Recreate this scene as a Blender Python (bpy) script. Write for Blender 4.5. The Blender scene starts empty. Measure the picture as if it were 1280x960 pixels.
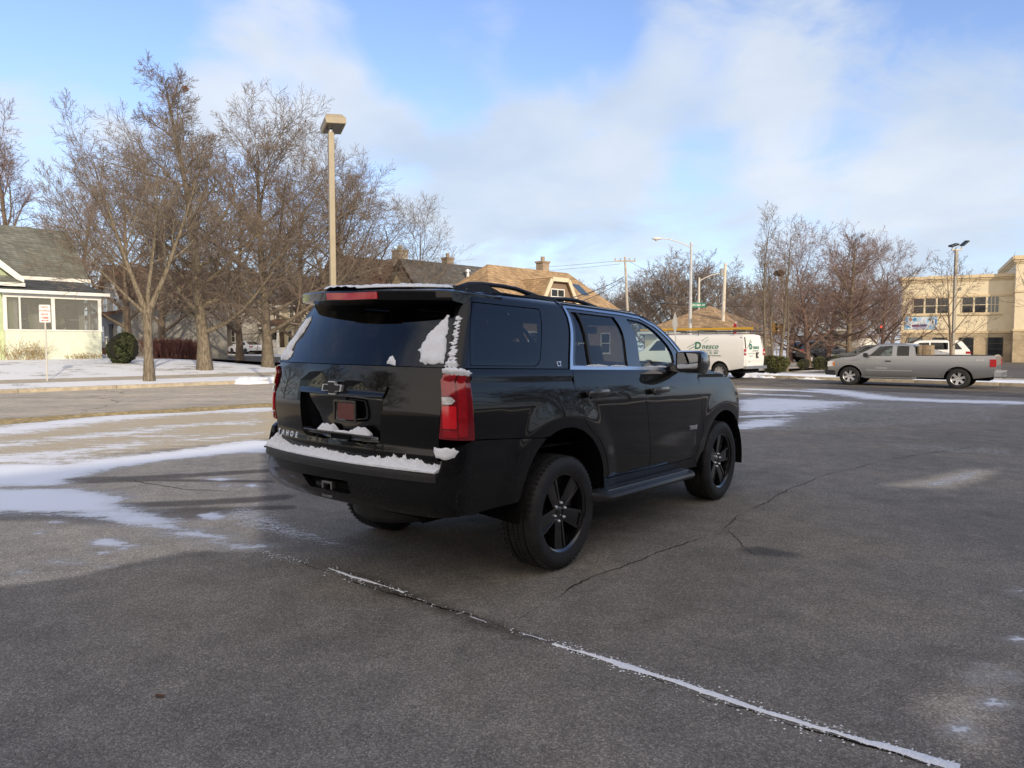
import bpy, bmesh, math, random
import numpy as np
from math import pi, sin, cos, tan, radians, sqrt, atan2
from mathutils import Vector, Matrix
from mathutils.geometry import delaunay_2d_cdt

SC = bpy.context.scene
COL = SC.collection
random.seed(11)
RNG = np.random.default_rng(11)
CAM_H, PITCH, FPX = 1.638, 0.0562, 881.8

# ------------------------------------------------------------------ object helpers
def tag(o, label=None, cat=None, group=None, kind=None):
    if label: o['label'] = label
    if cat: o['category'] = cat
    if group: o['group'] = group
    if kind: o['kind'] = kind
    return o

def empty(name, loc=(0, 0, 0), rz=0.0, label=None, cat=None, group=None):
    o = bpy.data.objects.new(name, None)
    COL.objects.link(o)
    o.location = loc
    o.rotation_euler = (0, 0, rz)
    return tag(o, label, cat, group)

def link(name, me, parent=None):
    o = bpy.data.objects.new(name, me)
    COL.objects.link(o)
    if parent is not None:
        o.parent = parent
    return o

def dup(o, parent=None, loc=None, rz=None, label=None, group=None):
    """a copy of a thing with copies of its parts and sub-parts"""
    c = o.copy()
    COL.objects.link(c)
    if parent is not None: c.parent = parent
    if loc is not None: c.location = loc
    if rz is not None: c.rotation_euler = (0, 0, rz)
    if label: c['label'] = label
    if group: c['group'] = group
    for ch in list(o.children):
        dup(ch, c)
    return c

def ground_pt(u, v, z=0.0):
    a = (u - 640) / FPX; b = (480 - v) / FPX
    d = (a, cos(PITCH) + b * sin(PITCH), b * cos(PITCH) - sin(PITCH))
    t = (z - CAM_H) / d[2]
    return (t * d[0], t * d[1])

def at(u, v, Y):
    a = (u - 640) / FPX; b = (480 - v) / FPX
    d = (a, cos(PITCH) + b * sin(PITCH), b * cos(PITCH) - sin(PITCH))
    t = Y / d[1]
    return Vector((t * d[0], Y, CAM_H + t * d[2]))

class MB:
    """collects shapes into one mesh; material slots by index"""
    def __init__(s):
        s.v = []; s.f = []; s.m = []; s.mi = 0; s.sm = []; s.smooth = False
    def add(s, vs, fs, M=None):
        b = len(s.v)
        if M is not None:
            vs = [tuple(M @ Vector(p)) for p in vs]
        s.v.extend([tuple(p) for p in vs])
        for f in fs:
            s.f.append(tuple(i + b for i in f)); s.m.append(s.mi); s.sm.append(s.smooth)
        return s
    def box(s, x0, x1, y0, y1, z0, z1, M=None):
        vs = [(x0, y0, z0), (x1, y0, z0), (x1, y1, z0), (x0, y1, z0), (x0, y0, z1), (x1, y0, z1), (x1, y1, z1), (x0, y1, z1)]
        fs = [(0, 3, 2, 1), (4, 5, 6, 7), (0, 1, 5, 4), (1, 2, 6, 5), (2, 3, 7, 6), (3, 0, 4, 7)]
        return s.add(vs, fs, M)
    def cbox(s, c, size, M=None):
        return s.box(c[0]-size[0]/2, c[0]+size[0]/2, c[1]-size[1]/2, c[1]+size[1]/2, c[2]-size[2]/2, c[2]+size[2]/2, M)
    def tube(s, pts, rad, n=8, caps=True, M=None):
        pts = [Vector(p) for p in pts]
        if not hasattr(rad, '__len__'): rad = [rad] * len(pts)
        vs = []; fs = []
        ref = None
        for i, p in enumerate(pts):
            t = (pts[min(i + 1, len(pts) - 1)] - pts[max(i - 1, 0)]).normalized()
            if ref is None or abs(ref.dot(t)) > .95:
                ref = Vector((0, 0, 1)) if abs(t.z) < .9 else Vector((1, 0, 0))
            a = t.cross(ref).normalized(); b = t.cross(a).normalized(); ref = -b.cross(t).cross(t) if False else ref
            for k in range(n):
                w = 2 * pi * k / n
                vs.append(p + a * (rad[i] * cos(w)) + b * (rad[i] * sin(w)))
        for i in range(len(pts) - 1):
            for k in range(n):
                k2 = (k + 1) % n
                fs.append((i * n + k, i * n + k2, (i + 1) * n + k2, (i + 1) * n + k))
        if caps:
            fs.append(tuple(range(n - 1, -1, -1)))
            fs.append(tuple(range((len(pts) - 1) * n, len(pts) * n)))
        return s.add(vs, fs, M)
    def prism(s, poly, d0, d1, axis='y', M=None):
        """2-D polygon swept along an axis: 'y' poly=(x,z); 'x' poly=(y,z); 'z' poly=(x,y)"""
        def P(p, d):
            return (p[0], d, p[1]) if axis == 'y' else ((d, p[0], p[1]) if axis == 'x' else (p[0], p[1], d))
        n = len(poly)
        vs = [P(p, d0) for p in poly] + [P(p, d1) for p in poly]
        fs = [tuple(range(n)), tuple(range(2 * n - 1, n - 1, -1))]
        for i in range(n):
            j = (i + 1) % n
            fs.append((i, i + n, j + n, j))
        return s.add(vs, fs, M)
    def lathe(s, prof, n=32, axis='y', M=None, close=False):
        """prof: (r, h) swept round the axis"""
        vs = []; fs = []
        m = len(prof)
        for k in range(n):
            w = 2 * pi * k / n
            for r, h in prof:
                if axis == 'y': vs.append((r * cos(w), h, r * sin(w)))
                elif axis == 'z': vs.append((r * cos(w), r * sin(w), h))
                else: vs.append((h, r * cos(w), r * sin(w)))
        for k in range(n):
            k2 = (k + 1) % n
            for i in range(m - 1 if not close else m):
                j = (i + 1) % m
                fs.append((k * m + i, k * m + j, k2 * m + j, k2 * m + i))
        return s.add(vs, fs, M)
    def quad(s, a, b, c, d, M=None):
        return s.add([a, b, c, d], [(0, 1, 2, 3)], M)
    def build(s, name, mats, parent=None, angle=None, fix=True, bevel=0.0):
        me = bpy.data.meshes.new(name)
        me.from_pydata(s.v, [], s.f)
        if not isinstance(mats, (list, tuple)): mats = [mats]
        for m in mats: me.materials.append(m)
        if len(mats) > 1: me.polygons.foreach_set('material_index', s.m)
        if fix:
            bm = bmesh.new(); bm.from_mesh(me)
            if bevel > 0:
                es = [e for e in bm.edges if len(e.link_faces) == 2 and e.calc_face_angle(0) > .6]
                bmesh.ops.bevel(bm, geom=es, offset=bevel, segments=2, affect='EDGES', profile=.6, clamp_overlap=True)
            bmesh.ops.recalc_face_normals(bm, faces=bm.faces)
            bm.to_mesh(me); bm.free()
        if angle is not None:
            me.polygons.foreach_set('use_smooth', [True] * len(me.polygons))
            me.set_sharp_from_angle(angle=radians(angle))
        elif any(s.sm) and bevel == 0:
            me.polygons.foreach_set('use_smooth', s.sm)
        me.update()
        return link(name, me, parent)

def raw_obj(name, V, F, mat, parent=None, smooth=False):
    me = bpy.data.meshes.new(name)
    V = np.asarray(V, dtype=np.float32); F = np.asarray(F, dtype=np.int32)
    k = F.shape[1]
    me.vertices.add(len(V)); me.vertices.foreach_set('co', V.ravel())
    me.loops.add(F.size); me.loops.foreach_set('vertex_index', F.ravel())
    me.polygons.add(len(F))
    me.polygons.foreach_set('loop_start', np.arange(0, F.size, k, dtype=np.int32))
    if smooth: me.polygons.foreach_set('use_smooth', np.ones(len(F), dtype=bool))
    me.update(calc_edges=True)
    me.materials.append(mat)
    return link(name, me, parent)

def text_mesh(name, body, size, mat, parent=None, M=None, extrude=.002, align='CENTER', shear=0.0, bold=0.0, spacing=1.0):
    """lettering as a mesh: text in its own XY plane, moved by M"""
    cu = bpy.data.curves.new('lettering', 'FONT')
    cu.body = body; cu.size = size; cu.extrude = extrude; cu.align_x = align; cu.align_y = 'CENTER'
    cu.shear = shear; cu.offset = bold; cu.space_character = spacing; cu.resolution_u = 3
    o = bpy.data.objects.new('lettering', cu)
    COL.objects.link(o)
    dg = bpy.context.evaluated_depsgraph_get()
    me = bpy.data.meshes.new_from_object(o.evaluated_get(dg))
    bpy.data.objects.remove(o); bpy.data.curves.remove(cu)
    if M is not None: me.transform(M)
    me.materials.clear(); me.materials.append(mat)
    return link(name, me, parent)

def frame_matrix(origin, xdir, ydir):
    x = Vector(xdir).normalized(); y = Vector(ydir).normalized(); z = x.cross(y).normalized(); y = z.cross(x)
    return Matrix(((x.x, y.x, z.x, origin[0]), (x.y, y.y, z.y, origin[1]), (x.z, y.z, z.z, origin[2]), (0, 0, 0, 1)))

# ------------------------------------------------------------------ materials
MATS = {}
def nodes_of(name):
    m = bpy.data.materials.new(name); m.use_nodes = True
    nt = m.node_tree
    b = nt.nodes.get('Principled BSDF')
    return m, nt, b

def N(nt, typ, **kw):
    n = nt.nodes.new(typ)
    for k, v in kw.items():
        if k.startswith('i_'):
            key = k[2:]
            n.inputs[int(key) if key.isdigit() else key.replace('_', ' ')].default_value = v
        else:
            setattr(n, k, v)
    return n

def ramp(nt, stops, interp='LINEAR'):
    r = nt.nodes.new('ShaderNodeValToRGB')
    r.color_ramp.interpolation = interp
    e = r.color_ramp.elements
    while len(e) < len(stops): e.new(.5)
    for i, (p, c) in enumerate(stops):
        e[i].position = p
        e[i].color = (c[0], c[1], c[2], 1) if hasattr(c, '__len__') else (c, c, c, 1)
    return r

def simple(name, col, rough=.6, metal=0.0, var=.0, scale=8.0, bump=0.0, coat=0.0, spec=.5, bscale=None, dist=.01):
    if name in MATS: return MATS[name]
    m, nt, b = nodes_of(name)
    b.inputs['Roughness'].default_value = rough
    b.inputs['Metallic'].default_value = metal
    b.inputs['Coat Weight'].default_value = coat
    b.inputs['Coat Roughness'].default_value = .03
    b.inputs['Specular IOR Level'].default_value = spec
    L = nt.links
    if var > 0 or bump > 0:
        tc = N(nt, 'ShaderNodeTexCoord')
        no = N(nt, 'ShaderNodeTexNoise', i_Scale=scale, i_Detail=5.0, i_Roughness=.6)
        L.new(tc.outputs['Object'], no.inputs['Vector'])
        lo = [max(0, c * (1 - var)) for c in col]; hi = [min(1, c * (1 + var)) for c in col]
        r = ramp(nt, [(.3, lo), (.7, hi)])
        L.new(no.outputs['Fac'], r.inputs['Fac'])
        L.new(r.outputs['Color'], b.inputs['Base Color'])
        if bump > 0:
            n2 = N(nt, 'ShaderNodeTexNoise', i_Scale=bscale or scale * 4, i_Detail=4.0)
            L.new(tc.outputs['Object'], n2.inputs['Vector'])
            bp = N(nt, 'ShaderNodeBump', i_Strength=bump, i_Distance=dist)
            L.new(n2.outputs['Fac'], bp.inputs['Height'])
            L.new(bp.outputs['Normal'], b.inputs['Normal'])
    else:
        b.inputs['Base Color'].default_value = (*col, 1)
    MATS[name] = m
    return m

def glass_mat(name, tint, gloss=1.0, rough=0.0):
    if name in MATS: return MATS[name]
    m, nt, b = nodes_of(name)
    nt.nodes.remove(b)
    out = nt.nodes['Material Output']; L = nt.links
    tr = N(nt, 'ShaderNodeBsdfTransparent'); tr.inputs['Color'].default_value = (*tint, 1)
    gl = N(nt, 'ShaderNodeBsdfGlossy'); gl.inputs['Roughness'].default_value = rough
    gl.inputs['Color'].default_value = (gloss, gloss, gloss, 1)
    lw = N(nt, 'ShaderNodeLayerWeight', i_Blend=.5)
    pw = N(nt, 'ShaderNodeMath', operation='POWER', i_1=5.0); L.new(lw.outputs['Facing'], pw.inputs[0])
    fr = N(nt, 'ShaderNodeMath', operation='MULTIPLY_ADD', i_1=.94, i_2=.055); L.new(pw.outputs[0], fr.inputs[0])
    mx = N(nt, 'ShaderNodeMixShader')
    L.new(fr.outputs[0], mx.inputs[0]); L.new(tr.outputs[0], mx.inputs[1]); L.new(gl.outputs[0], mx.inputs[2])
    L.new(mx.outputs[0], out.inputs['Surface'])
    MATS[name] = m
    return m

def stripe_mat(name, col, period, axis='Z', dark=.72, width=.12, rough=.6, bump=.6, var=.08):
    """boards, shingle courses: thin darker grooves every period metres along an object axis"""
    if name in MATS: return MATS[name]
    m, nt, b = nodes_of(name); L = nt.links
    b.inputs['Roughness'].default_value = rough
    tc = N(nt, 'ShaderNodeTexCoord'); sx = N(nt, 'ShaderNodeSeparateXYZ')
    L.new(tc.outputs['Object'], sx.inputs[0])
    dv = N(nt, 'ShaderNodeMath', operation='DIVIDE', i_1=period); L.new(sx.outputs[axis], dv.inputs[0])
    fr = N(nt, 'ShaderNodeMath', operation='FRACT'); L.new(dv.outputs[0], fr.inputs[0])
    r = ramp(nt, [(0, dark), (width, 1.0), (1, 1.0)]); L.new(fr.outputs[0], r.inputs['Fac'])
    no = N(nt, 'ShaderNodeTexNoise', i_Scale=3.0, i_Detail=6.0); L.new(tc.outputs['Object'], no.inputs['Vector'])
    r2 = ramp(nt, [(.3, [c * (1 - var) for c in col]), (.7, [min(1, c * (1 + var)) for c in col])])
    L.new(no.outputs['Fac'], r2.inputs['Fac'])
    mx = N(nt, 'ShaderNodeMix', data_type='RGBA', blend_type='MULTIPLY'); mx.inputs[0].default_value = 1
    L.new(r2.outputs[0], mx.inputs[6]); L.new(r.outputs[0], mx.inputs[7])
    L.new(mx.outputs[2], b.inputs['Base Color'])
    bp = N(nt, 'ShaderNodeBump', i_Strength=bump, i_Distance=.02); L.new(fr.outputs[0], bp.inputs['Height'])
    L.new(bp.outputs['Normal'], b.inputs['Normal'])
    MATS[name] = m
    return m

def brick_mat(name, c1, c2, mortar, scale=1.0, bw=.22, bh=.075, rough=.85, plane='XZ', ms=.012):
    if name in MATS: return MATS[name]
    m, nt, b = nodes_of(name); L = nt.links
    b.inputs['Roughness'].default_value = rough
    tc = N(nt, 'ShaderNodeTexCoord'); sx = N(nt, 'ShaderNodeSeparateXYZ'); cb = N(nt, 'ShaderNodeCombineXYZ')
    L.new(tc.outputs['Object'], sx.inputs[0])
    ad = N(nt, 'ShaderNodeMath', operation='ADD'); L.new(sx.outputs['X'], ad.inputs[0]); L.new(sx.outputs['Y'], ad.inputs[1])
    L.new(ad.outputs[0], cb.inputs[0]); L.new(sx.outputs['Z'], cb.inputs[1])
    br = N(nt, 'ShaderNodeTexBrick', i_Scale=1.0)
    br.inputs['Color1'].default_value = (*c1, 1); br.inputs['Color2'].default_value = (*c2, 1); br.inputs['Mortar'].default_value = (*mortar, 1)
    br.inputs['Brick Width'].default_value = bw * scale; br.inputs['Row Height'].default_value = bh * scale
    br.inputs['Mortar Size'].default_value = ms; br.inputs['Bias'].default_value = 0
    L.new(cb.outputs[0], br.inputs['Vector'])
    no = N(nt, 'ShaderNodeTexNoise', i_Scale=.8, i_Detail=6.0); L.new(tc.outputs['Object'], no.inputs['Vector'])
    r2 = ramp(nt, [(.35, .75), (.65, 1.1)]); L.new(no.outputs['Fac'], r2.inputs['Fac'])
    mx = N(nt, 'ShaderNodeMix', data_type='RGBA', blend_type='MULTIPLY'); mx.inputs[0].default_value = 1
    L.new(br.outputs['Color'], mx.inputs[6]); L.new(r2.outputs[0], mx.inputs[7])
    L.new(mx.outputs[2], b.inputs['Base Color'])
    bp = N(nt, 'ShaderNodeBump', i_Strength=.5, i_Distance=.01); bp.invert = True
    L.new(br.outputs['Fac'], bp.inputs['Height']); L.new(bp.outputs['Normal'], b.inputs['Normal'])
    MATS[name] = m
    return m

def shingle_mat(name, col, var=.35, course=.14):
    """asphalt shingles: courses along the object's Z height with staggered tabs of varied tone"""
    if name in MATS: return MATS[name]
    m, nt, b = nodes_of(name); L = nt.links
    b.inputs['Roughness'].default_value = .95
    b.inputs['Specular IOR Level'].default_value = .2
    tc = N(nt, 'ShaderNodeTexCoord'); sx = N(nt, 'ShaderNodeSeparateXYZ'); cb = N(nt, 'ShaderNodeCombineXYZ')
    L.new(tc.outputs['Object'], sx.inputs[0])
    ad = N(nt, 'ShaderNodeMath', operation='ADD'); L.new(sx.outputs['X'], ad.inputs[0]); L.new(sx.outputs['Y'], ad.inputs[1])
    L.new(ad.outputs[0], cb.inputs[0]); L.new(sx.outputs['Z'], cb.inputs[1])
    br = N(nt, 'ShaderNodeTexBrick', i_Scale=1.0)
    lo = [c * (1 - var) for c in col]; hi = [c * (1 + var) for c in col]
    br.inputs['Color1'].default_value = (*lo, 1); br.inputs['Color2'].default_value = (*hi, 1); br.inputs['Mortar'].default_value = (*[c * .45 for c in col], 1)
    br.inputs['Brick Width'].default_value = .32; br.inputs['Row Height'].default_value = course
    br.inputs['Mortar Size'].default_value = .008
    L.new(cb.outputs[0], br.inputs['Vector'])
    no = N(nt, 'ShaderNodeTexNoise', i_Scale=1.2, i_Detail=8.0, i_Roughness=.7); L.new(tc.outputs['Object'], no.inputs['Vector'])
    r2 = ramp(nt, [(.3, .7), (.7, 1.15)]); L.new(no.outputs['Fac'], r2.inputs['Fac'])
    mx = N(nt, 'ShaderNodeMix', data_type='RGBA', blend_type='MULTIPLY'); mx.inputs[0].default_value = 1
    L.new(br.outputs['Color'], mx.inputs[6]); L.new(r2.outputs[0], mx.inputs[7])
    L.new(mx.outputs[2], b.inputs['Base Color'])
    bp = N(nt, 'ShaderNodeBump', i_Strength=.4, i_Distance=.02); bp.invert = True
    L.new(br.outputs['Fac'], bp.inputs['Height']); L.new(bp.outputs['Normal'], b.inputs['Normal'])
    MATS[name] = m
    return m

def bark_mat(name, col, scale=6.0, var=.35):
    if name in MATS: return MATS[name]
    m, nt, b = nodes_of(name); L = nt.links
    b.inputs['Roughness'].default_value = .95; b.inputs['Specular IOR Level'].default_value = .1
    tc = N(nt, 'ShaderNodeTexCoord'); mp = N(nt, 'ShaderNodeMapping'); mp.inputs['Scale'].default_value = (1, 1, .22)
    L.new(tc.outputs['Object'], mp.inputs['Vector'])
    no = N(nt, 'ShaderNodeTexNoise', i_Scale=scale * 3, i_Detail=6.0, i_Roughness=.65); L.new(mp.outputs[0], no.inputs['Vector'])
    r = ramp(nt, [(.3, [c * (1 - var) for c in col]), (.68, [c * (1 + var) for c in col])])
    L.new(no.outputs['Fac'], r.inputs['Fac']); L.new(r.outputs[0], b.inputs['Base Color'])
    bp = N(nt, 'ShaderNodeBump', i_Strength=.9, i_Distance=.05); L.new(no.outputs['Fac'], bp.inputs['Height'])
    L.new(bp.outputs['Normal'], b.inputs['Normal'])
    MATS[name] = m
    return m

# ------------------------------------------------------------------ camera
cd = bpy.data.cameras.new('camera')
cam = bpy.data.objects.new('camera', cd)
COL.objects.link(cam)
cam.location = (0, 0, CAM_H)
cam.rotation_euler = (pi / 2 - PITCH, 0, 0)
cd.sensor_width = 36; cd.lens = FPX / 1280 * 36
cd.clip_start = .05; cd.clip_end = 3000
SC.camera = cam

# ------------------------------------------------------------------ light
SUN_EL, SUN_AZ = radians(19), radians(154)          # azimuth clockwise from +Y
sd = Vector((sin(SUN_AZ) * cos(SUN_EL), cos(SUN_AZ) * cos(SUN_EL), sin(SUN_EL)))
ld = bpy.data.lights.new('sun', 'SUN'); ld.energy = 2.6; ld.angle = radians(.53); ld.color = (1, .86, .66)
lo = bpy.data.objects.new('sun', ld); COL.objects.link(lo)
lo.rotation_euler = (-sd).to_track_quat('-Z', 'Y').to_euler()

def pix_dir(u, v):
    a = (u - 640) / FPX; b = (480 - v) / FPX
    return Vector((a, cos(PITCH) + b * sin(PITCH), b * cos(PITCH) - sin(PITCH))).normalized()

w = bpy.data.worlds.new('World'); SC.world = w; w.use_nodes = True
nt = w.node_tree; L = nt.links
bg = nt.nodes['Background']
SKY_STR = .15
bg.inputs['Strength'].default_value = SKY_STR
sky = N(nt, 'ShaderNodeTexSky', sky_type='NISHITA', sun_disc=False)
sky.sun_elevation = SUN_EL; sky.sun_rotation = SUN_AZ
sky.air_density = 1.0; sky.dust_density = .6; sky.ozone_density = 1.3
tc = N(nt, 'ShaderNodeTexCoord'); sx = N(nt, 'ShaderNodeSeparateXYZ')
L.new(tc.outputs['Generated'], sx.inputs[0])
# clouds: a flat layer seen in perspective (direction / height), wispy noise plus a few broad banks
zz = N(nt, 'ShaderNodeMath', operation='MAXIMUM', i_1=0.0); L.new(sx.outputs['Z'], zz.inputs[0])
za = N(nt, 'ShaderNodeMath', operation='ADD', i_1=.28); L.new(zz.outputs[0], za.inputs[0])
dv = N(nt, 'ShaderNodeVectorMath', operation='DIVIDE'); L.new(tc.outputs['Generated'], dv.inputs[0])
cbz = N(nt, 'ShaderNodeCombineXYZ')
for k in range(3): L.new(za.outputs[0], cbz.inputs[k])
L.new(cbz.outputs[0], dv.inputs[1])
n1 = N(nt, 'ShaderNodeTexNoise', i_Scale=3.1, i_Detail=10.0, i_Roughness=.58, i_Distortion=.5)
L.new(dv.outputs[0], n1.inputs['Vector'])
def mth(op, a, b):
    m = N(nt, 'ShaderNodeMath', operation=op)
    for i, x in enumerate((a, b)):
        if hasattr(x, 'bl_idname') or hasattr(x, 'is_output'): L.new(x, m.inputs[i])
        else: m.inputs[i].default_value = x
    return m.outputs[0]
acc = mth('MULTIPLY', n1.outputs['Fac'], 1.25)
BANKS = [(350, 95, 9, .42), (255, 80, 5, .12), (600, 205, 9, .40), (730, 185, 8, .34), (870, 215, 10, .20), (930, 45, 9, .26), (1010, 60, 6, .12), (790, 130, 6, .16), (1080, 230, 13, .24),
         (60, 165, 7, .36), (200, 140, 6, .24), (440, 170, 6, .26), (640, 300, 12, .30), (1200, 300, 10, .18), (600, 40, 5, .14), (480, 130, 5, .10),
         (80, 40, 8, -.34), (200, 20, 7, -.2), (520, 40, 6, -.10), (560, 130, 4, -.22), (720, 60, 6, -.28), (620, 90, 5, -.12), (1200, 50, 9, -.06), (1150, 150, 8, .12), (1230, 200, 9, .16)]
for (u, v, deg, amp) in BANKS:
    d = pix_dir(u, v)
    dp = N(nt, 'ShaderNodeVectorMath', operation='DOT_PRODUCT'); L.new(tc.outputs['Generated'], dp.inputs[0]); dp.inputs[1].default_value = d
    mr = N(nt, 'ShaderNodeMapRange', interpolation_type='SMOOTHSTEP')
    mr.inputs[1].default_value = cos(radians(deg)); mr.inputs[2].default_value = cos(radians(deg * .15)); mr.inputs[3].default_value = 0; mr.inputs[4].default_value = amp
    L.new(dp.outputs['Value'], mr.inputs[0])
    acc = mth('ADD', acc, mr.outputs[0])
bh = N(nt, 'ShaderNodeMapRange'); bh.inputs[1].default_value = .1; bh.inputs[2].default_value = -.5; bh.inputs[3].default_value = 0; bh.inputs[4].default_value = .75; L.new(sx.outputs['Y'], bh.inputs[0]); acc = mth('ADD', acc, bh.outputs[0])      # unseen cloud added behind the camera to brighten the shade
cov = N(nt, 'ShaderNodeMapRange', interpolation_type='SMOOTHSTEP')
cov.inputs[1].default_value = .60; cov.inputs[2].default_value = 1.12; cov.inputs[3].default_value = 0; cov.inputs[4].default_value = .90
L.new(acc, cov.inputs[0])
# a pale veil towards the horizon
hz = N(nt, 'ShaderNodeMapRange'); hz.inputs[1].default_value = .34; hz.inputs[2].default_value = 0; hz.inputs[3].default_value = 0; hz.inputs[4].default_value = .60
L.new(sx.outputs['Z'], hz.inputs[0])
n2 = N(nt, 'ShaderNodeTexNoise', i_Scale=1.7, i_Detail=5.0); L.new(dv.outputs[0], n2.inputs['Vector'])
ccol = ramp(nt, [(.35, (.52, .62, .76)), (.65, (.74, .79, .86))]); L.new(n2.outputs['Fac'], ccol.inputs['Fac'])
wm = N(nt, 'ShaderNodeMix', data_type='RGBA'); L.new(bh.outputs[0], wm.inputs[0]); L.new(ccol.outputs[0], wm.inputs[6]); wm.inputs[7].default_value = (1.45, 1.22, .98, 1)   # the added cloud is bright and warm, a neutral fill for the shade
csc = N(nt, 'ShaderNodeVectorMath', operation='SCALE'); csc.inputs['Scale'].default_value = .80 / SKY_STR; L.new(wm.outputs[2], csc.inputs[0])
hcol = N(nt, 'ShaderNodeRGB'); hcol.outputs[0].default_value = (.37 / SKY_STR, .49 / SKY_STR, .68 / SKY_STR, 1)
SKYGAIN = N(nt, 'ShaderNodeVectorMath', operation='MULTIPLY'); SKYGAIN.inputs[1].default_value = (1.02, 1.02, 1.22); L.new(sky.outputs[0], SKYGAIN.inputs[0])
mxh = N(nt, 'ShaderNodeMix', data_type='RGBA'); L.new(hz.outputs[0], mxh.inputs[0]); L.new(SKYGAIN.outputs[0], mxh.inputs[6]); L.new(hcol.outputs[0], mxh.inputs[7])
mxc = N(nt, 'ShaderNodeMix', data_type='RGBA'); L.new(cov.outputs[0], mxc.inputs[0]); L.new(mxh.outputs[2], mxc.inputs[6]); L.new(csc.outputs[0], mxc.inputs[7])
L.new(mxc.outputs[2], bg.inputs['Color'])

vs = SC.view_settings
vs.view_transform = 'Standard'; vs.look = 'None'; vs.gamma = 1; vs.use_curve_mapping = False; vs.exposure = .47
SC.cycles.max_bounces = 6; SC.cycles.transparent_max_bounces = 24; SC.cycles.glossy_bounces = 4; SC.cycles.diffuse_bounces = 3
SC.cycles.caustics_reflective = False; SC.cycles.caustics_refractive = False
SC.cycles.use_denoising = True
try: SC.cycles.denoiser = 'OPENIMAGEDENOISE'
except Exception: pass
# ------------------------------------------------------------------ smooth curves and wrapped sheet metal
def pchip(xs, ys):
    xs = np.array(xs, float); ys = np.array(ys, float)
    h = np.diff(xs); d = np.diff(ys) / h
    m = np.zeros_like(xs); m[0] = d[0]; m[-1] = d[-1]
    for i in range(1, len(xs) - 1):
        if d[i - 1] * d[i] > 0:
            w1 = 2 * h[i] + h[i - 1]; w2 = h[i] + 2 * h[i - 1]
            m[i] = (w1 + w2) / (w1 / d[i - 1] + w2 / d[i])
    def f(x):
        x = np.clip(np.asarray(x, float), xs[0], xs[-1])
        i = np.clip(np.searchsorted(xs, x, side='right') - 1, 0, len(xs) - 2)
        t = (x - xs[i]) / h[i]
        return ((1 + 2 * t) * (1 - t) ** 2 * ys[i] + t * (1 - t) ** 2 * h[i] * m[i] + t * t * (3 - 2 * t) * ys[i + 1] + t * t * (t - 1) * h[i] * m[i + 1])
    return f

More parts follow.
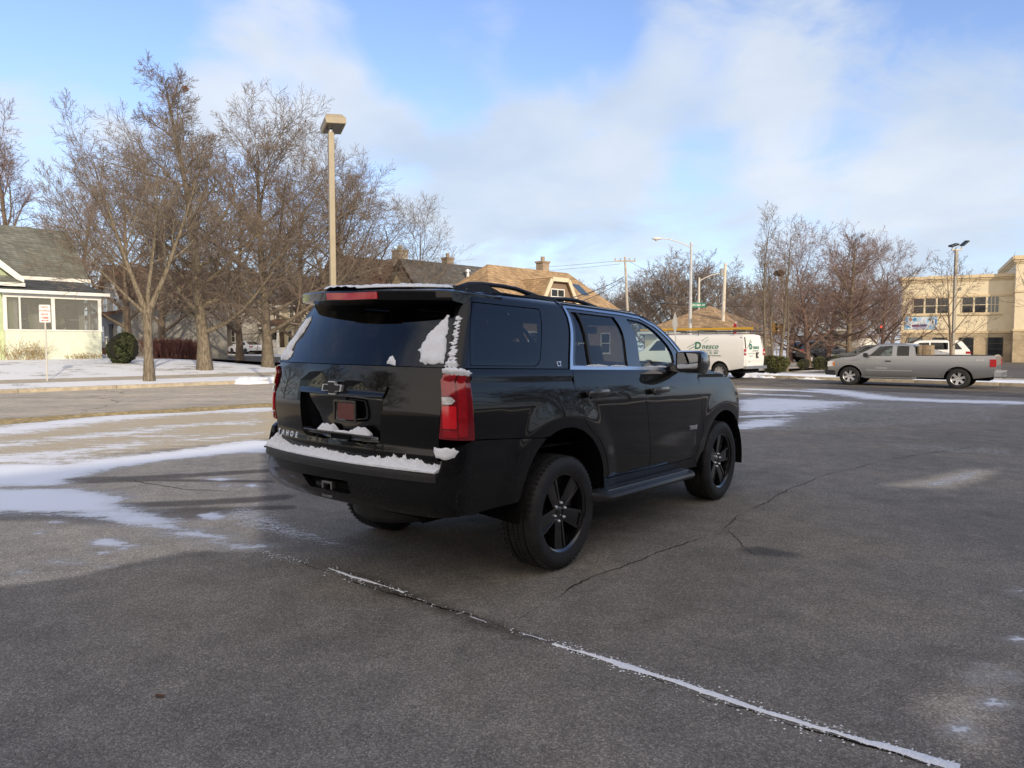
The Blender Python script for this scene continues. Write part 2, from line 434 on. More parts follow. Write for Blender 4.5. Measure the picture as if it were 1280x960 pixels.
class Wrap:
    """a car's flank, corner and tail as one sheet: U runs from the tail's centre round the right flank to the nose"""
    BR = np.array([0, .85, 1.10, 5.10, 5.7, 6.4])
    def __init__(s, W, xr, bow, rc, xf, fb, rf, bulge=.0, disp=None, post=None):
        s.W, s.xr, s.bow, s.rc, s.xf, s.fb, s.rf, s.bulge, s.disp, s.post = W, xr, bow, rc, xf, fb, rf, bulge, disp, post
    def consts(s, z):
        W = s.W(z); xr = s.xr(z); a0 = np.arctan(2 * s.bow / (W - s.rc)); Yr = W - s.rc + s.rc * np.sin(a0)
        x2 = xr + s.bow + s.rc * np.cos(a0)
        xf = s.xf(z); af = np.arctan(2 * s.fb / (W - s.rf)); Yf = W - s.rf + s.rf * np.sin(af)
        x3 = xf - s.fb - s.rf * np.cos(af)
        return W, xr, a0, Yr, x2, xf, af, Yf, x3
    def xy(s, U, z):
        W, xr, a0, Yr, x2, xf, af, Yf, x3 = s.consts(z)
        sg = np.where(U < 0, -1.0, 1.0); u = np.abs(U); B = s.BR
        t0 = np.clip(u / B[1], 0, 1); X = xr + s.bow * t0 ** 2; Y = -Yr * t0
        t = np.clip((u - B[1]) / (B[2] - B[1]), 0, 1); a = a0 + t * (pi / 2 - a0)
        k = u > B[1]
        X = np.where(k, x2 - s.rc * np.cos(a), X); Y = np.where(k, -(W - s.rc) - s.rc * np.sin(a), Y)
        t = np.clip((u - B[2]) / (B[3] - B[2]), 0, 1); k = u > B[2]
        xs = x2 + (x3 - x2) * t; ys = -(W + s.bulge * (4 * t * (1 - t)) ** 2)
        if s.disp is not None: ys = ys - s.disp(xs, z)
        X = np.where(k, xs, X); Y = np.where(k, ys, Y)
        t = np.clip((u - B[3]) / (B[4] - B[3]), 0, 1); a = pi / 2 + t * (af - pi / 2); k = u > B[3]
        X = np.where(k, x3 + s.rf * np.cos(a), X); Y = np.where(k, -(W - s.rf) - s.rf * np.sin(a), Y)
        t = np.clip((u - B[4]) / (B[5] - B[4]), 0, 1); k = u > B[4]
        X = np.where(k, xf - s.fb * (1 - t) ** 2, X); Y = np.where(k, -Yf * (1 - t), Y)
        return X, Y * sg
    def P(s, U, z):
        U = np.asarray(U, float); z = np.asarray(z, float)
        X, Y = s.xy(U, z)
        p = np.stack([X, Y, z + 0 * X], -1)
        return s.post(p) if s.post else p
    def PN(s, U, z, e=.0015):
        p = s.P(U, z)
        du = s.P(U + e, z) - s.P(U - e, z); dz = s.P(U, z + e) - s.P(U, z - e)
        n = np.cross(du, dz); n /= np.maximum(np.linalg.norm(n, axis=-1, keepdims=True), 1e-9)
        return p, n
    def S(s, x, z):
        W, xr, a0, Yr, x2, xf, af, Yf, x3 = [float(q) for q in s.consts(np.array(float(z)))]
        B = s.BR; t = (x - x2) / (x3 - x2)
        if t < 0:
            a = math.acos(max(-1, min(1, (x2 - x) / s.rc))); return (B[1] + (a - a0) / (pi / 2 - a0) * (B[2] - B[1]), z)
        if t > 1:
            a = math.acos(max(-1, min(1, (x - x3) / s.rf))); return (B[3] + (a - pi / 2) / (af - pi / 2) * (B[4] - B[3]), z)
        return (B[2] + t * (B[3] - B[2]), z)
    def R(s, y, z):
        W, xr, a0, Yr, x2, xf, af, Yf, x3 = [float(q) for q in s.consts(np.array(float(z)))]
        B = s.BR; q = abs(y); sg = -1 if y > 0 else 1
        if q <= Yr: return (sg * B[1] * q / Yr, z)
        a = math.asin(max(-1, min(1, (q - (W - s.rc)) / s.rc)))
        return (sg * (B[1] + (a - a0) / (pi / 2 - a0) * (B[2] - B[1])), z)

def inside(P, poly):
    x, y = P[:, 0], P[:, 1]; c = np.zeros(len(P), bool); n = len(poly)
    for i in range(n):
        x0, y0 = poly[i]; x1, y1 = poly[(i + 1) % n]
        k = ((y0 > y) != (y1 > y)) & (x < (x1 - x0) * (y - y0) / (y1 - y0 + 1e-12) + x0)
        c ^= k
    return c

def edge_dist(P, poly, closed=True):
    d = np.full(len(P), 1e9); n = len(poly)
    for i in range(n if closed else n - 1):
        a = np.array(poly[i]); b = np.array(poly[(i + 1) % n]); ab = b - a
        t = np.clip(((P - a) @ ab) / max(ab @ ab, 1e-12), 0, 1)
        d = np.minimum(d, np.linalg.norm(P - a - t[:, None] * ab, axis=1))
    return d

def densify(poly, step, closed=True):
    out = []; n = len(poly)
    for i in range(n if closed else n - 1):
        a, b = poly[i], poly[(i + 1) % n]
        k = max(1, int(math.ceil(math.hypot(b[0] - a[0], b[1] - a[1]) / step)))
        for j in range(k): out.append((a[0] + (b[0] - a[0]) * j / k, a[1] + (b[1] - a[1]) * j / k))
    if not closed: out.append(tuple(poly[-1]))
    return out

def round_poly(poly, r, n=4):
    """cut each corner with a small curve; r a number or one per corner"""
    out = []; m = len(poly)
    for i in range(m):
        p = np.array(poly[i], float); a = np.array(poly[i - 1], float); b = np.array(poly[(i + 1) % m], float)
        rr = r[i] if hasattr(r, '__len__') else r
        la, lb = np.linalg.norm(a - p), np.linalg.norm(b - p)
        k = min(rr, la * .48, lb * .48)
        if k < 1e-5: out.append(tuple(p)); continue
        q0 = p + (a - p) / la * k; q1 = p + (b - p) / lb * k
        for j in range(n + 1):
            t = j / n
            out.append(tuple((1 - t) ** 2 * q0 + 2 * t * (1 - t) * p + t * t * q1))
    return out

def cdt(outer, holes, step):
    """fill a polygon with a grid-based triangulation; returns points, triangles and boundary loops"""
    loops = [densify(outer, step)] + [densify(h, step) for h in holes]
    pts = []; edges = []; idx = []
    for lp in loops:
        b = len(pts); pts += lp; n = len(lp)
        edges += [(b + i, b + (i + 1) % n) for i in range(n)]; idx.append(list(range(b, b + n)))
    o = np.array(outer)
    gx = np.arange(o[:, 0].min() + step / 2, o[:, 0].max(), step); gy = np.arange(o[:, 1].min() + step / 2, o[:, 1].max(), step)
    G = np.array([(a, b) for a in gx for b in gy]) if len(gx) * len(gy) else np.zeros((0, 2))
    if len(G):
        k = inside(G, outer) & (edge_dist(G, outer) > step * .45)
        for h in holes: k &= ~inside(G, h) & (edge_dist(G, h) > step * .45)
        pts = pts + [tuple(p) for p in G[k]]
    V, E, F, ov, oe, of = delaunay_2d_cdt([Vector(p) for p in pts], edges, [], 0, 1e-6, True)
    V = np.array([(v.x, v.y) for v in V]); F = np.array([f for f in F if len(f) == 3])
    c = V[F].mean(1); k = inside(c, outer)
    for h in holes: k &= ~inside(c, h)
    F = F[k]
    a = V[F]; ar = (a[:, 1, 0] - a[:, 0, 0]) * (a[:, 2, 1] - a[:, 0, 1]) - (a[:, 1, 1] - a[:, 0, 1]) * (a[:, 2, 0] - a[:, 0, 0])
    F[ar < 0] = F[ar < 0][:, ::-1]
    F = F[np.abs(ar) > 1e-9]
    mp = {}
    for new, olds in enumerate(ov):
        for q in olds: mp[q] = new
    idx = [[mp[i] for i in l] for l in idx]
    return V, F, idx

def panel(name, mat, parent, fn, outer, holes=(), step=.05, thick=.02, off=0.0, mirror=False, rim=True, disp=None):
    """a sheet cut to a polygon on a wrapped surface, with turned-in edges and exact surface normals"""
    V2, F, idx = cdt(outer, list(holes), step)
    U = V2[:, 0] * (-1 if mirror else 1)
    p, n = fn(U, V2[:, 1])
    if disp is not None:
        p = p + n * disp(V2)[:, None]
    p = p + n * off
    if mirror: F = F[:, ::-1]
    verts = [p]; faces = [tuple(f) for f in F]; normals = []
    for f in faces: normals += [tuple(n[i]) for i in f]
    if rim and thick > 0:
        for lp, ccw in zip(idx, [True] + [False] * len(holes)):
            q = p[lp] - n[lp] * thick; b = sum(len(v) for v in verts); top = b + len(lp)
            verts += [q, p[lp]]
            m = len(lp)
            area = sum(V2[lp[i], 0] * V2[lp[(i + 1) % m], 1] - V2[lp[(i + 1) % m], 0] * V2[lp[i], 1] for i in range(m))
            flip = (area < 0) == ccw
            flip = flip ^ mirror
            for i in range(m):
                j = (i + 1) % m
                f = (top + i, b + i, b + j, top + j)
                if flip: f = f[::-1]
                allv = None
                faces.append(f)
                A = p[lp[i]]; Bq = q[i]; Cq = p[lp[j]]
                nn = np.cross(Bq - A, Cq - A); nn /= max(np.linalg.norm(nn), 1e-9)
                if flip: nn = -nn
                normals += [tuple(nn)] * 4
    V = np.concatenate(verts)
    me = bpy.data.meshes.new(name)
    me.from_pydata([tuple(v) for v in V], [], faces)
    me.polygons.foreach_set('use_smooth', [True] * len(me.polygons))
    me.materials.append(mat)
    try:
        if disp is None: me.normals_split_custom_set(normals)
    except Exception as e: print('normals', e)
    me.update()
    return link(name, me, parent)

def smoothstep(a, b, x):
    t = np.clip((np.asarray(x, float) - a) / (b - a), 0, 1); return t * t * (3 - 2 * t)

# ------------------------------------------------------------------ the black SUV
def black_paint():
    m, nt, b = nodes_of('black_paint'); L = nt.links
    b.inputs['Base Color'].default_value = (.0035, .0036, .004, 1)
    b.inputs['Roughness'].default_value = .4; b.inputs['Specular IOR Level'].default_value = 0.05
    b.inputs['Coat Weight'].default_value = 1.0; b.inputs['Coat Roughness'].default_value = .02; b.inputs['Coat IOR'].default_value = 1.43
    # thin film of road salt, heavier low down
    tc = N(nt, 'ShaderNodeTexCoord'); sx = N(nt, 'ShaderNodeSeparateXYZ'); L.new(tc.outputs['Object'], sx.inputs[0])
    n1 = N(nt, 'ShaderNodeTexNoise', i_Scale=70.0, i_Detail=3.0, i_Roughness=.7); L.new(tc.outputs['Object'], n1.inputs['Vector'])
    n2 = N(nt, 'ShaderNodeTexNoise', i_Scale=3.0, i_Detail=4.0); L.new(tc.outputs['Object'], n2.inputs['Vector'])
    low = N(nt, 'ShaderNodeMapRange'); low.inputs[1].default_value = 1.15; low.inputs[2].default_value = .5; low.inputs[3].default_value = .06; low.inputs[4].default_value = .42
    L.new(sx.outputs['Z'], low.inputs[0])
    r1 = ramp(nt, [(.45, 0), (.8, 1)]); L.new(n1.outputs['Fac'], r1.inputs['Fac'])
    r2 = ramp(nt, [(.35, .15), (.7, 1)]); L.new(n2.outputs['Fac'], r2.inputs['Fac'])
    a = N(nt, 'ShaderNodeMath', operation='MULTIPLY'); L.new(r1.outputs[0], a.inputs[0]); L.new(r2.outputs[0], a.inputs[1])
    c = N(nt, 'ShaderNodeMath', operation='MULTIPLY'); L.new(a.outputs[0], c.inputs[0]); L.new(low.outputs[0], c.inputs[1])
    mx = N(nt, 'ShaderNodeMix', data_type='RGBA'); mx.inputs[6].default_value = (.0035, .0036, .004, 1); mx.inputs[7].default_value = (.055, .053, .05, 1)
    L.new(c.outputs[0], mx.inputs[0]); L.new(mx.outputs[2], b.inputs['Base Color'])
    cw = N(nt, 'ShaderNodeMapRange'); cw.inputs[3].default_value = .02; cw.inputs[4].default_value = .2; L.new(c.outputs[0], cw.inputs[0])
    L.new(cw.outputs[0], b.inputs['Coat Roughness'])
    # panels are never optically flat
    n3 = N(nt, 'ShaderNodeTexNoise', i_Scale=2.2, i_Detail=1.0); L.new(tc.outputs['Object'], n3.inputs['Vector'])
    bp = N(nt, 'ShaderNodeBump', i_Strength=.25, i_Distance=.012); L.new(n3.outputs['Fac'], bp.inputs['Height'])
    L.new(bp.outputs['Normal'], b.inputs['Normal']); L.new(bp.outputs['Normal'], b.inputs['Coat Normal'])
    return m

M_BLACK = black_paint()
M_GLOSS = simple('black_trim_gloss', (.004, .004, .005), rough=.12, coat=1.0)
M_PLASTIC = simple('black_plastic', (.012, .012, .013), rough=.5, var=.3, scale=30, bump=.15, bscale=300, dist=.001)
M_WELL = simple('wheel_well_liner', (.006, .006, .006), rough=.95, spec=.1)
M_CHROME = simple('chrome', (.80, .82, .86), rough=.32, metal=.65)
M_SATIN = simple('satin_trim', (.55, .58, .64), rough=.25, metal=1.0)
M_STEEL = simple('dull_steel', (.22, .22, .22), rough=.5, metal=.9, var=.3, scale=20)
M_GLASS = glass_mat('clear_auto_glass', (.84, .92, .88))
M_PRIV = glass_mat('privacy_glass', (.17, .18, .185))
M_PRIV2 = glass_mat('privacy_glass_rear', (.05, .055, .06))
M_WIND = glass_mat('windscreen_glass', (.78, .86, .82))
M_CABIN = simple('cabin_trim', (.012, .012, .013), rough=.8)
M_SEAT = simple('seat_leather', (.016, .015, .015), rough=.6, var=.2, scale=20)
M_RUBBER = simple('tyre_rubber', (.014, .014, .0145), rough=.7, var=.5, scale=14, bump=.3, bscale=90, dist=.002)
M_RIM = simple('gloss_black_alloy', (.006, .006, .007), rough=.18, coat=.8)
M_RED = simple('red_lens', (.34, .004, .010), rough=.12, coat=1.0, var=.25, scale=18)
M_RED2 = simple('red_lens_bright', (.70, .008, .016), rough=.15, coat=1.0)
M_REDD = simple('red_lens_dark', (.20, .003, .008), rough=.1, coat=1.0)
M_CLEARL = simple('clear_lens', (.55, .55, .56), rough=.1, coat=1.0, var=.3, scale=40)
M_WHITEP = simple('white_lettering', (.7, .7, .72), rough=.3)
M_SNOW = simple('snow', (.87, .90, .96), rough=.9, var=.05, scale=60, bump=1.0, bscale=220, dist=.006, spec=.2)

suv = empty('black_suv', (-1.174, 4.712, 0), .9032, 'large glossy black SUV with black wheels and snow on its rear window and bumper', 'SUV')

def lv(p):
    """stance: nose slightly down, a trace of roll"""
    p = np.array(p, float); x, y, z = p[..., 0], p[..., 1], p[..., 2]
    return np.stack([x, y, z - .0305 * (x - 1.245) + .006 * y], -1)
def lvp(x, y, z):
    return tuple(lv((x, y, z)))

WC_R, WC_F, ARCH_R, ARCH_Z = 1.265, 4.255, .545, .50
def flare(x, z):
    o = 0
    for c in (WC_R, WC_F):
        r = np.hypot(x - c, z - ARCH_Z)
        o = o + .017 * smoothstep(.80, .60, r)
    return o
W_low = pchip([.48, .60, .68, .75, .85, .95, 1.1, 1.22, 1.30, 1.36, 1.395, 1.412, 1.425, 1.47],
              [.935, .955, .972, .980, .986, .990, .992, .988, .978, .965, .957, .9705, .968, .944])
xr_low = pchip([.5, .86, 1.0, 1.15, 1.30, 1.42, 1.47], [.07, .03, .012, .010, .016, .030, .042])
xf_low = pchip([.48, .7, 1.0, 1.2, 1.35, 1.47], [4.98, 5.12, 5.14, 5.10, 4.98, 4.80])
LOW = Wrap(W_low, xr_low, .10, .15, xf_low, .20, .34, .02, flare, lv)
xr_bmp = pchip([.5, .56, .62, .70, .80, .83, .97, 1.0], [.02, -.035, -.068, -.085, -.085, -.078, -.045, -.04])
BMP = Wrap(pchip([.5, .6, .7, .85, 1.0], [.955, .975, .986, .990, .989]), xr_bmp, .10, .20, xf_low, .2, .34, .012, flare, lv)
W_up = pchip([1.44, 1.47, 1.60, 1.75, 1.85, 1.91, 1.95, 1.975, 1.99, 1.998], [.952, .944, .905, .858, .825, .802, .780, .748, .70, .62])
xr_up = pchip([1.44, 1.47, 1.90, 1.95, 1.975, 1.998], [.03, .045, .29, .33, .40, .62])
xf_up = pchip([1.44, 1.47, 1.54, 1.63, 1.754, 1.864, 1.92, 1.95, 1.975, 1.998], [4.02, 3.98, 3.86, 3.74, 3.58, 3.36, 3.20, 3.13, 3.06, 2.8])
def post_up(p):
    p = np.array(p); x = p[..., 0]; k = np.where(x < 1.7, .006, .004) * ((x - 1.7) / 1.2) ** 2
    q = (p[..., 2] - 1.46) / .5; p[..., 2] = p[..., 2] - k * q + .04 * np.maximum(p[..., 1], 0) * np.clip(q, 0, 1)
    return lv(p)
UPP = Wrap(W_up, xr_up, .10, .10, xf_up, .20, .13, .0, None, post_up)

def low_S(*pts): return [LOW.S(x, z) for x, z in pts]
def upp_S(*pts): return [UPP.S(x, z) for x, z in pts]
def arc(cx, cz, r, a0, a1, n=14):
    return [(cx + r * cos(radians(a0 + (a1 - a0) * i / n)), cz + r * sin(radians(a0 + (a1 - a0) * i / n))) for i in range(n + 1)]

G = .003                                   # half a shut gap
SEAM_C = [(1.385, 1.462), (1.39, 1.35), (1.43, 1.20), (1.50, 1.06), (1.60, .985)]
SEAM_B = [(2.475, 1.462), (2.475, 1.20), (2.535, .92), (2.60, .60)]
SEAM_A = [(3.60, 1.462), (3.655, 1.32), (3.665, 1.08), (3.70, .86), (3.63, .72), (3.55, .60)]
def shift(pl, d): return [(x + d, z) for x, z in pl]
TOPL = 1.462
for mir in (False, True):
    sd = dict(mirror=mir)
    # quarter panel with the rear arch band
    arch_out = arc(WC_R, ARCH_Z, .545, 114.5, 0, 22)
    q = [(.262, 1.030), (.262, 1.40), (.255, 1.44), (.262, TOPL)] + shift(SEAM_C, -G) + [(1.70, .92), (1.80, .79), (1.855, .66), (1.872, .60), (1.812, .52)] + arch_out[::-1][1:]
    q = [p for p in q]
    top = low_S(*q) + [LOW.S(.94, .994), LOW.S(.55, 1.016)]
    fuel = None
    panel('quarter_panel', M_BLACK, suv, LOW.PN, top, step=.026, **sd)
    # rear door skin
    d = [(x + G, z) for x, z in SEAM_C] + [(1.705, .925), (1.806, .795), (1.862, .665), (1.88, .605)] + [(2.595, .60)] + shift(SEAM_B, -G)[::-1][1:]
    rd = panel('rear_door', M_BLACK, suv, LOW.PN, low_S(*d), step=.05, **sd)
    # front door skin
    d = shift(SEAM_B, G) + shift(SEAM_A, -G)[::-1]
    fd = panel('front_door', M_BLACK, suv, LOW.PN, low_S(*d), step=.05, **sd)
    # front wing
    archf = arc(WC_F, ARCH_Z, .545, 180, 20, 22)
    d = shift(SEAM_A, G) + [(3.655, .52), (3.71, .50)] + archf + [(4.80, .62)]
    pts = low_S(*d) + [LOW.S(4.92, .68), LOW.S(4.95, .95), LOW.S(4.90, 1.10), LOW.S(4.80, 1.23), LOW.S(4.62, 1.33), LOW.S(4.45, 1.385), LOW.S(4.2, 1.435), LOW.S(3.9, 1.462)]
    panel('front_wing', M_BLACK, suv, LOW.PN, pts, step=.028, **sd)
    # sill
    d = [(1.80, .50), (1.865, .593), (3.56, .593), (3.66, .50)]
    panel('sill', M_PLASTIC, suv, LOW.PN, low_S(*d), step=.06, **sd)
    # tail lamp
    lamp_o = [LOW.R(-.853, 1.035), LOW.S(.256, 1.026), LOW.S(.256, 1.40), LOW.S(.235, 1.437), LOW.R(-.862, 1.437)]
    tl = panel('tail_lamp', M_REDD, suv, LOW.PN, lamp_o, step=.03, off=.012, thick=.05, **sd)
    B1, B2 = Wrap.BR[1], Wrap.BR[2]
    uu = lambda t: B1 + (B2 - B1) * t
    panel('lens_block', M_RED, tl, LOW.PN, round_poly([(uu(.03), 1.30), (uu(.42), 1.30), (uu(.42), 1.425), (uu(.05), 1.425)], .012), step=.03, off=.019, thick=.01, **sd)
    panel('lens_block', M_RED2, tl, LOW.PN, round_poly([(uu(.03), 1.10), (uu(.42), 1.10), (uu(.42), 1.235), (uu(.03), 1.235)], .012), step=.03, off=.019, thick=.01, **sd)
    panel('lens_block', M_RED, tl, LOW.PN, round_poly([(uu(.03), 1.045), (uu(.44), 1.045), (uu(.44), 1.09), (uu(.03), 1.09)], .008), step=.03, off=.0175, thick=.01, **sd)
    panel('lens_block', M_RED, tl, LOW.PN, round_poly([(uu(.47), 1.05), (uu(.74), 1.05), (uu(.74), 1.425), (uu(.47), 1.425)], .015), step=.03, off=.017, thick=.01, **sd)
    panel('reverse_lamp', M_CLEARL, tl, LOW.PN, round_poly([(uu(.03), 1.246), (uu(.30), 1.246), (uu(.40), 1.268), (uu(.30), 1.289), (uu(.03), 1.289)], .004), step=.03, off=.020, thick=.01, **sd)
    # bumper: right half and left half meet at the tail's centre as one part, so build it below
    # upper body: corner pillar and quarter frame round the flush quarter window
    qw = round_poly([(.285, 1.482), (.985, 1.482), (1.05, 1.53), (1.20, 1.90), (.455, 1.90)], [.01, .05, .06, .02, .01])
    up = [UPP.R(-.868, 1.468), UPP.S(.2, 1.468), UPP.S(1.365, 1.468), UPP.S(1.50, 1.928), UPP.S(1.52, 1.952), UPP.S(1.50, 1.985), UPP.S(.9, 1.985), UPP.S(.60, 1.975), UPP.R(-.715, 1.965), UPP.R(-.735, 1.90)]
    panel('rear_pillar', M_BLACK, suv, UPP.PN, up, [upp_S(*qw)], step=.04, **sd)
    c = np.mean(np.array(qw), 0)
    qg = [(c[0] + (x - c[0]) * .985, c[1] + (z - c[1]) * .976) for x, z in qw]
    panel('quarter_window', M_PRIV, suv, UPP.PN, upp_S(*qg), step=.06, off=-.002, thick=.006, **sd)
    panel('window_border', M_GLOSS, suv, UPP.PN, upp_S(*qg), [upp_S(*[(c[0] + (x - c[0]) * .90, c[1] + (z - c[1]) * .85) for x, z in qw])], step=.06, off=-.006, thick=.012, **sd)
    # door frames: gloss black pillars with the glass openings
    dlo = [(1.40, 1.490), (3.33, 1.490), (3.445, 1.515), (3.33, 1.63), (3.185, 1.745), (2.965, 1.855), (2.72, 1.912), (2.40, 1.925), (1.535, 1.925)]
    g1 = round_poly([(1.475, 1.495), (2.285, 1.495), (2.275, 1.905), (1.60, 1.905)], .015)
    g2 = round_poly([(2.51, 1.495), (3.20, 1.495), (3.205, 1.625), (3.15, 1.70), (2.96, 1.825), (2.76, 1.89), (2.478, 1.905)], [.01, .02, .03, .08, .08, .08, .02])
    panel('pillar_trim', M_GLOSS, suv, UPP.PN, upp_S(*dlo), [upp_S(*g1), upp_S(*g2)], step=.05, thick=.03, **sd)
    panel('door_window', M_PRIV, suv, UPP.PN, upp_S(*g1), step=.07, off=-.012, thick=.005, **sd)
    panel('door_window', M_GLASS, suv, UPP.PN, upp_S(*g2), step=.07, off=-.012, thick=.005, **sd)
    panel('window_divider', M_PLASTIC, suv, UPP.PN, upp_S((1.685, 1.493), (1.715, 1.493), (1.703, 1.907), (1.672, 1.907)), step=.05, off=.002, thick=.02, **sd)
    # bright surround
    o = [(1.375, 1.452), (3.40, 1.452), (3.475, 1.475), (3.49, 1.52), (3.355, 1.648), (3.205, 1.763), (2.98, 1.875), (2.73, 1.934), (2.40, 1.944), (1.515, 1.944)]
    i = [(1.432, 1.488), (3.33, 1.488), (3.44, 1.497), (3.448, 1.518), (3.335, 1.632), (3.188, 1.748), (2.967, 1.858), (2.722, 1.917), (2.40, 1.928), (1.545, 1.928)]
    cr = panel('chrome_surround', M_SATIN, suv, UPP.PN, round_poly(upp_S(*o), .02), [round_poly(upp_S(*i), .012)], step=.04, off=.007, thick=.012, **sd)
    # roof side above the doors, with its own shut line
    rs = [(1.527, 1.950), (2.40, 1.950), (2.735, 1.940), (2.99, 1.885), (3.22, 1.772), (3.375, 1.655), (3.52, 1.52), (3.60, 1.462)]
    k = [UPP.S(x, z) for x, z in rs]
    k += [(Wrap.BR[4] - .30, 1.462), (Wrap.BR[4] - .30, 1.60), (Wrap.BR[4] - .30, 1.78), (Wrap.BR[4] - .30, 1.90), UPP.S(2.72, 1.985), UPP.S(1.505, 1.985)]
    panel('roof_side', M_BLACK, suv, UPP.PN, k, step=.045, **sd)
    # shut line over the doors
    sl = [(1.53, 1.962), (2.40, 1.962), (2.74, 1.953), (3.0, 1.900), (3.24, 1.785), (3.24, 1.789), (3.0, 1.905), (2.74, 1.958), (2.40, 1.967), (1.53, 1.967)]
    panel('door_seal', M_WELL, suv, UPP.PN, upp_S(*sl), step=.05, off=.0015, thick=.003, **sd)
    s = 1 if mir else -1
    # handles
    for dr, hx in ((rd, 1.655), (fd, 2.70)):
        P0, N0 = LOW.PN(np.array(LOW.S(hx, 1.285)[0]) * (-1 if mir else 1), np.array(1.285))
        yb = float(P0[1]); zb = float(P0[2])
        m = MB()
        prof = [(-.155, -.018), (-.145, .022), (-.02, .03), (.12, .028), (.15, .012), (.15, -.018), (.05, -.026), (-.10, -.028)]
        m.prism([(hx + a, zb + b) for a, b in prof], yb + s * .028, yb + s * .052)
        m.prism([(hx - .15, zb - .015), (hx - .15, zb + .018), (hx - .09, zb + .02), (hx - .09, zb - .018)], yb - s * .005, yb + s * .03)
        m.prism([(hx + .10, zb - .016), (hx + .10, zb + .02), (hx + .145, zb + .012), (hx + .145, zb - .014)], yb - s * .005, yb + s * .03)
        m.prism([(hx - .05, zb - .045), (hx - .08, zb - .02), (hx + .08, zb - .02), (hx + .05, zb - .048)], yb - s * .004, yb + s * .012)
        m.build('handle', M_GLOSS, dr, bevel=.004, angle=40)
    # wing mirror
    m = MB()
    y0, y1 = s * 1.02, s * 1.265
    shell = [(3.22, -.10), (3.18, -.115), (3.06, -.10), (3.02, -.085), (3.02, .085), (3.06, .10), (3.17, .10), (3.26, .05), (3.28, -.03)]
    ys = [y0, y0 + s * .03, y1 - s * .05, y1 - s * .015, y1]
    scl = [.86, 1, 1, .92, .7]
    vs = []; fs = []
    for yy, sc in zip(ys, scl):
        for x, z in shell: vs.append((3.03 + (x - 3.03) * (sc if x > 3.05 else 1), yy, 1.545 + z * sc))
    n = len(shell)
    for a in range(len(ys) - 1):
        for b in range(n):
            fs.append((a * n + b, a * n + (b + 1) % n, (a + 1) * n + (b + 1) % n, (a + 1) * n + b))
    fs += [tuple(range(n)), tuple(range((len(ys) - 1) * n, len(ys) * n))]
    m.add([lvp(*v) for v in vs], fs)
    m.add([lvp(x, y, z) for x, y, z in [(3.06, s * .93, 1.46), (3.22, s * .93, 1.46), (3.22, s * .93, 1.53), (3.06, s * .93, 1.53), (3.08, y0 + s * .02, 1.44), (3.2, y0 + s * .02, 1.44), (3.2, y0 + s * .02, 1.50), (3.08, y0 + s * .02, 1.50)]],
          [(0, 1, 2, 3), (4, 5, 6, 7), (0, 1, 5, 4), (1, 2, 6, 5), (2, 3, 7, 6), (3, 0, 4, 7)])
    mi = m.build('wing_mirror', M_GLOSS, suv, angle=50)
    m = MB(); zc = 1.547
    mp = round_poly([(y0 + s * .02, zc - .075), (y1 - s * .03, zc - .07), (y1 - s * .025, zc + .06), (y0 + s * .02, zc + .072)], .02)
    m.prism([(y, z - .0305 * 1.775) for y, z in mp], 3.010, 3.019, axis='x')
    m.build('mirror_glass', simple('mirror_silver', (.8, .82, .84), rough=.01, metal=1.0), mi)
    # running board
    m = MB(); xa, xb = 1.60, 3.36
    prof = [(s * .955, .470), (s * 1.075, .462), (s * 1.118, .448), (s * 1.128, .425), (s * 1.112, .400), (s * 1.05, .392), (s * .955, .40)]
    st = [(xa, .35), (xa + .05, .8), (xa + .12, 1), (xb - .12, 1), (xb - .05, .8), (xb, .35)]
    vs = []; fs = []; n = len(prof)
    for x, k in st:
        for y, z in prof:
            yy = s * .955 + (y - s * .955) * k; vs.append(lvp(x, yy, z + .055))
    for a in range(len(st) - 1):
        for b in range(n): fs.append((a * n + b, a * n + (b + 1) % n, (a + 1) * n + (b + 1) % n, (a + 1) * n + b))
    fs += [tuple(range(n)), tuple(range((len(st) - 1) * n, len(st) * n))]
    m.add(vs, fs)
    rb = m.build('running_board', simple('board_black', (.02, .02, .021), rough=.38, var=.3, scale=40), suv, angle=35)
    m = MB()
    for j in range(5):
        yy = s * (.985 + .02 * j)
        m.add([lvp(x, yy + dy, z) for x, dy, z in [(xa + .14, -.005, .520), (xb - .14, -.005, .520), (xb - .14, .005, .520), (xa + .14, .005, .520), (xa + .14, -.005, .5285), (xb - .14, -.005, .5285), (xb - .14, .005, .5285), (xa + .14, .005, .5285)]],
              [(0, 1, 2, 3), (4, 5, 6, 7), (0, 1, 5, 4), (1, 2, 6, 5), (2, 3, 7, 6), (3, 0, 4, 7)])
    m.build('tread_rib', M_SATIN, rb)
    # roof rail
    m = MB(); yr = s * .665
    top_pts = [(.46, 1.985, .03), (.58, 2.035, .03), (.72, 2.056, .026), (.92, 2.064, .024), (1.10, 2.058, .026), (1.24, 2.034, .03), (1.38, 2.008, .03), (1.55, 2.010, .028), (1.72, 2.028, .026), (1.90, 2.032, .026), (2.06, 2.012, .028), (2.22, 1.985, .026), (2.45, 1.965, .024)]
    top_pts = [(x, 1.975 + (z - 1.975) * .78, r) for x, z, r in top_pts]
    m.tube([lvp(x, yr, z) for x, z, r in top_pts], [r * .62 for x, z, r in top_pts], n=8)
    foot = [(.42, 1.975), (.58, 2.022), (.74, 2.036), (.95, 1.985)]
    for f in (foot, [(1.14, 1.99), (1.28, 2.018), (1.52, 2.012), (1.66, 1.985)], [(1.98, 1.985), (2.08, 2.004), (2.30, 1.97), (2.5, 1.94)]):
        m.add([lvp(x, yr + dy, z) for dy in (-.022, .022) for x, z in f], [(0, 1, 2, 3), (7, 6, 5, 4), (0, 4, 5, 1), (1, 5, 6, 2), (2, 6, 7, 3), (3, 7, 4, 0)])
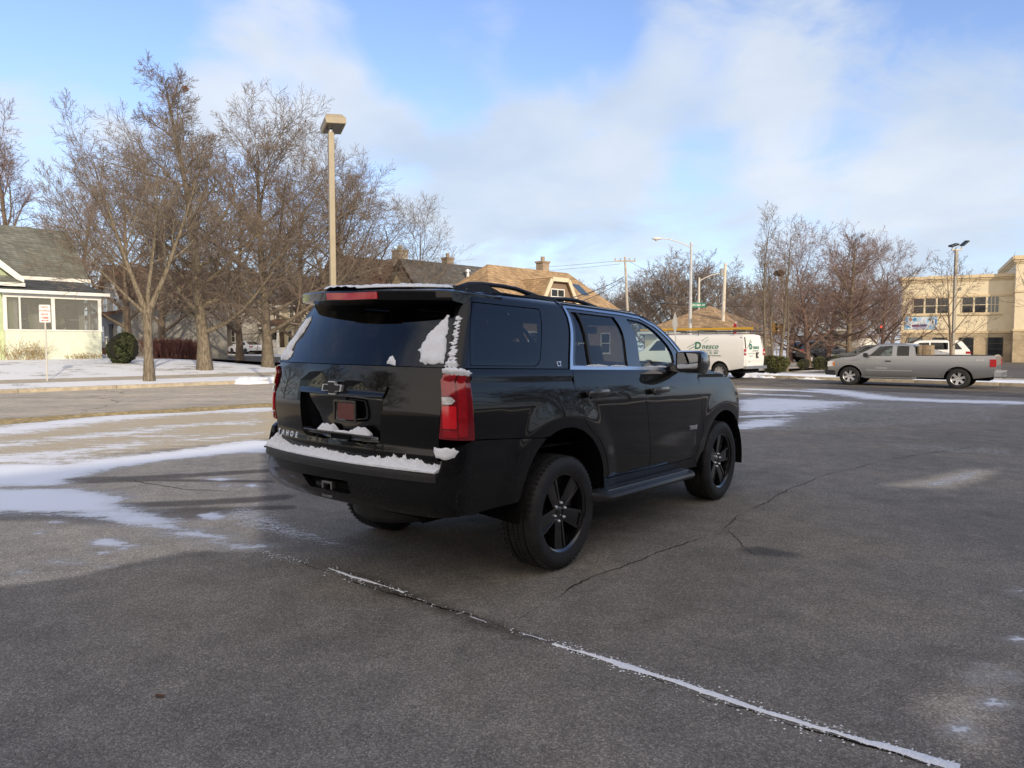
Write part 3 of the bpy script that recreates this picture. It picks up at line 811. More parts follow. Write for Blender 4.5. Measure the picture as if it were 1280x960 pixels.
    base = [(.40, 1.96), (.42, 2.000), (2.50, 1.980), (2.75, 1.93)]
    m.add([lvp(x, yr + dy, z) for dy in (-.035, .035) for x, z in base], [(0, 1, 2, 3), (7, 6, 5, 4), (0, 4, 5, 1), (1, 5, 6, 2), (2, 6, 7, 3), (3, 7, 4, 0)])
    m.build('roof_rail', M_PLASTIC, suv, angle=45)

# bumper (one sheet from wheel arch to wheel arch)
half = [(0, .83), ] 
rt = [BMP.R(-.895, .83), BMP.R(-.905, .935), BMP.R(-.93, .975), BMP.S(.255, 1.022), BMP.S(.55, 1.010), BMP.S(.94, .988)]
ar = arc(WC_R, ARCH_Z, .547, 118, 172, 12)
rt += [BMP.S(x, z) for x, z in ar if z > .575] + [BMP.S(.66, .575), BMP.S(.2, .56), BMP.R(-.80, .545), BMP.R(-.3, .555)]
lt = [(-u, z) for u, z in rt][::-1]
hole = round_poly([BMP.R(.30, .705), BMP.R(.22, .625), BMP.R(-.22, .625), BMP.R(-.20, .715)], .02)
bumper = panel('rear_bumper', M_BLACK, suv, BMP.PN, rt + lt, [hole], step=.03, thick=.05)
# shelf on top of the bumper
def shelf_fn(U, z):
    # U across (y), z along depth 0..1
    y = -U; q = np.clip(np.abs(y) / .87, 0, 1)
    xb = -.083 + .10 * q ** 2; xt = .06 + .10 * q ** 2
    x = xb + (xt - xb) * z
    p = lv(np.stack([x, y, .832 + .012 * z], -1)); n = np.zeros_like(p); n[..., 2] = 1
    return p, n
panel('step_pad', M_PLASTIC, bumper, shelf_fn, [(-.90, 0), (.90, 0), (.90, 1), (-.90, 1)], step=.06, thick=.01)
# plastic band below the snow
band = [BMP.R(.89, .775), BMP.R(-.89, .775), BMP.R(-.885, .828), BMP.R(.885, .828)]
panel('bumper_band', M_PLASTIC, bumper, BMP.PN, band[::-1] if False else [(-u, z) for u, z in band][::-1], step=.05, off=.008, thick=.012)
m = MB()
m.box(-.02, .30, -.30, .30, .60, .72); m.build('hitch_recess', M_WELL, bumper)
m = MB()
pr = [(-.05, -.05), (.05, -.05), (.05, .05), (-.05, .05)]
for a, b, c, d in ((-.055, .055, .038, .055), (-.055, .055, -.055, -.038), (-.055, -.038, -.04, .04), (.038, .055, -.04, .04)):
    m.box(-.055, .08, .05 + a, .05 + b, .665 + c, .665 + d)
m.tube([(.03, .2, .665), (.03, -.2, .665)], .02, 8)
m.build('tow_receiver', M_STEEL, bumper, bevel=.004, angle=40)
m = MB(); m.box(-.03, .0, .12, .20, .635, .70); m.build('wiring_socket', M_PLASTIC, bumper)

# tailgate
RH = .43
tg = [LOW.R(.845, .80), LOW.R(-.845, .80), LOW.R(-.848, 1.03), LOW.R(-.858, 1.44), LOW.R(-.862, 1.464), LOW.R(.862, 1.464), LOW.R(.858, 1.44), LOW.R(.848, 1.03)]
tg = [(-u, z) for u, z in tg][::-1]
rec_hole = round_poly([LOW.R(.455, 1.295), LOW.R(-.425, 1.295), LOW.R(-.395, .975), LOW.R(-.35, .955), LOW.R(.37, .955), LOW.R(.43, .975)], [.03, .03, .03, .03, .03, .03])
def tg_disp(V):
    # a pressed step line each side of the plate recess, and a soft crown
    z = V[:, 1]; u = np.abs(V[:, 0])
    return .012 * smoothstep(1.285, 1.272, z) * smoothstep(.40, .46, u) * 0
def gate_fn(U, z):
    e = .0015
    def pos(U, z):
        p = LOW.P(U, z); q = smoothstep(1.268, 1.284, z)
        w = smoothstep(.36, .47, np.abs(U)) ; p = np.array(p); p[..., 0] += .004 * q * 1.0 - .010 * (1 - q) * np.exp(-((z - 1.15) / .15) ** 2) 
        p[..., 0] += -.02 * smoothstep(.98, .90, z)
        return p
    p = pos(U, z); du = pos(U + e, z) - pos(U - e, z); dz = pos(U, z + e) - pos(U, z - e)
    n = np.cross(du, dz); n /= np.linalg.norm(n, axis=-1, keepdims=True)
    return p, n
gate = panel('tailgate', M_BLACK, suv, gate_fn, tg, [rec_hole], step=.03)
# plate recess: side walls and back
def rec_fn(U, z):
    p, n = gate_fn(U, z); p = np.array(p); p[..., 0] += .075 - .03 * smoothstep(1.10, 1.30, z); 
    # moulded waves in the pressing
    p[..., 0] += .012 * np.sin(z * 16 + 1) * np.cos(U * 7)
    e = .002
    def q(U, z):
        pp, _ = gate_fn(U, z); pp = np.array(pp); pp[..., 0] += .075 - .03 * smoothstep(1.10, 1.30, z) + .012 * np.sin(z * 16 + 1) * np.cos(U * 7); return pp
    n = np.cross(q(U + e, z) - q(U - e, z), q(U, z + e) - q(U, z - e)); n /= np.linalg.norm(n, axis=-1, keepdims=True)
    return p, n
recess = panel('plate_recess', M_GLOSS, gate, rec_fn, [(u * 1.02, z) for u, z in rec_hole], step=.03, thick=.002)
def loopwall():
    lp = densify(rec_hole, .03); U = np.array([p[0] for p in lp]); z = np.array([p[1] for p in lp])
    a, n = gate_fn(U, z); b, _ = rec_fn(U, z); k = len(lp)
    V = np.concatenate([a, b]); F = [(i, (i + 1) % k, k + (i + 1) % k, k + i) for i in range(k)]
    mb = MB(); mb.add([tuple(v) for v in V], F); mb.build('recess_wall', M_GLOSS, gate, angle=60, fix=True)
loopwall()
def rear_pt(y, z, off=0.0):
    U, zz = LOW.R(y, z); p, n = gate_fn(np.array([U]), np.array([zz])); return Vector(p[0] + n[0] * off), Vector(n[0])
# licence lamp bar (gloss strip) above the recess
bar = round_poly([LOW.R(.455, 1.262), LOW.R(-.43, 1.262), LOW.R(-.455, 1.338), LOW.R(.47, 1.338)], .012)
bar = bar[::-1] if False else [(-u, z) for u, z in bar][::-1]
panel('garnish_bar', M_BLACK, gate, gate_fn, [(-u, z) for u, z in bar][::-1], step=.03, off=.012, thick=.010)
# lower ledge in the recess
m = MB(); vs = []
for y in np.linspace(-.39, .41, 9):
    a, n = rear_pt(y, 1.01); b, _ = rear_pt(y, .985)
    vs.append([tuple(a + Vector((.055, 0, 0))), tuple(a - Vector((.004, 0, 0))), tuple(b - Vector((.004, 0, .0))), tuple(b + Vector((.055, 0, 0)))])
flat = [p for q in vs for p in q]; fs = []
for i in range(8):
    for k in range(4): fs.append((i * 4 + k, i * 4 + (k + 1) % 4, i * 4 + 4 + (k + 1) % 4, i * 4 + 4 + k))
fs += [(0, 1, 2, 3), (35, 34, 33, 32)]
m.add(flat, fs); m.build('recess_ledge', M_GLOSS, gate, bevel=.004, angle=50)
m = MB(); c, n = rear_pt(-.03, .985, .004); m.cbox(tuple(c), (.012, .2, .03)); m.build('gate_latch', M_WELL, gate)
# plate bracket with a dark red tag
xp, _ = rear_pt(.0, 1.15, 0)
def plate_loop(w, h, x, t, mat, nm, yo=-.06, zo=1.155, hole=None):
    mb = MB()
    c, n = rear_pt(yo, zo)
    o = round_poly([(-w, -h), (w, -h), (w, h), (-w, h)], .012)
    zt = c.z
    if hole is None:
        mb.prism([(c.y + a, zt + b) for a, b in o], c.x + x, c.x + x + t, axis='x')
    else:
        i = round_poly([(-w + hole, -h + hole), (w - hole, -h + hole), (w - hole, h - hole), (-w + hole, h - hole)], .008)
        k = len(o); V = []
        for xx in (c.x + x, c.x + x + t):
            V += [(xx, c.y + a, zt + b) for a, b in o] + [(xx, c.y + a, zt + b) for a, b in i]
        F = []
        for q in range(k):
            r = (q + 1) % k
            F += [(q, r, k + r, k + q), (2 * k + q, 3 * k + q, 3 * k + r, 2 * k + r), (q, 2 * k + q, 2 * k + r, r), (k + q, k + r, 3 * k + r, 3 * k + q)]
        mb.add(V, F)
    return mb.build(nm, mat, gate)
plate_loop(.115, .075, .012, .012, simple('frame_grey', (.03, .03, .032), rough=.25, coat=.5), 'plate_frame', hole=.014)
plate_loop(.085, .055, .024, .006, simple('dark_red_tag', (.10, .006, .012), rough=.3, coat=.6, var=.3, scale=25), 'dealer_tag')
# bow-tie emblem: black cross on a bright outline
def bowtie(sc):
    s = [(-.5, -.155), (-.43, .155), (-.17, .155), (-.17, .30), (.17, .30), (.17, .155), (.5, .155), (.43, -.155), (.17, -.155), (.17, -.30), (-.17, -.30), (-.17, -.155)]
    return [(a * sc, b * sc) for a, b in s]
c, n = rear_pt(.035, 1.308, .024)
for sc, d, mat, nm in ((.235, .012, M_CHROME, 'emblem'), (.20, .016, simple('emblem_black', (.008, .008, .009), rough=.4), 'emblem_face')):
    m = MB(); m.prism([(c.y - a * .92, c.z + b * .62) for a, b in bowtie(sc)], c.x - d, c.x + .01, axis='x')
    if nm == 'emblem': emb = m.build(nm, mat, gate)
    else: m.build(nm, mat, emb)
# rear lettering, half hidden by the snow
for k, ch in enumerate('TAHOE'):
    y = .80 - k * .072
    c, n = rear_pt(y, .945, .003); t = Vector((0, -1, 0)); t = (t - n * t.dot(n)).normalized(); up = n.cross(t)
    text_mesh('badge_letter', ch, .056, M_CHROME, gate, frame_matrix(c, t, up), extrude=.003, bold=.0015)
# rear wiper folded under the spoiler is not seen; lock button
# rear glass and its frame
rg_o = [UPP.R(.862, 1.470), UPP.R(-.862, 1.470), UPP.R(-.735, 1.905), UPP.R(.735, 1.905)]
rg_o = [(-u, z) for u, z in rg_o][::-1]
rg_i = [UPP.R(.80, 1.50), UPP.R(-.80, 1.50), UPP.R(-.69, 1.88), UPP.R(.69, 1.88)]
rg_i = [(-u, z) for u, z in rg_i][::-1]
panel('rear_window', M_PRIV2, suv, UPP.PN, round_poly(rg_o, .02), step=.05, off=-.002, thick=.006)
panel('rear_window_border', M_GLOSS, suv, UPP.PN, rg_o, [round_poly(rg_i, .06)], step=.05, off=-.010, thick=.02)
# spoiler
m = MB(); ys = np.linspace(-.80, .80, 25); vs = []; fs = []
for y in ys:
    q = abs(y) / .80; xb = .115 + .175 * q ** 2; e = smoothstep(.93, 1.0, q)
    zt = 1.972 - .012 * q ** 2 - .008 * e; zb = 1.898 - .012 * q
    sec = [(xb + .50, 1.992 - .012 * q * q - .03 * e), (xb + .22, 1.983 - .014 * q ** 2 - .02 * e), (xb + .03, zt), (xb + .004, zt - .010), (xb, zt - .018), (xb + .008, zb + .004), (xb + .03, zb), (xb + .13, zb - .012), (xb + .20, zb - .03), (xb + .5, zb - .02)]
    sq = 1 - .02 * e
    vs += [lvp(x, y * sq, z + .044 * max(y, 0)) for x, z in sec]
k = 10
for i in range(len(ys) - 1):
    for b in range(k): fs.append((i * k + b, i * k + (b + 1) % k, (i + 1) * k + (b + 1) % k, (i + 1) * k + b))
fs += [tuple(range(k)), tuple(range((len(ys) - 1) * k, len(ys) * k))]
m.add(vs, fs); spoiler = m.build('spoiler', M_BLACK, suv, angle=32)
m = MB(); vs = []; fs = []; ys = np.linspace(-.265, .265, 11)
for y in ys:
    q = abs(y) / .80; xb = .115 + .175 * q ** 2
    vs += [lvp(x, y, z + .044 * max(y, 0)) for x, z in [(xb - .004, 1.904), (xb - .007, 1.950), (xb + .03, 1.950), (xb + .03, 1.904)]]
for i in range(10):
    for b in range(4): fs.append((i * 4 + b, i * 4 + (b + 1) % 4, i * 4 + 4 + (b + 1) % 4, i * 4 + 4 + b))
fs += [(0, 1, 2, 3), (43, 42, 41, 40)]
m.add(vs, fs); m.build('brake_light', simple('brake_lens', (.55, .014, .03), rough=.2, coat=1.0), spoiler, angle=50)
# roof skin
us = np.linspace(0, Wrap.BR[5], 60); ze = np.full_like(us, 1.984)
R0 = UPP.P(us, ze); L0 = UPP.P(-us, ze); vs = []; fs = []; K = 9
for i in range(len(us)):
    for j in range(K):
        t = j / (K - 1); p = L0[i] * (1 - t) + R0[i] * t; wv = abs(R0[i][1]) / .72; vs.append((p[0], p[1], p[2] + .028 * wv * (1 - (2 * t - 1) ** 2)))
for i in range(len(us) - 1):
    for j in range(K - 1): fs.append((i * K + j, i * K + j + 1, (i + 1) * K + j + 1, (i + 1) * K + j))
m = MB(); m.add(vs, fs); m.build('roof', M_BLACK, suv, angle=60)
# windscreen
B4 = Wrap.BR[4] - .28
ws = [(B4, 1.475), (6.4, 1.475), (6.4, 1.90), (B4, 1.90)]
def wfn(U, z): 
    U = np.asarray(U); return UPP.PN(np.where(U > 6.4, -(12.8 - U), U), z)
panel('windscreen', M_WIND, suv, wfn, [(B4, 1.475), (12.8 - B4, 1.475), (12.8 - B4, 1.905), (B4, 1.905)], step=.12, thick=.004, rim=False)
panel('windscreen_header', M_BLACK, suv, wfn, [(B4, 1.908), (12.8 - B4, 1.908), (12.8 - B4, 1.985), (B4, 1.985)], step=.08, thick=.01)
# bonnet
m = MB(); vs = []; fs = []; K = 13
xs = [3.55, 3.75, 4.0, 4.25, 4.5, 4.65, 4.8, 4.9, 5.0, 5.06]
topz = pchip([3.5, 3.9, 4.2, 4.45, 4.62, 4.80, 4.90, 5.1], [1.463, 1.463, 1.436, 1.386, 1.331, 1.231, 1.13, .98])
for x in xs:
    z = float(topz(x)); wv = .952 if x < 4.4 else .952 - .42 * ((x - 4.4) / .7) ** 2
    wv = min(wv, float(-LOW.xy(np.array(LOW.S(min(x, 4.9), z)[0]), np.array(z))[1])) if x <= 4.8 else wv
    for j in range(K):
        t = 2 * j / (K - 1) - 1
        cr = .06 * (1 - t ** 4) + (.02 if .3 < abs(t) < .75 else 0)
        vs.append(lvp(x + .12 * (1 - t * t) * (x - 3.5) / 1.5, t * wv, z + cr * min(1, (5.15 - x) / .5)))
for i in range(len(xs) - 1):
    for j in range(K - 1): fs.append((i * K + j, (i + 1) * K + j, (i + 1) * K + j + 1, i * K + j + 1))
m.add(vs, fs); m.build('bonnet', M_BLACK, suv, angle=50)
m = MB()
m.add([lvp(x, y, z) for x, y, z in [(3.50, -.94, 1.455), (3.62, -.94, 1.455), (3.62, .94, 1.455), (3.50, .94, 1.455)]], [(0, 1, 2, 3)])
m.build('cowl', M_PLASTIC, suv)
# nose: grille face, bumper and lamps
nose_o = [LOW.S(4.925, .62), (6.4, .52), (6.4, 1.10), LOW.S(4.955, 1.10)]
def nfn(U, z):
    U = np.asarray(U); return LOW.PN(np.where(U > 6.4, -(12.8 - U), U), z)
a = LOW.S(4.93, .66)[0]; b = LOW.S(4.955, .95)[0]
panel('front_fascia', M_BLACK, suv, nfn, [(a, .60), (12.8 - a, .60), (12.8 - b, 1.16), (b, 1.16)], step=.1, thick=.02)
g0 = 5.92
panel('grille', M_PLASTIC, suv, nfn, [(g0, .85), (12.8 - g0, .85), (12.8 - g0, 1.12), (g0, 1.12)], step=.1, off=.012, thick=.01)
for mir in (False, True):
    hl = [LOW.S(4.80, 1.03), (5.62, .98), (5.62, 1.15), LOW.S(4.82, 1.19)]
    panel('headlamp', M_CLEARL, suv, LOW.PN, round_poly(hl, .03), step=.06, off=.008, thick=.012, mirror=mir)
# underbody, wheel wells, interior
m = MB()
m.add([lvp(x, y, z) for x, y, z in [(.15, -.62, .50), (4.9, -.62, .46), (4.9, .62, .46), (.15, .62, .50), (.15, -.62, .66), (4.9, -.62, .64), (4.9, .62, .64), (.15, .62, .66)]],
      [(0, 1, 2, 3), (4, 5, 6, 7), (0, 1, 5, 4), (1, 2, 6, 5), (2, 3, 7, 6), (3, 0, 4, 7)])
m.box(1.9, 3.4, -.94, .94, .55, .60)
m.tube([(1.245, -.8, .416), (1.245, .8, .416)], .05, 10); m.lathe([(.0, -.16), (.15, -.12), (.17, 0), (.15, .12), (0, .16)], 14, 'y', Matrix.Translation((1.245, 0, .416)))
m.tube([(4.191, -.75, .416), (4.191, .75, .416)], .04, 8)
m.tube([(.25, -.55, .50), (1.0, -.55, .48), (2.6, -.45, .45)], .035, 8)
m.build('underbody', M_WELL, suv)
m = MB()
m.lathe([(.02, -.12), (.33, -.13), (.38, -.09), (.38, .09), (.33, .13), (.02, .12)], 28, 'z', Matrix.Translation((.62, 0, .52)))
m.build('spare_wheel', M_RUBBER, suv, angle=40)
for xc in (WC_R, WC_F):
    for s in (-1, 1):
        m = MB(); n = 22; vs = []; fs = []
        for i in range(n + 1):
            a = radians(-8 + 196 * i / n)
            for y in (.995, .90, .55):
                rr = .552 if y > .6 else .5
                vs.append(lvp(xc + rr * cos(a), s * y, ARCH_Z + rr * sin(a)))
        for i in range(n):
            for k in range(2): fs.append((i * 3 + k, i * 3 + k + 1, i * 3 + 4 + k, i * 3 + 3 + k))
        c = len(vs); vs.append(lvp(xc, s * .55, ARCH_Z))
        for i in range(n): fs.append((i * 3 + 2, c, i * 3 + 5))
        m.add(vs, fs)
        m.build('wheel_well', M_WELL, suv)
m = MB()
m.add([lvp(x, y, z) for x, y, z in [(.15, -.9, .9), (3.7, -.9, .9), (3.7, .9, .9), (.15, .9, .9)]], [(0, 1, 2, 3)])
m.add([lvp(x, y, z) for x, y, z in [(.30, -.75, 1.36), (1.0, -.75, 1.36), (1.0, .75, 1.36), (.30, .75, 1.36)]], [(0, 1, 2, 3)])
m.build('cabin_floor', M_CABIN, suv)
m = MB()
dash = [(3.05, 1.30), (3.12, 1.47), (3.35, 1.52), (3.75, 1.455), (3.75, 1.0), (3.2, 1.0)]
m.add([lvp(x, y, z) for y in (-.88, .88) for x, z in dash], [(0, 1, 2, 3, 4, 5), (11, 10, 9, 8, 7, 6)] + [(i, (i + 1) % 6, 6 + (i + 1) % 6, 6 + i) for i in range(6)])
for i in range(20):
    pass
ang = [2 * pi * i / 20 for i in range(21)]
m.tube([lvp(2.98 - .08 * sin(a), .42 + .19 * cos(a), 1.45 + .18 * sin(a)) for a in ang], .015, 6, caps=False)
m.build('dashboard', M_CABIN, suv, angle=40)
def seat(x, y, hw, rest=True):
    mb = MB()
    mb.add([lvp(a, y + b, c) for b in (-hw, hw) for a, c in [(x - .05, 1.02), (x + .5, 1.06), (x + .5, 1.2), (x + .05, 1.18)]], [(0, 1, 2, 3), (7, 6, 5, 4), (0, 4, 5, 1), (1, 5, 6, 2), (2, 6, 7, 3), (3, 7, 4, 0)])
    mb.add([lvp(a, y + b * k, c) for b in (-hw, hw) for a, c, k in [(x - .02, 1.1, 1), (x + .14, 1.1, 1), (x - .05, 1.66, .9), (x - .17, 1.66, .9)]], [(0, 1, 2, 3), (7, 6, 5, 4), (0, 4, 5, 1), (1, 5, 6, 2), (2, 6, 7, 3), (3, 7, 4, 0)])
    if rest:
        mb.add([lvp(a, y + b, c) for b in (-.13, .13) for a, c in [(x - .18, 1.69), (x - .07, 1.69), (x - .09, 1.87), (x - .2, 1.85)]], [(0, 1, 2, 3), (7, 6, 5, 4), (0, 4, 5, 1), (1, 5, 6, 2), (2, 6, 7, 3), (3, 7, 4, 0)])
        for dy in (-.05, .05): mb.tube([lvp(x - .12, y + dy, 1.62), lvp(x - .13, y + dy, 1.72)], .008, 5)
    return mb.build('seat', M_SEAT, suv, bevel=.03, angle=50)
for y in (-.42, .42): seat(2.35, y, .27)
for y in (-.42, .42): seat(1.42, y, .28)
seat(.72, 0, .6, rest=False)
m = MB(); m.add([lvp(x, y, z) for x, y, z in [(3.07, -.13, 1.80), (3.10, -.13, 1.80), (3.10, .13, 1.80), (3.07, .13, 1.80), (3.07, -.13, 1.87), (3.10, -.13, 1.87), (3.10, .13, 1.87), (3.07, .13, 1.87)]],
      [(0, 3, 2, 1), (4, 5, 6, 7), (0, 1, 5, 4), (1, 2, 6, 5), (2, 3, 7, 6), (3, 0, 4, 7)])
m.tube([lvp(3.1, 0, 1.85), lvp(3.16, 0, 1.93)], .012, 6)
m.build('cabin_mirror', M_PLASTIC, suv)

# flank lettering
def side_text(name, body, x, z, size, mat, bold=0.0):
    U, zz = (UPP if z > 1.47 else LOW).S(x, z); p, n = (UPP if z > 1.47 else LOW).PN(np.array([U]), np.array([zz]))
    n = Vector(n[0]); c = Vector(p[0]) + n * .002; t = Vector((1, 0, -.03)); t = (t - n * t.dot(n)).normalized(); up = n.cross(t)
    text_mesh(name, body, size, mat, suv, frame_matrix(c, t, up), extrude=.002, bold=bold)
side_text('trim_badge', 'LT', 1.262, 1.50, .052, M_CHROME, .0015)
side_text('model_badge', 'TAHOE', 3.47, .905, .055, M_CHROME, .001)

# wheels
def make_wheel(s, spin):
    """s = -1 for the right side, +1 for the left"""
    t = empty('wheel'); t.parent = suv
    m = MB(); R = .416
    prof = [(.285, .135), (.31, .142), (.345, .148), (.375, .143), (.392, .130), (.404, .118), (.411, .100), (.413, .078), (.404, .076), (.404, .064), (.414, .062), (.416, .030), (.406, .028), (.406, .014), (.416, .012)]
    prof = prof + [(r, -h) for r, h in prof[::-1]]
    m.smooth = True
    m.lathe(prof, 72, 'y')
    m.smooth = False
    for i in range(64):
        a = 2 * pi * i / 64
        for sg in (-1, 1):
            M = Matrix.Rotation(a, 4, 'Y')
            m.box(.396, .4135, sg * .100 - .02, sg * .100 + .024, -.0085, .0085, M)
    for i in range(110):
        a = 2 * pi * i / 110
        m.box(.403, .4165, -.058, -.016, -.006, .006, Matrix.Rotation(a, 4, 'Y') @ Matrix.Rotation(.0, 4, 'X'))
        m.box(.403, .4165, .016, .058, -.006, .006, Matrix.Rotation(a + .03, 4, 'Y'))
    ty = m.build('tyre', M_RUBBER, t, angle=35, fix=True)
    m = MB(); m.smooth = True
    o = s * 1.0
    prof = [(.287, .132), (.292, .126), (.283, .118), (.272, .112), (.262, .06), (.25, .0), (.25, -.12), (.287, -.13)]
    m.lathe([(r, h * o) for r, h in prof], 56, 'y')
    m.smooth = False
    # five broad spokes, each with a sunk middle
    for i in range(5):
        A = Matrix.Rotation(spin + 2 * pi * i / 5, 4, 'Y')
        for (w0, w1, h0, h1, r0, r1, b) in ((.046, .066, .090, .112, .05, .275, 0),):
            for sg in (-1, 1):
                # side rails of the spoke
                vs = [(r0, h0 * o, sg * w0 * .55), (r1, h1 * o, sg * w1 * .80), (r1, h1 * o, sg * w1 * 1.12), (r0, (h0 - .004) * o, sg * w0 * 1.0),
                      (r0, (h0 - .05) * o, sg * w0 * .40), (r1, (h1 - .06) * o, sg * w1 * .55), (r1, (h1 - .06) * o, sg * w1 * 1.25), (r0, (h0 - .05) * o, sg * w0 * 1.08)]
                m.add(vs, [(0, 1, 2, 3), (7, 6, 5, 4), (0, 4, 5, 1), (1, 5, 6, 2), (2, 6, 7, 3), (3, 7, 4, 0)], A)
            vs = [(r0, (h0 - .004) * o, -w0 * .57), (r1, (h1 - .010) * o, -w1 * .82), (r1, (h1 - .010) * o, w1 * .82), (r0, (h0 - .004) * o, w0 * .57)]
            vs += [(x, y - .04 * o, z) for x, y, z in vs]
            m.add(vs, [(0, 1, 2, 3), (7, 6, 5, 4), (0, 4, 5, 1), (1, 5, 6, 2), (2, 6, 7, 3), (3, 7, 4, 0)], A)
    m.lathe([(.0, .088 * o), (.034, .088 * o), (.04, .084 * o), (.045, .078 * o), (.085, .082 * o), (.09, .06 * o), (.08, .02 * o)], 30, 'y')
    m.build('rim', M_RIM, t, angle=35)
    m = MB()
    m.lathe([(.05, .01 * o), (.175, .012 * o), (.178, -.01 * o), (.05, -.012 * o)], 36, 'y')
    m.build('brake_disc', M_STEEL, t)
    for i in range(6):
        a = 2 * pi * i / 6 + .3; m = MB()
        m.lathe([(.0, .106 * o), (.006, .105 * o), (.0105, .098 * o), (.0115, .078 * o)], 8, 'y', Matrix.Translation((.066 * cos(a), 0, .066 * sin(a))))
        m.build('lug_nut', M_CHROME, t, angle=40)
    return t
for k, (x, s, sp) in enumerate(((1.245, -1, radians(95)), (4.191, -1, radians(62)), (1.245, 1, 0.3), (4.191, 1, 0.7))):
    wt = make_wheel(s, sp); wt.location = (x, s * .868, .416)

# snow lying on the car
def snow_disp(poly, h, edge, seed, fr=45):
    rg = np.random.default_rng(seed); ph = rg.uniform(0, 6, 8); k = rg.uniform(.5, 1.7, 8) * fr; th = rg.uniform(0, 6.28, 8)
    def f(V):
        d = edge_dist(V, poly); n = sum(np.sin(k[i] * (V[:, 0] * cos(th[i]) + V[:, 1] * sin(th[i])) + ph[i]) for i in range(8)) / 8
        return h * np.sqrt(np.clip(d / edge, 0, 1)) * (1 + .9 * n) * .8 + .001
    return f
def ragged(poly, amp, step, seed):
    rg = np.random.default_rng(seed); p = densify(poly, step); n = len(p); out = []
    for i in range(n):
        a, b = np.array(p[i - 1]), np.array(p[(i + 1) % n]); t = b - a; q = np.array([t[1], -t[0]]); q = q / max(np.linalg.norm(q), 1e-9)
        out.append(tuple(np.array(p[i]) + q * rg.normal(0, amp)))
    return out
def snow(parent, fn, poly, h, edge, seed, amp=.004, step=.012, off=.002):
    pl = ragged(poly, amp, step * 1.5, seed)
    A = sum(pl[i - 1][0] * pl[i][1] - pl[i][0] * pl[i - 1][1] for i in range(len(pl)))
    if A < 0: pl = pl[::-1]
    return panel('snow_patch', M_SNOW, parent, fn, pl, step=step, disp=snow_disp(pl, h, edge, seed), off=off, thick=.004)
def UR(*pts): return [UPP.R(y, z) for y, z in pts]
rw = [o for o in suv.children if o.name == 'rear_window'][0]
snow(rw, UPP.PN, UR((-.725, 1.815), (-.775, 1.70), (-.825, 1.56), (-.845, 1.492), (-.72, 1.482), (-.665, 1.505), (-.655, 1.545), (-.63, 1.575), (-.64, 1.62), (-.645, 1.66), (-.66, 1.70), (-.695, 1.755), (-.71, 1.775)), .022, .03, 3)
snow(rw, UPP.PN, UR((.70, 1.80), (.735, 1.77), (.80, 1.64), (.875, 1.50), (.85, 1.482), (.74, 1.478), (.70, 1.50), (.70, 1.545), (.74, 1.555), (.735, 1.60), (.69, 1.66), (.665, 1.72), (.655, 1.775), (.68, 1.80)), .018, .025, 4)
snow(rw, UPP.PN, UR((-.42, 1.478), (-.49, 1.474), (-.48, 1.505), (-.44, 1.53), (-.415, 1.525)), .012, .012, 5, amp=.003)
rp = [o for o in suv.children if o.name == 'rear_pillar'][0]
rg = random.Random(5)
for i in range(34):
    z = 1.50 + .30 * (i / 34) + rg.uniform(-.006, .006); c0 = UPP.R(-.87 + (z - 1.47) * .30, z)[0] + .06 + rg.uniform(-.015, .015)
    wd = rg.uniform(.025, .06) * (1.05 - .35 * (i / 34)); hh = rg.uniform(.004, .009)
    snow(rp, UPP.PN, [(c0 - wd, z - hh), (c0 + wd * .4, z - hh * 1.1), (c0 + wd, z + hh), (c0 - wd * .5, z + hh)], .006, .006, 40 + i, amp=.0018, step=.010)
lamp0 = [o for o in suv.children if o.name == 'tail_lamp'][0]
snow(lamp0, LOW.PN, [(uu(.0), 1.43), (uu(.25), 1.415), (uu(.5), 1.425), (uu(.75), 1.418), (uu(.92), 1.43), (uu(.7), 1.452), (uu(.45), 1.462), (uu(.1), 1.462)], .03, .02, 8, off=.016)
snow(rp, UPP.PN, [(uu(-.05), 1.472), (uu(.55), 1.472), (uu(.62), 1.482), (uu(.35), 1.50), (uu(.1), 1.515), (uu(-.02), 1.50)], .02, .014, 9)
bz = lambda t, z: (BMP.BR[1] + (BMP.BR[2] - BMP.BR[1]) * t, z)
snow(bumper, BMP.PN, [bz(.03, .955), bz(.12, .925), bz(.35, .915), bz(.55, .925), bz(.63, .965), bz(.5, .985), bz(.05, .985)], .012, .012, 10)
# along the bumper step
rg = np.random.default_rng(6)
yy = np.linspace(-.885, .88, 60)
near = [(-y, 0.02 + .03 * rg.random()) for y in yy]
far = [(-y, .93 + .1 * rg.random()) for y in yy[::-1]]
def shelf_disp(V):
    y = -V[:, 0]; z = np.clip(V[:, 1], 0, 1)
    h = .042 + .010 * np.sin(y * 9) + .02 * np.exp(-((y + .62) / .16) ** 2) + .05 * np.exp(-((y - .80) / .10) ** 2)
    rgn = sum(np.sin(y * f + p) for f, p in ((61, 1), (97, 2), (143, .4), (37, 2.2))) / 4
    bump = sum(np.sin(y * f + V[:, 1] * g + p) for f, g, p in ((50, 8, 1), (83, -11, 2), (120, 17, .5))) / 3
    return h * (.18 + .82 * np.clip(z * 1.15, 0, 1) ** .8) * (1 + (.30 + .55 * np.exp(-((y + .55) / .3) ** 2)) * rgn * z + .20 * bump + .10 * sum(np.sin(y * f + V[:, 1] * g) for f, g in ((210, 25), (330, -40), (160, 60)))) * np.sqrt(np.clip((z + .02) / .1, 0, 1))
panel('snow_patch', M_SNOW, bumper, shelf_fn, near + far, step=.010, disp=shelf_disp, off=.002, thick=.02)
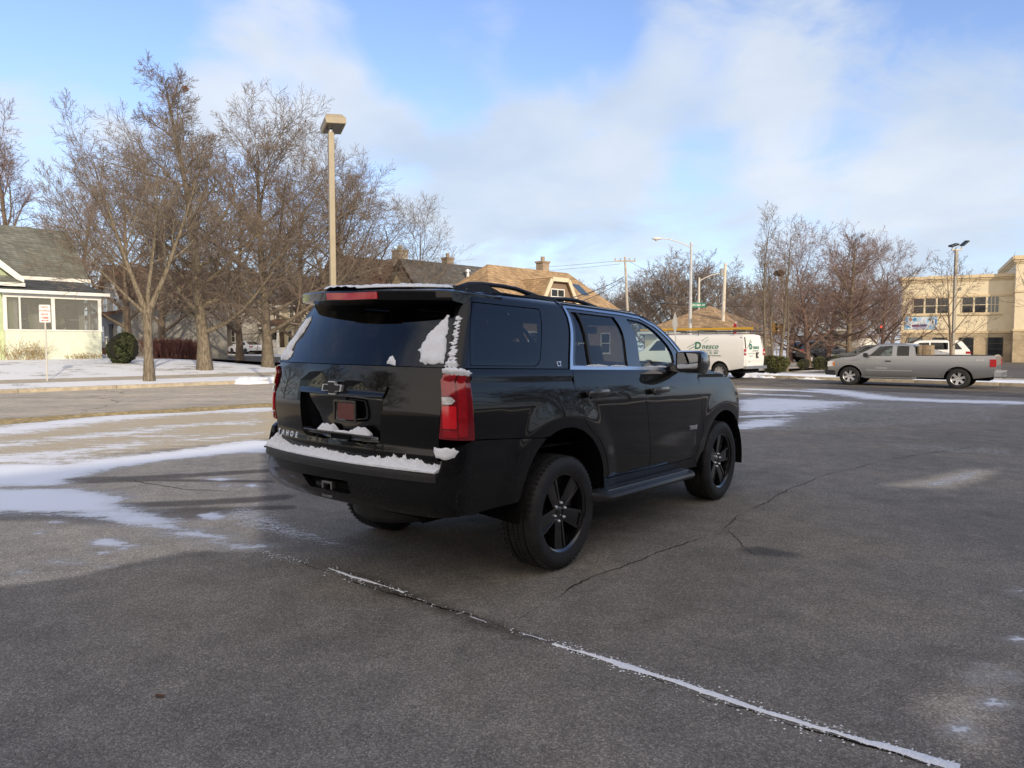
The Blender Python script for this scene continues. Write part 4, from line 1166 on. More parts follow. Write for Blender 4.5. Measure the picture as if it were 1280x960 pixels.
# in the plate recess and on the spoiler
def ledge_fn(U, z):
    y = -np.asarray(U); U2 = np.array([LOW.R(float(a), 1.012)[0] for a in y]); p, n = gate_fn(U2, np.full_like(y, 1.012)); p = np.array(p); p[:, 0] += .045 * np.asarray(z); p[:, 2] += 0.0
    n = np.zeros_like(p); n[:, 2] = 1
    return p, n
snow(recess, ledge_fn, [(-.24, 0), (-.06, 0), (-.04, .9), (-.25, .9)], .035, .06, 12, amp=.003, step=.014)
snow(recess, ledge_fn, [(.10, 0), (.30, 0), (.29, .9), (.12, .9)], .04, .06, 13, amp=.003, step=.014)
snow(recess, ledge_fn, [(-.06, .1), (.10, .1), (.10, .6), (-.06, .6)], .010, .1, 14, amp=.003, step=.014)
def spoil_fn(U, z):
    y = -np.asarray(U); q = np.abs(y) / .80; xb = .115 + .175 * q ** 2
    x = xb + .035 + .40 * np.asarray(z); p = lv(np.stack([x, y, 1.975 + .018 * np.asarray(z) ** .7 - .013 * q ** 2 + .044 * np.maximum(y, 0)], -1)); n = np.zeros_like(p); n[..., 2] = 1
    return p, n
snow(spoiler, spoil_fn, [(-.36, .0), (-.1, -.02), (.2, .02), (.45, .03), (.66, .10), (.70, .6), (.60, .98), (-.55, .98), (-.62, .4)], .020, .08, 15, amp=.007, step=.025, off=.012)
# bits along the window ledge
for x0, x1 in ((1.62, 1.95), (2.0, 2.25), (2.62, 2.80), (2.78, 3.0)):
    def ledge2(U, z, x0=x0):
        U = np.asarray(U); p, n = UPP.PN(U, np.full_like(U, 1.487)); p = np.array(p); p[:, 1] += .02 * np.asarray(z) - .008; n = np.zeros_like(p); n[:, 2] = 1; return p, n
    a = UPP.S(x0, 1.487)[0]; b = UPP.S(x1, 1.487)[0]
    snow(suv, ledge2, [(a, 0), (b, 0), (b, 1), (a, 1)], .014, .2, int(x0 * 100), amp=.02, step=.03)
# ------------------------------------------------------------------ the lie of the land
# s runs along the main street (45 degrees to the right of straight ahead), n across it and away from the lot
DS = Vector((.70710678, .70710678, 0)); DN = Vector((-.70710678, .70710678, 0))
def SN(x, y): return ((x + y) * .70710678, (y - x) * .70710678)
def XY(s, n): return ((s - n) * .70710678, (s + n) * .70710678)
def sst(a, b, x):
    t = max(0.0, min(1.0, (x - a) / (b - a))); return t * t * (3 - 2 * t)
KERB_N, NEAR_N, KERB_S, NEAR_S = 28.5, 18.6, 33.0, 26.4
def hgt(x, y):
    s, n = SN(x, y)
    h = .0075 * max(0, min(n - 28.5, 80))
    if n > KERB_N and s < 21.5: h += .13 * sst(21.5, 20.5, s) + .52 * sst(0, 13, n - KERB_N) * sst(21.5, 15, s)
    if s > KERB_S: h += .13
    return h

def snow_ground_mat(name, base, snow=.5, seed=0.0, scale=.5, grass=(.16, .13, .075)):
    """thin snow over winter turf: white with the dead grass showing through in streaks"""
    if name in MATS: return MATS[name]
    m, nt, b = nodes_of(name); L = nt.links
    b.inputs['Roughness'].default_value = .95; b.inputs['Specular IOR Level'].default_value = .15
    tc = N(nt, 'ShaderNodeTexCoord')
    n1 = N(nt, 'ShaderNodeTexNoise', i_Scale=scale, i_Detail=9.0, i_Roughness=.72, noise_dimensions='4D'); n1.inputs['W'].default_value = seed; L.new(tc.outputs['Object'], n1.inputs['Vector'])
    n2 = N(nt, 'ShaderNodeTexNoise', i_Scale=14.0, i_Detail=6.0, i_Roughness=.8); L.new(tc.outputs['Object'], n2.inputs['Vector'])
    a = N(nt, 'ShaderNodeMath', operation='MULTIPLY_ADD', i_1=.55); L.new(n2.outputs['Fac'], a.inputs[0]); L.new(n1.outputs['Fac'], a.inputs[2])
    r = ramp(nt, [(max(0.01, .80 - snow * .42), 0), (min(.99, .94 - snow * .42), 1)]); L.new(a.outputs[0], r.inputs['Fac'])
    n3 = N(nt, 'ShaderNodeTexNoise', i_Scale=6.0, i_Detail=5.0); L.new(tc.outputs['Object'], n3.inputs['Vector'])
    rg = ramp(nt, [(.3, [c * .6 for c in grass]), (.7, [c * 1.4 for c in grass])]); L.new(n3.outputs['Fac'], rg.inputs['Fac'])
    mx = N(nt, 'ShaderNodeMix', data_type='RGBA'); L.new(r.outputs[0], mx.inputs[0]); L.new(rg.outputs[0], mx.inputs[6]); mx.inputs[7].default_value = (.80, .82, .86, 1)
    L.new(mx.outputs[2], b.inputs['Base Color'])
    bp = N(nt, 'ShaderNodeBump', i_Strength=.6, i_Distance=.03); L.new(a.outputs[0], bp.inputs['Height']); L.new(bp.outputs[0], b.inputs['Normal'])
    MATS[name] = m
    return m

def asphalt_mat(name, base, attr=False, warm=1.0):
    m, nt, b = nodes_of(name); L = nt.links
    tc = N(nt, 'ShaderNodeTexCoord'); P = tc.outputs['Object']
    def noise(scale, det=4.0, rough=.6, vec=P, dist=0.0):
        n = N(nt, 'ShaderNodeTexNoise', i_Scale=scale, i_Detail=det, i_Roughness=rough, i_Distortion=dist); L.new(vec, n.inputs['Vector']); return n.outputs['Fac']
    def mix(f, a, c, mode='MIX'):
        x = N(nt, 'ShaderNodeMix', data_type='RGBA', blend_type=mode)
        for k, q in ((0, f), (6, a), (7, c)):
            if hasattr(q, 'is_output'): L.new(q, x.inputs[k])
            elif k == 0: x.inputs[0].default_value = q
            else: x.inputs[k].default_value = (*q, 1)
        return x.outputs[2]
    def m2(op, a, c, cl=False):
        x = N(nt, 'ShaderNodeMath', operation=op); x.use_clamp = cl
        for k, q in enumerate((a, c)):
            if hasattr(q, 'is_output'): L.new(q, x.inputs[k])
            else: x.inputs[k].default_value = q
        return x.outputs[0]
    # aggregate: two sizes of stones in a dark binder
    vo = N(nt, 'ShaderNodeTexVoronoi', i_Scale=130.0, i_Randomness=1.0); L.new(P, vo.inputs['Vector'])
    vsep = N(nt, 'ShaderNodeSeparateColor'); L.new(vo.outputs['Color'], vsep.inputs[0])
    stone = ramp(nt, [(0, .60), (.5, .90), (.82, 1.15), (1, 1.6)]); L.new(vsep.outputs[0], stone.inputs['Fac'])
    fine = ramp(nt, [(.3, .72), (.7, 1.28)]); L.new(noise(240.0, 2.0, .7), fine.inputs['Fac'])
    big = ramp(nt, [(.30, [.80, .80, .81]), (.52, [1.0, .99, .97]), (.72, [1.18, 1.12, 1.03])]); L.new(noise(.55, 5.0, .6), big.inputs['Fac'])
    mid = ramp(nt, [(.35, .84), (.65, 1.14)]); L.new(noise(3.2, 6.0, .7), mid.inputs['Fac'])
    c = mix(1.0, base, stone.outputs[0], 'MULTIPLY'); c = mix(1.0, c, fine.outputs[0], 'MULTIPLY'); c = mix(1.0, c, big.outputs[0], 'MULTIPLY'); c = mix(1.0, c, mid.outputs[0], 'MULTIPLY')
    rough = .82
    h = m2('ADD', m2('MULTIPLY', vo.outputs['Distance'], -1.0), 0.0)
    if attr:
        at_ = N(nt, 'ShaderNodeAttribute', attribute_name='cover'); sep = N(nt, 'ShaderNodeSeparateColor'); L.new(at_.outputs['Color'], sep.inputs[0])
        at2 = N(nt, 'ShaderNodeAttribute', attribute_name='cover_two'); sep2 = N(nt, 'ShaderNodeSeparateColor'); L.new(at2.outputs['Color'], sep2.inputs[0])
        snow, dry, wet = sep.outputs[0], sep.outputs[1], sep.outputs[2]; sand, speck, crack = sep2.outputs[0], sep2.outputs[1], sep2.outputs[2]
        # wind-streaked coordinates, long along the street
        mp = N(nt, 'ShaderNodeMapping'); mp.inputs['Rotation'].default_value = (0, 0, radians(-50)); mp.inputs['Scale'].default_value = (.35, 1.6, 1)
        L.new(P, mp.inputs['Vector'])
        st = noise(2.4, 7.0, .66, mp.outputs[0]); st2 = noise(11.0, 5.0, .7, mp.outputs[0]); iso = noise(5.0, 7.0, .7)
        fin = noise(30.0, 5.0, .75)
        brk = m2('ADD', m2('ADD', m2('MULTIPLY', m2('SUBTRACT', fin, .5), .55), m2('MULTIPLY', m2('SUBTRACT', st, .5), .85)), m2('ADD', m2('MULTIPLY', m2('SUBTRACT', iso, .5), .65), m2('MULTIPLY', m2('SUBTRACT', st2, .5), .5)))
        # lighter, dry, salt-stained tarmac and darker wet tracks and dark patches
        dr = m2('ADD', dry, m2('MULTIPLY', brk, .35)); rdr = ramp(nt, [(.35, 0), (.65, 1)]); L.new(dr, rdr.inputs['Fac'])
        c = mix(m2('MULTIPLY', rdr.outputs[0], .9), c, mix(1.0, c, (2.1, 2.02, 1.88), 'MULTIPLY'))
        sd_ = m2('ADD', sand, m2('MULTIPLY', brk, .5)); rsd = ramp(nt, [(.38, 0), (.62, 1)]); L.new(sd_, rsd.inputs['Fac'])
        sandc = ramp(nt, [(.3, (.46, .37, .23)), (.7, (.68, .57, .38))]); L.new(noise(38.0, 5.0, .8), sandc.inputs['Fac'])
        c = mix(m2('MULTIPLY', rsd.outputs[0], .86), c, sandc.outputs[0])
        we = m2('ADD', wet, m2('MULTIPLY', brk, .5)); rwe = ramp(nt, [(.35, 0), (.7, 1)]); L.new(we, rwe.inputs['Fac'])
        c = mix(rwe.outputs[0], c, mix(1.0, c, (.40, .385, .37), 'MULTIPLY'))
        # cracks
        cr = m2('ADD', crack, m2('MULTIPLY', m2('SUBTRACT', noise(30.0, 4.0), .5), .5)); rcr = ramp(nt, [(.52, 0), (.66, 1)]); L.new(cr, rcr.inputs['Fac'])
        c = mix(m2('MULTIPLY', rcr.outputs[0], .8), c, (.016, .015, .014))
        # snow: solid drifts and blown specks
        sn = m2('ADD', snow, m2('MULTIPLY', brk, .95)); rsn = ramp(nt, [(.50, 0), (.60, .75), (.85, 1)]); L.new(sn, rsn.inputs['Fac'])
        sp = m2('MULTIPLY', speck, m2('ADD', m2('MULTIPLY', noise(22.0, 5.0, .75, mp.outputs[0]), .7), m2('MULTIPLY', noise(38.0, 4.0, .7), .55))); rsp = ramp(nt, [(.58, 0), (.70, 1)]); L.new(sp, rsp.inputs['Fac'])
        sfac = m2('MAXIMUM', rsn.outputs[0], m2('MULTIPLY', rsp.outputs[0], .8))
        # frost film lightens the ground round the drifts
        fr = ramp(nt, [(.22, 0), (.55, .38)]); L.new(sn, fr.inputs['Fac'])
        c = mix(fr.outputs[0], c, (.42, .43, .45))
        c = mix(sfac, c, (.80, .83, .89))
        h = m2('ADD', m2('MULTIPLY', h, m2('SUBTRACT', 1.0, sfac)), m2('MULTIPLY', sfac, m2('ADD', 1.6, m2('MULTIPLY', iso, 1.6))))
        rr = ramp(nt, [(0, .84), (1, .52)]); L.new(rwe.outputs[0], rr.inputs['Fac']); L.new(rr.outputs[0], b.inputs['Roughness'])
    else:
        b.inputs['Roughness'].default_value = rough
        mp = N(nt, 'ShaderNodeMapping'); mp.inputs['Rotation'].default_value = (0, 0, radians(-45)); mp.inputs['Scale'].default_value = (.05, 1.1, 1); L.new(P, mp.inputs['Vector'])
        wear = ramp(nt, [(.3, .80), (.5, 1.0), (.7, 1.16)]); L.new(noise(1.0, 5.0, .65, mp.outputs[0]), wear.inputs['Fac']); c = mix(1.0, c, wear.outputs[0], 'MULTIPLY')
        vc = N(nt, 'ShaderNodeTexVoronoi', feature='DISTANCE_TO_EDGE', i_Scale=.16); nz = N(nt, 'ShaderNodeTexNoise', i_Scale=.9, i_Detail=4.0); L.new(P, nz.inputs['Vector'])
        vm_ = N(nt, 'ShaderNodeMix', data_type='RGBA', blend_type='ADD'); vm_.inputs[0].default_value = 1.2; L.new(P, vm_.inputs[6]); L.new(nz.outputs['Color'], vm_.inputs[7]); L.new(vm_.outputs[2], vc.inputs['Vector'])
        ck = ramp(nt, [(0, .45), (.006, 1)]); L.new(vc.outputs['Distance'], ck.inputs['Fac']); c = mix(1.0, c, ck.outputs[0], 'MULTIPLY')
    b.inputs['Specular IOR Level'].default_value = .10
    L.new(c, b.inputs['Base Color'])
    bp = N(nt, 'ShaderNodeBump', i_Strength=.55, i_Distance=.006); L.new(h, bp.inputs['Height']); L.new(bp.outputs[0], b.inputs['Normal'])
    return m

# far ground out to the horizon
m = MB(); m.quad((-1500, -1500, -.06), (1500, -1500, -.06), (1500, 1500, -.06), (-1500, 1500, -.06))
tag(m.build('ground', snow_ground_mat('far_winter_ground', 0, .25, 3, .1)), kind='structure')

# the parking lot: one sheet with its cover (snow, dry, wet, sand) laid down as patches
def axis_pts(lo, hi, c, fine, growth):
    out = [c]; st = fine; p = c
    while p < hi: p += st; st *= growth; out.append(min(p, hi))
    st = fine; p = c
    while p > lo: p -= st; st *= growth; out.insert(0, max(p, lo))
    return np.array(out)
gx = axis_pts(-46, 46, 0, .022, 1.0125); gy = axis_pts(-30, 46, 2.2, .02, 1.0115)
GX, GY = np.meshgrid(gx, gy); PX = np.stack([GX.ravel(), GY.ravel()], 1)
SS = (PX[:, 0] + PX[:, 1]) * .70710678; NN = (PX[:, 1] - PX[:, 0]) * .70710678
cover = np.zeros((len(PX), 6))
def gp(poly): return [ground_pt(u, v) for u, v in poly]
def lay(ch, poly, w, amp=1.0, world=False):
    """patch: 1 inside, fading to 0 over w metres about its outline"""
    P = poly if world else gp(poly); a = np.array(P)
    k = (PX[:, 0] > a[:, 0].min() - w) & (PX[:, 0] < a[:, 0].max() + w) & (PX[:, 1] > a[:, 1].min() - w) & (PX[:, 1] < a[:, 1].max() + w)
    if not k.any(): return
    Q = PX[k]; d = edge_dist(Q, P) * np.where(inside(Q, P), 1, -1)
    cover[k, ch] = np.maximum(cover[k, ch], amp * np.clip(.5 + d / (2 * w), 0, 1))
def patchy(ch, poly, w, amp):
    """adds to what is there, so the surface's own streaks decide where it shows"""
    a = gp(poly); d = edge_dist(PX, a) * np.where(inside(PX, a), 1, -1); cover[:, ch] += amp * np.clip(.5 + d / (2 * w), 0, 1)
def streak(ch, line, w, amp=1.0, soft=None):
    """a band along a line of pixels-on-the-ground, w metres wide"""
    P = gp(line); a = np.array(P); W = w * 2 + (soft or w)
    k = (PX[:, 0] > a[:, 0].min() - W) & (PX[:, 0] < a[:, 0].max() + W) & (PX[:, 1] > a[:, 1].min() - W) & (PX[:, 1] < a[:, 1].max() + W)
    if not k.any(): return
    d = edge_dist(PX[k], P, closed=False)
    cover[k, ch] = np.maximum(cover[k, ch], amp * np.clip(.5 + (w / 2 - d) / (soft or w), 0, 1))
SNOWC, DRY, WET_DARK, SAND, SPECK, CRACK = range(6)
# snow on the west side
lay(SNOWC, [(-60, 612), (0, 612), (79, 612), (154, 620), (140, 632), (197, 646), (249, 662), (318, 685), (300, 684), (197, 662), (141, 652), (98, 641), (0, 640), (-60, 640)], .35)
lay(SNOWC, [(-60, 588), (60, 586), (79, 586), (164, 574), (236, 565), (318, 553), (345, 553), (345, 566), (295, 566), (230, 572), (150, 582), (85, 596), (60, 606), (-60, 608)], .45)
for ln, wd, am in (([(-40, 576), (60, 568), (164, 556)], .5, .30), ([(-40, 560), (60, 550), (184, 538)], .6, .26), ([(-40, 543), (60, 531), (144, 521), (262, 513), (340, 511)], .9, .50), ([(177, 546), (272, 544)], .4, .2), ([(210, 533), (330, 527)], .5, .26),
               ([(230, 552), (300, 543), (340, 541)], .4, .2)):
    streak(SNOWC, ln, wd, am, wd * 1.6)
for u0, v0, u1, v1 in ((112, 672, 166, 684), (118, 690, 135, 693), (150, 684, 190, 681), (60, 700, 80, 706), (60, 650, 84, 655), (255, 597, 296, 601), (275, 605, 292, 609), (306, 605, 326, 609), (42, 664, 62, 668), (250, 640, 290, 650), (92, 702, 108, 705), (126, 706, 142, 710), (22, 712, 34, 716)):
    lay(SNOWC, [(u0, v0 + 2), ((u0 + u1) / 2, v0), (u1, (v0 + v1) / 2), ((u0 + u1) / 2, v1), (u0, v1 - 1)], .14)
lay(SPECK, [(210, 640), (340, 615), (420, 650), (520, 680), (560, 700), (400, 705), (330, 690), (240, 668)], .5)
lay(SPECK, [(140, 560), (340, 555), (340, 612), (120, 606)], .6, .86)
lay(SPECK, [(-60, 600), (220, 600), (320, 690), (100, 700), (-60, 690)], .8, .80)
# snow where the lot meets the cross street
for pl, wd, am in (([(915, 500), (960, 498), (1067, 503), (1030, 509), (999, 514), (915, 515)], .6, .36), ([(915, 530), (992, 523), (985, 533), (930, 537), (915, 537)], .4, .5)):
    lay(SNOWC, pl, wd, am); 
for ln, wd in (([(925, 486), (990, 488), (1040, 491)], .5), ([(1030, 487), (1070, 493), (1105, 498), (1180, 501), (1300, 504)], 1.0), ([(930, 492), (1010, 495)], .34), ([(925, 521), (985, 519)], .24)):
    streak(SNOWC, ln, wd * .7, .66, wd * 1.4)
lay(SPECK, [(905, 520), (1080, 500), (1300, 505), (1300, 530), (1000, 545), (920, 545)], .8, .90)
lay(SPECK, [(1050, 548), (1300, 560), (1300, 575), (1120, 565)], .4, .90)
lay(SPECK, [(1095, 606), (1150, 597), (1200, 584), (1260, 583), (1240, 600), (1200, 612), (1130, 610)], .25, 1.0)
lay(DRY, [(1090, 606), (1150, 597), (1200, 586), (1260, 584), (1230, 602), (1190, 612), (1130, 610)], .25, .8)
lay(SPECK, [(900, 590), (1010, 580), (1060, 630), (960, 640)], .6, .82)
lay(SPECK, [(1130, 850), (1290, 720), (1290, 960), (1180, 950)], .5, .86)
for u0, v0, u1, v1 in ((1210, 846, 1238, 856), (1180, 902, 1228, 920), (1225, 872, 1256, 884), (1256, 796, 1282, 806), (1246, 840, 1276, 848), (1262, 735, 1282, 744), (1225, 832, 1240, 838)):
    lay(SNOWC, [(u0 - 6, v0 + 3), ((u0 + u1) / 2, v0 - 3), (u1 + 6, (v0 + v1) / 2), ((u0 + u1) / 2 + 4, v1 + 3), (u0 + 4, v1)], .10, .78)
lay(DRY, [(1110, 860), (1200, 830), (1290, 800), (1290, 970), (1190, 950), (1120, 900)], .22, .62)
# dry, salt-grey tarmac; sand; wet tracks and darker patches
lay(DRY, [(-80, 742), (60, 727), (150, 708), (232, 690), (322, 690), (330, 640), (330, 560), (-80, 580)], .16, .9)
k = (NN > 9.5) & (SS < 40)
cover[k, SAND] = np.maximum(cover[k, SAND], (smoothstep(10.2, 12.2, NN[k]) * (.66 + .3 * smoothstep(15.5, 18.2, NN[k]))) * smoothstep(40, 16, SS[k]))
for ln, wd in (([(-40, 645), (60, 641), (150, 646), (260, 640)], .55), ([(40, 600), (160, 598), (240, 594), (340, 588)], .30), ([(60, 604), (200, 600), (340, 602)], .16), ([(150, 632), (260, 628), (350, 622)], .28), ([(170, 640), (300, 636), (360, 634)], .2)):
    streak(WET_DARK, ln, wd, 1.0, wd * .9)
lay(WET_DARK, [(924, 686), (950, 683), (985, 689), (1012, 697), (985, 697), (940, 694)], .12, .95)
lay(WET_DARK, [(430, 665), (640, 690), (700, 720), (900, 630), (880, 600), (560, 600)], .8, .42)  # soft darker patch over the SUV's footprint
lay(WET_DARK, [(390, 702), (480, 724), (600, 768), (700, 806), (640, 800), (470, 742)], .14, .85)
lay(SPECK, [(690, 798), (960, 880), (1210, 950), (1190, 970), (950, 905), (690, 815)], .12, .98)
cr1 = [(318, 687), (352, 697), (410, 712), (470, 733), (520, 747), (570, 765), (640, 788), (700, 806), (770, 829), (860, 858), (960, 893), (1050, 918), (1120, 938), (1190, 958), (1260, 985)]
patchy(SNOWC, [(-80, 535), (60, 522), (200, 509), (350, 500), (350, 556), (160, 577), (-80, 600)], .5, .40)
patchy(SNOWC, [(-80, 575), (60, 570), (175, 572), (200, 640), (60, 650), (-80, 650)], .6, .16)
patchy(SNOWC, [(910, 484), (1060, 486), (1300, 494), (1300, 510), (1080, 514), (910, 540)], .6, .37)
patchy(SNOWC, [(910, 500), (1010, 496), (1075, 503), (1010, 516), (960, 540), (910, 540)], .5, .06)
V = np.column_stack([PX, np.zeros(len(PX))])
nx, ny = len(gx), len(gy)
ii = (np.arange(ny - 1)[:, None] * nx + np.arange(nx - 1)[None, :]).ravel()
F = np.stack([ii, ii + 1, ii + nx + 1, ii + nx], 1)
keep = (NN[ii] < NEAR_N + .2) & (SS[ii] < 27.5)
M_LOT = asphalt_mat('lot_asphalt', (.232, .215, .190), True)
used = np.unique(F[keep]); remap = -np.ones(len(V), int); remap[used] = np.arange(len(used))
lot = raw_obj('parking_lot', V[used], remap[F[keep]], M_LOT)
for nm, cs in (('cover', (0, 1, 2)), ('cover_two', (3, 4, 5))):
    at_ = lot.data.attributes.new(nm, 'FLOAT_COLOR', 'POINT')
    at_.data.foreach_set('color', np.column_stack([cover[used][:, cs], np.ones(len(used))]).astype(np.float32).ravel())
tag(lot, kind='structure')

# snow packed along the crack: ragged edges at every size, with loose grains beside it
def fbm(t, rg, lo=2.2, octs=7, gain=.62):
    o = np.zeros_like(t); a = 1.0; f = lo; tot = 0
    for _ in range(octs):
        k = np.arange(int(t.max() * f) + 3); v = rg.uniform(-1, 1, len(k)); o += a * np.interp(t * f, k, v); tot += a; a *= gain; f *= 2.1
    return o / tot * 1.9
def crack_snow(line, wlo, whi, seed, cut=0.0, h=.007, grains=500):
    rg = np.random.default_rng(seed); P = np.array(densify(gp(line), .006, closed=False)); n = len(P)
    d = np.gradient(P, axis=0); L = np.concatenate([[0], np.cumsum(np.linalg.norm(np.diff(P, axis=0), axis=1))]); d /= np.maximum(np.linalg.norm(d, axis=1, keepdims=True), 1e-9); q = np.stack([-d[:, 1], d[:, 0]], 1)
    t = L / L[-1]; base = wlo + (whi - wlo) * t; P = P + q * (.010 * fbm(L, rg, 1.5, 4))[:, None]
    a = base * (.5 + .62 * fbm(L, rg)) - cut; b = base * (.5 + .62 * fbm(L, rg)) - cut; V = []; F = []; prev = None
    for k in range(n):
        if a[k] + b[k] < .004: prev = None; continue
        b0 = len(V); w_ = a[k] + b[k]; hh = h * min(1, w_ / .02)
        for f_, z_ in ((0, 0), (.22, .7), (.5, 1), (.78, .7), (1, 0)):
            e = P[k] + q[k] * (-a[k] + w_ * f_); V.append((e[0], e[1], .0035 + hh * z_ * rg.uniform(.5, 1.4)))
        if prev is not None:
            for c_ in range(4): F.append((prev + c_, b0 + c_, b0 + c_ + 1, prev + c_ + 1))
        prev = b0
    for _ in range(grains):
        k = rg.integers(0, n); e = P[k] + q[k] * rg.normal(0, 1) * (.010 + base[k] * .75); r_ = .0045 * rg.random() ** 2 + .0012; b0 = len(V)
        V += [(e[0] - r_ * 1.6, e[1], .003), (e[0], e[1] - r_, .003), (e[0] + r_ * 1.4, e[1], .003), (e[0], e[1] + r_, .003), (e[0], e[1], .003 + r_)]
        F += [(b0, b0 + 1, b0 + 4), (b0 + 1, b0 + 2, b0 + 4), (b0 + 2, b0 + 3, b0 + 4), (b0 + 3, b0, b0 + 4)]
    mb = MB(); mb.add(V, F); o = mb.build('crack_snow', M_SNOW); tag(o, kind='stuff'); return o
crack_snow([(693, 805), (770, 829), (860, 858), (960, 893), (1050, 918), (1120, 938), (1200, 962)], .030, .036, 3, 0.0, .007, 700)
crack_snow([(408, 711), (440, 722), (505, 742)], .036, .024, 5, .008, .006, 150)
crack_snow([(326, 688), (352, 697), (385, 705)], .034, .02, 8, .012, .005, 110)
crack_snow([(505, 742), (560, 762), (640, 788), (693, 805)], .012, .016, 11, .008, .003, 90)
# cracks in the tarmac
M_CRACK = simple('crack_dark', (.014, .013, .012), rough=1, spec=.05)
def pavement_crack(line, w, seed):
    rg = np.random.default_rng(seed); P = np.array(densify(gp(line), .012, closed=False)); n = len(P); d = np.gradient(P, axis=0); L = np.concatenate([[0], np.cumsum(np.linalg.norm(np.diff(P, axis=0), axis=1))]); d /= np.maximum(np.linalg.norm(d, axis=1, keepdims=True), 1e-9); q = np.stack([-d[:, 1], d[:, 0]], 1)
    P = P + q * (.05 * fbm(L, rg, 1.3, 6, .6))[:, None]; a = np.maximum(.0008, w * (.5 + .55 * fbm(L, rg, 3, 5))) * np.minimum(1, np.minimum(L, L[-1] - L) / .25 + .1); V = []; F = []
    for k in range(n):
        for s_ in (-.5, .5): e = P[k] + q[k] * s_ * a[k]; V.append((e[0], e[1], .0026))
        if k: F.append((2 * k - 2, 2 * k, 2 * k + 1, 2 * k - 1))
    mb = MB(); mb.add(V, F); tag(mb.build('pavement_crack', M_CRACK), kind='structure')
for k, (ln, w_) in enumerate(((cr1, .016), ([(690, 752), (715, 738), (760, 715), (800, 700), (860, 680), (905, 660), (930, 640)], .014), ([(930, 640), (985, 610), (1040, 592), (1120, 574), (1230, 556)], .014), ([(905, 660), (918, 675), (938, 690), (965, 706)], .009), ([(640, 775), (690, 752)], .008),
        ([(336, 702), (339, 709), (346, 716)], .008), ([(860, 680), (905, 672), (950, 668)], .007), ([(160, 600), (240, 612), (330, 615)], .014))):
    pavement_crack(ln, w_, 20 + k)

# streets
M_ROAD = asphalt_mat('street_surface', (.50, .455, .39)); M_ROAD2 = asphalt_mat('cross_street_surface', (.17, .155, .14))
def sheet(name, quads, mat, z=.004, step=2.0, smooth=True):
    """ground sheet over (s0, s1, n0, n1), following the land plus z"""
    V = []; F = []
    for s0, s1, n0, n1 in quads:
        a = max(1, int((s1 - s0) / step)); b = max(1, int((n1 - n0) / step)); o = len(V)
        for i in range(a + 1):
            for j in range(b + 1):
                x, y = XY(s0 + (s1 - s0) * i / a, n0 + (n1 - n0) * j / b); V.append((x, y, hgt(x, y) + z))
        for i in range(a):
            for j in range(b): F.append((o + i * (b + 1) + j, o + (i + 1) * (b + 1) + j, o + (i + 1) * (b + 1) + j + 1, o + i * (b + 1) + j + 1))
    o = raw_obj(name, V, F, mat, smooth=smooth); tag(o, kind='structure'); return o
sheet('road', [(-120, 120, NEAR_N, KERB_N)], M_ROAD, .004)
sheet('cross_road', [(NEAR_S, KERB_S, -90, NEAR_N), (NEAR_S, KERB_S - .01, KERB_N, 160)], M_ROAD2, .005, 3.0)
# grass strip at the edge of the lot, tan winter turf
def turf_strip(name, s0, s1, n0, n1, mat, h, seed, step=.16):
    rg = np.random.default_rng(seed); V = []; F = []; a = int((s1 - s0) / step); b = max(2, int((n1 - n0) / step))
    for i in range(a + 1):
        wob = .25 * sin(i * .11 + seed) + .15 * sin(i * .31)
        for j in range(b + 1):
            e = min(j, b - j) / (b / 2); x, y = XY(s0 + (s1 - s0) * i / a, n0 + wob * (1 - j / b) + (n1 - n0) * j / b)
            V.append((x, y, hgt(x, y) + .006 + h * min(1, e * 2) * rg.uniform(.5, 1.3)))
    for i in range(a):
        for j in range(b): F.append((i * (b + 1) + j, (i + 1) * (b + 1) + j, (i + 1) * (b + 1) + j + 1, i * (b + 1) + j + 1))
    o = raw_obj(name, V, F, mat); tag(o, kind='stuff'); return o
M_TURF = simple('winter_turf', (.40, .315, .17), rough=1, var=.45, scale=9, bump=.8, bscale=60, dist=.03, spec=.1)
turf_strip('grass', -22, 21, 17.55, 18.55, M_TURF, .045, 2)
# kerbs
M_CONC = simple('kerb_concrete', (.40, .345, .26), rough=.9, var=.25, scale=5, bump=.3, bscale=60, dist=.004)
M_WALK = simple('walk_concrete', (.43, .38, .30), rough=.9, var=.2, scale=3, bump=.2, bscale=40, dist=.004)
def kerb(name, along, a0, a1, pos, depth, joints=3.0):
    mb = MB(); t = a0
    while t < a1 - .1:
        e = min(a1, t + joints)
        for (q0, q1) in ((t + .006, e - .006),):
            P = [XY(*((q, pos + d) if along == 's' else (pos + d, q))) for q in (q0, q1) for d in (0, depth)]
            z0 = min(hgt(*p) for p in P) - .2
            def zt(q): 
                x, y = XY(*((q, pos - .05) if along == 's' else (pos - .05, q))); return hgt(x, y) + .14
            V = [(P[0][0], P[0][1], z0), (P[2][0], P[2][1], z0), (P[3][0], P[3][1], z0), (P[1][0], P[1][1], z0), (P[0][0], P[0][1], zt(q0)), (P[2][0], P[2][1], zt(q1)), (P[3][0], P[3][1], zt(q1)), (P[1][0], P[1][1], zt(q0))]
            mb.add(V, [(0, 3, 2, 1), (4, 5, 6, 7), (0, 1, 5, 4), (1, 2, 6, 5), (2, 3, 7, 6), (3, 0, 4, 7)])
        t = e
    o = mb.build(name, M_CONC, bevel=.02, angle=40); tag(o, kind='structure'); return o
kerb('kerb', 's', -70, 20.5, KERB_N, .16)
kerb('kerb', 'n', -60, 16, KERB_S, .16)
kerb('kerb', 'n', 30, 120, KERB_S, .16)
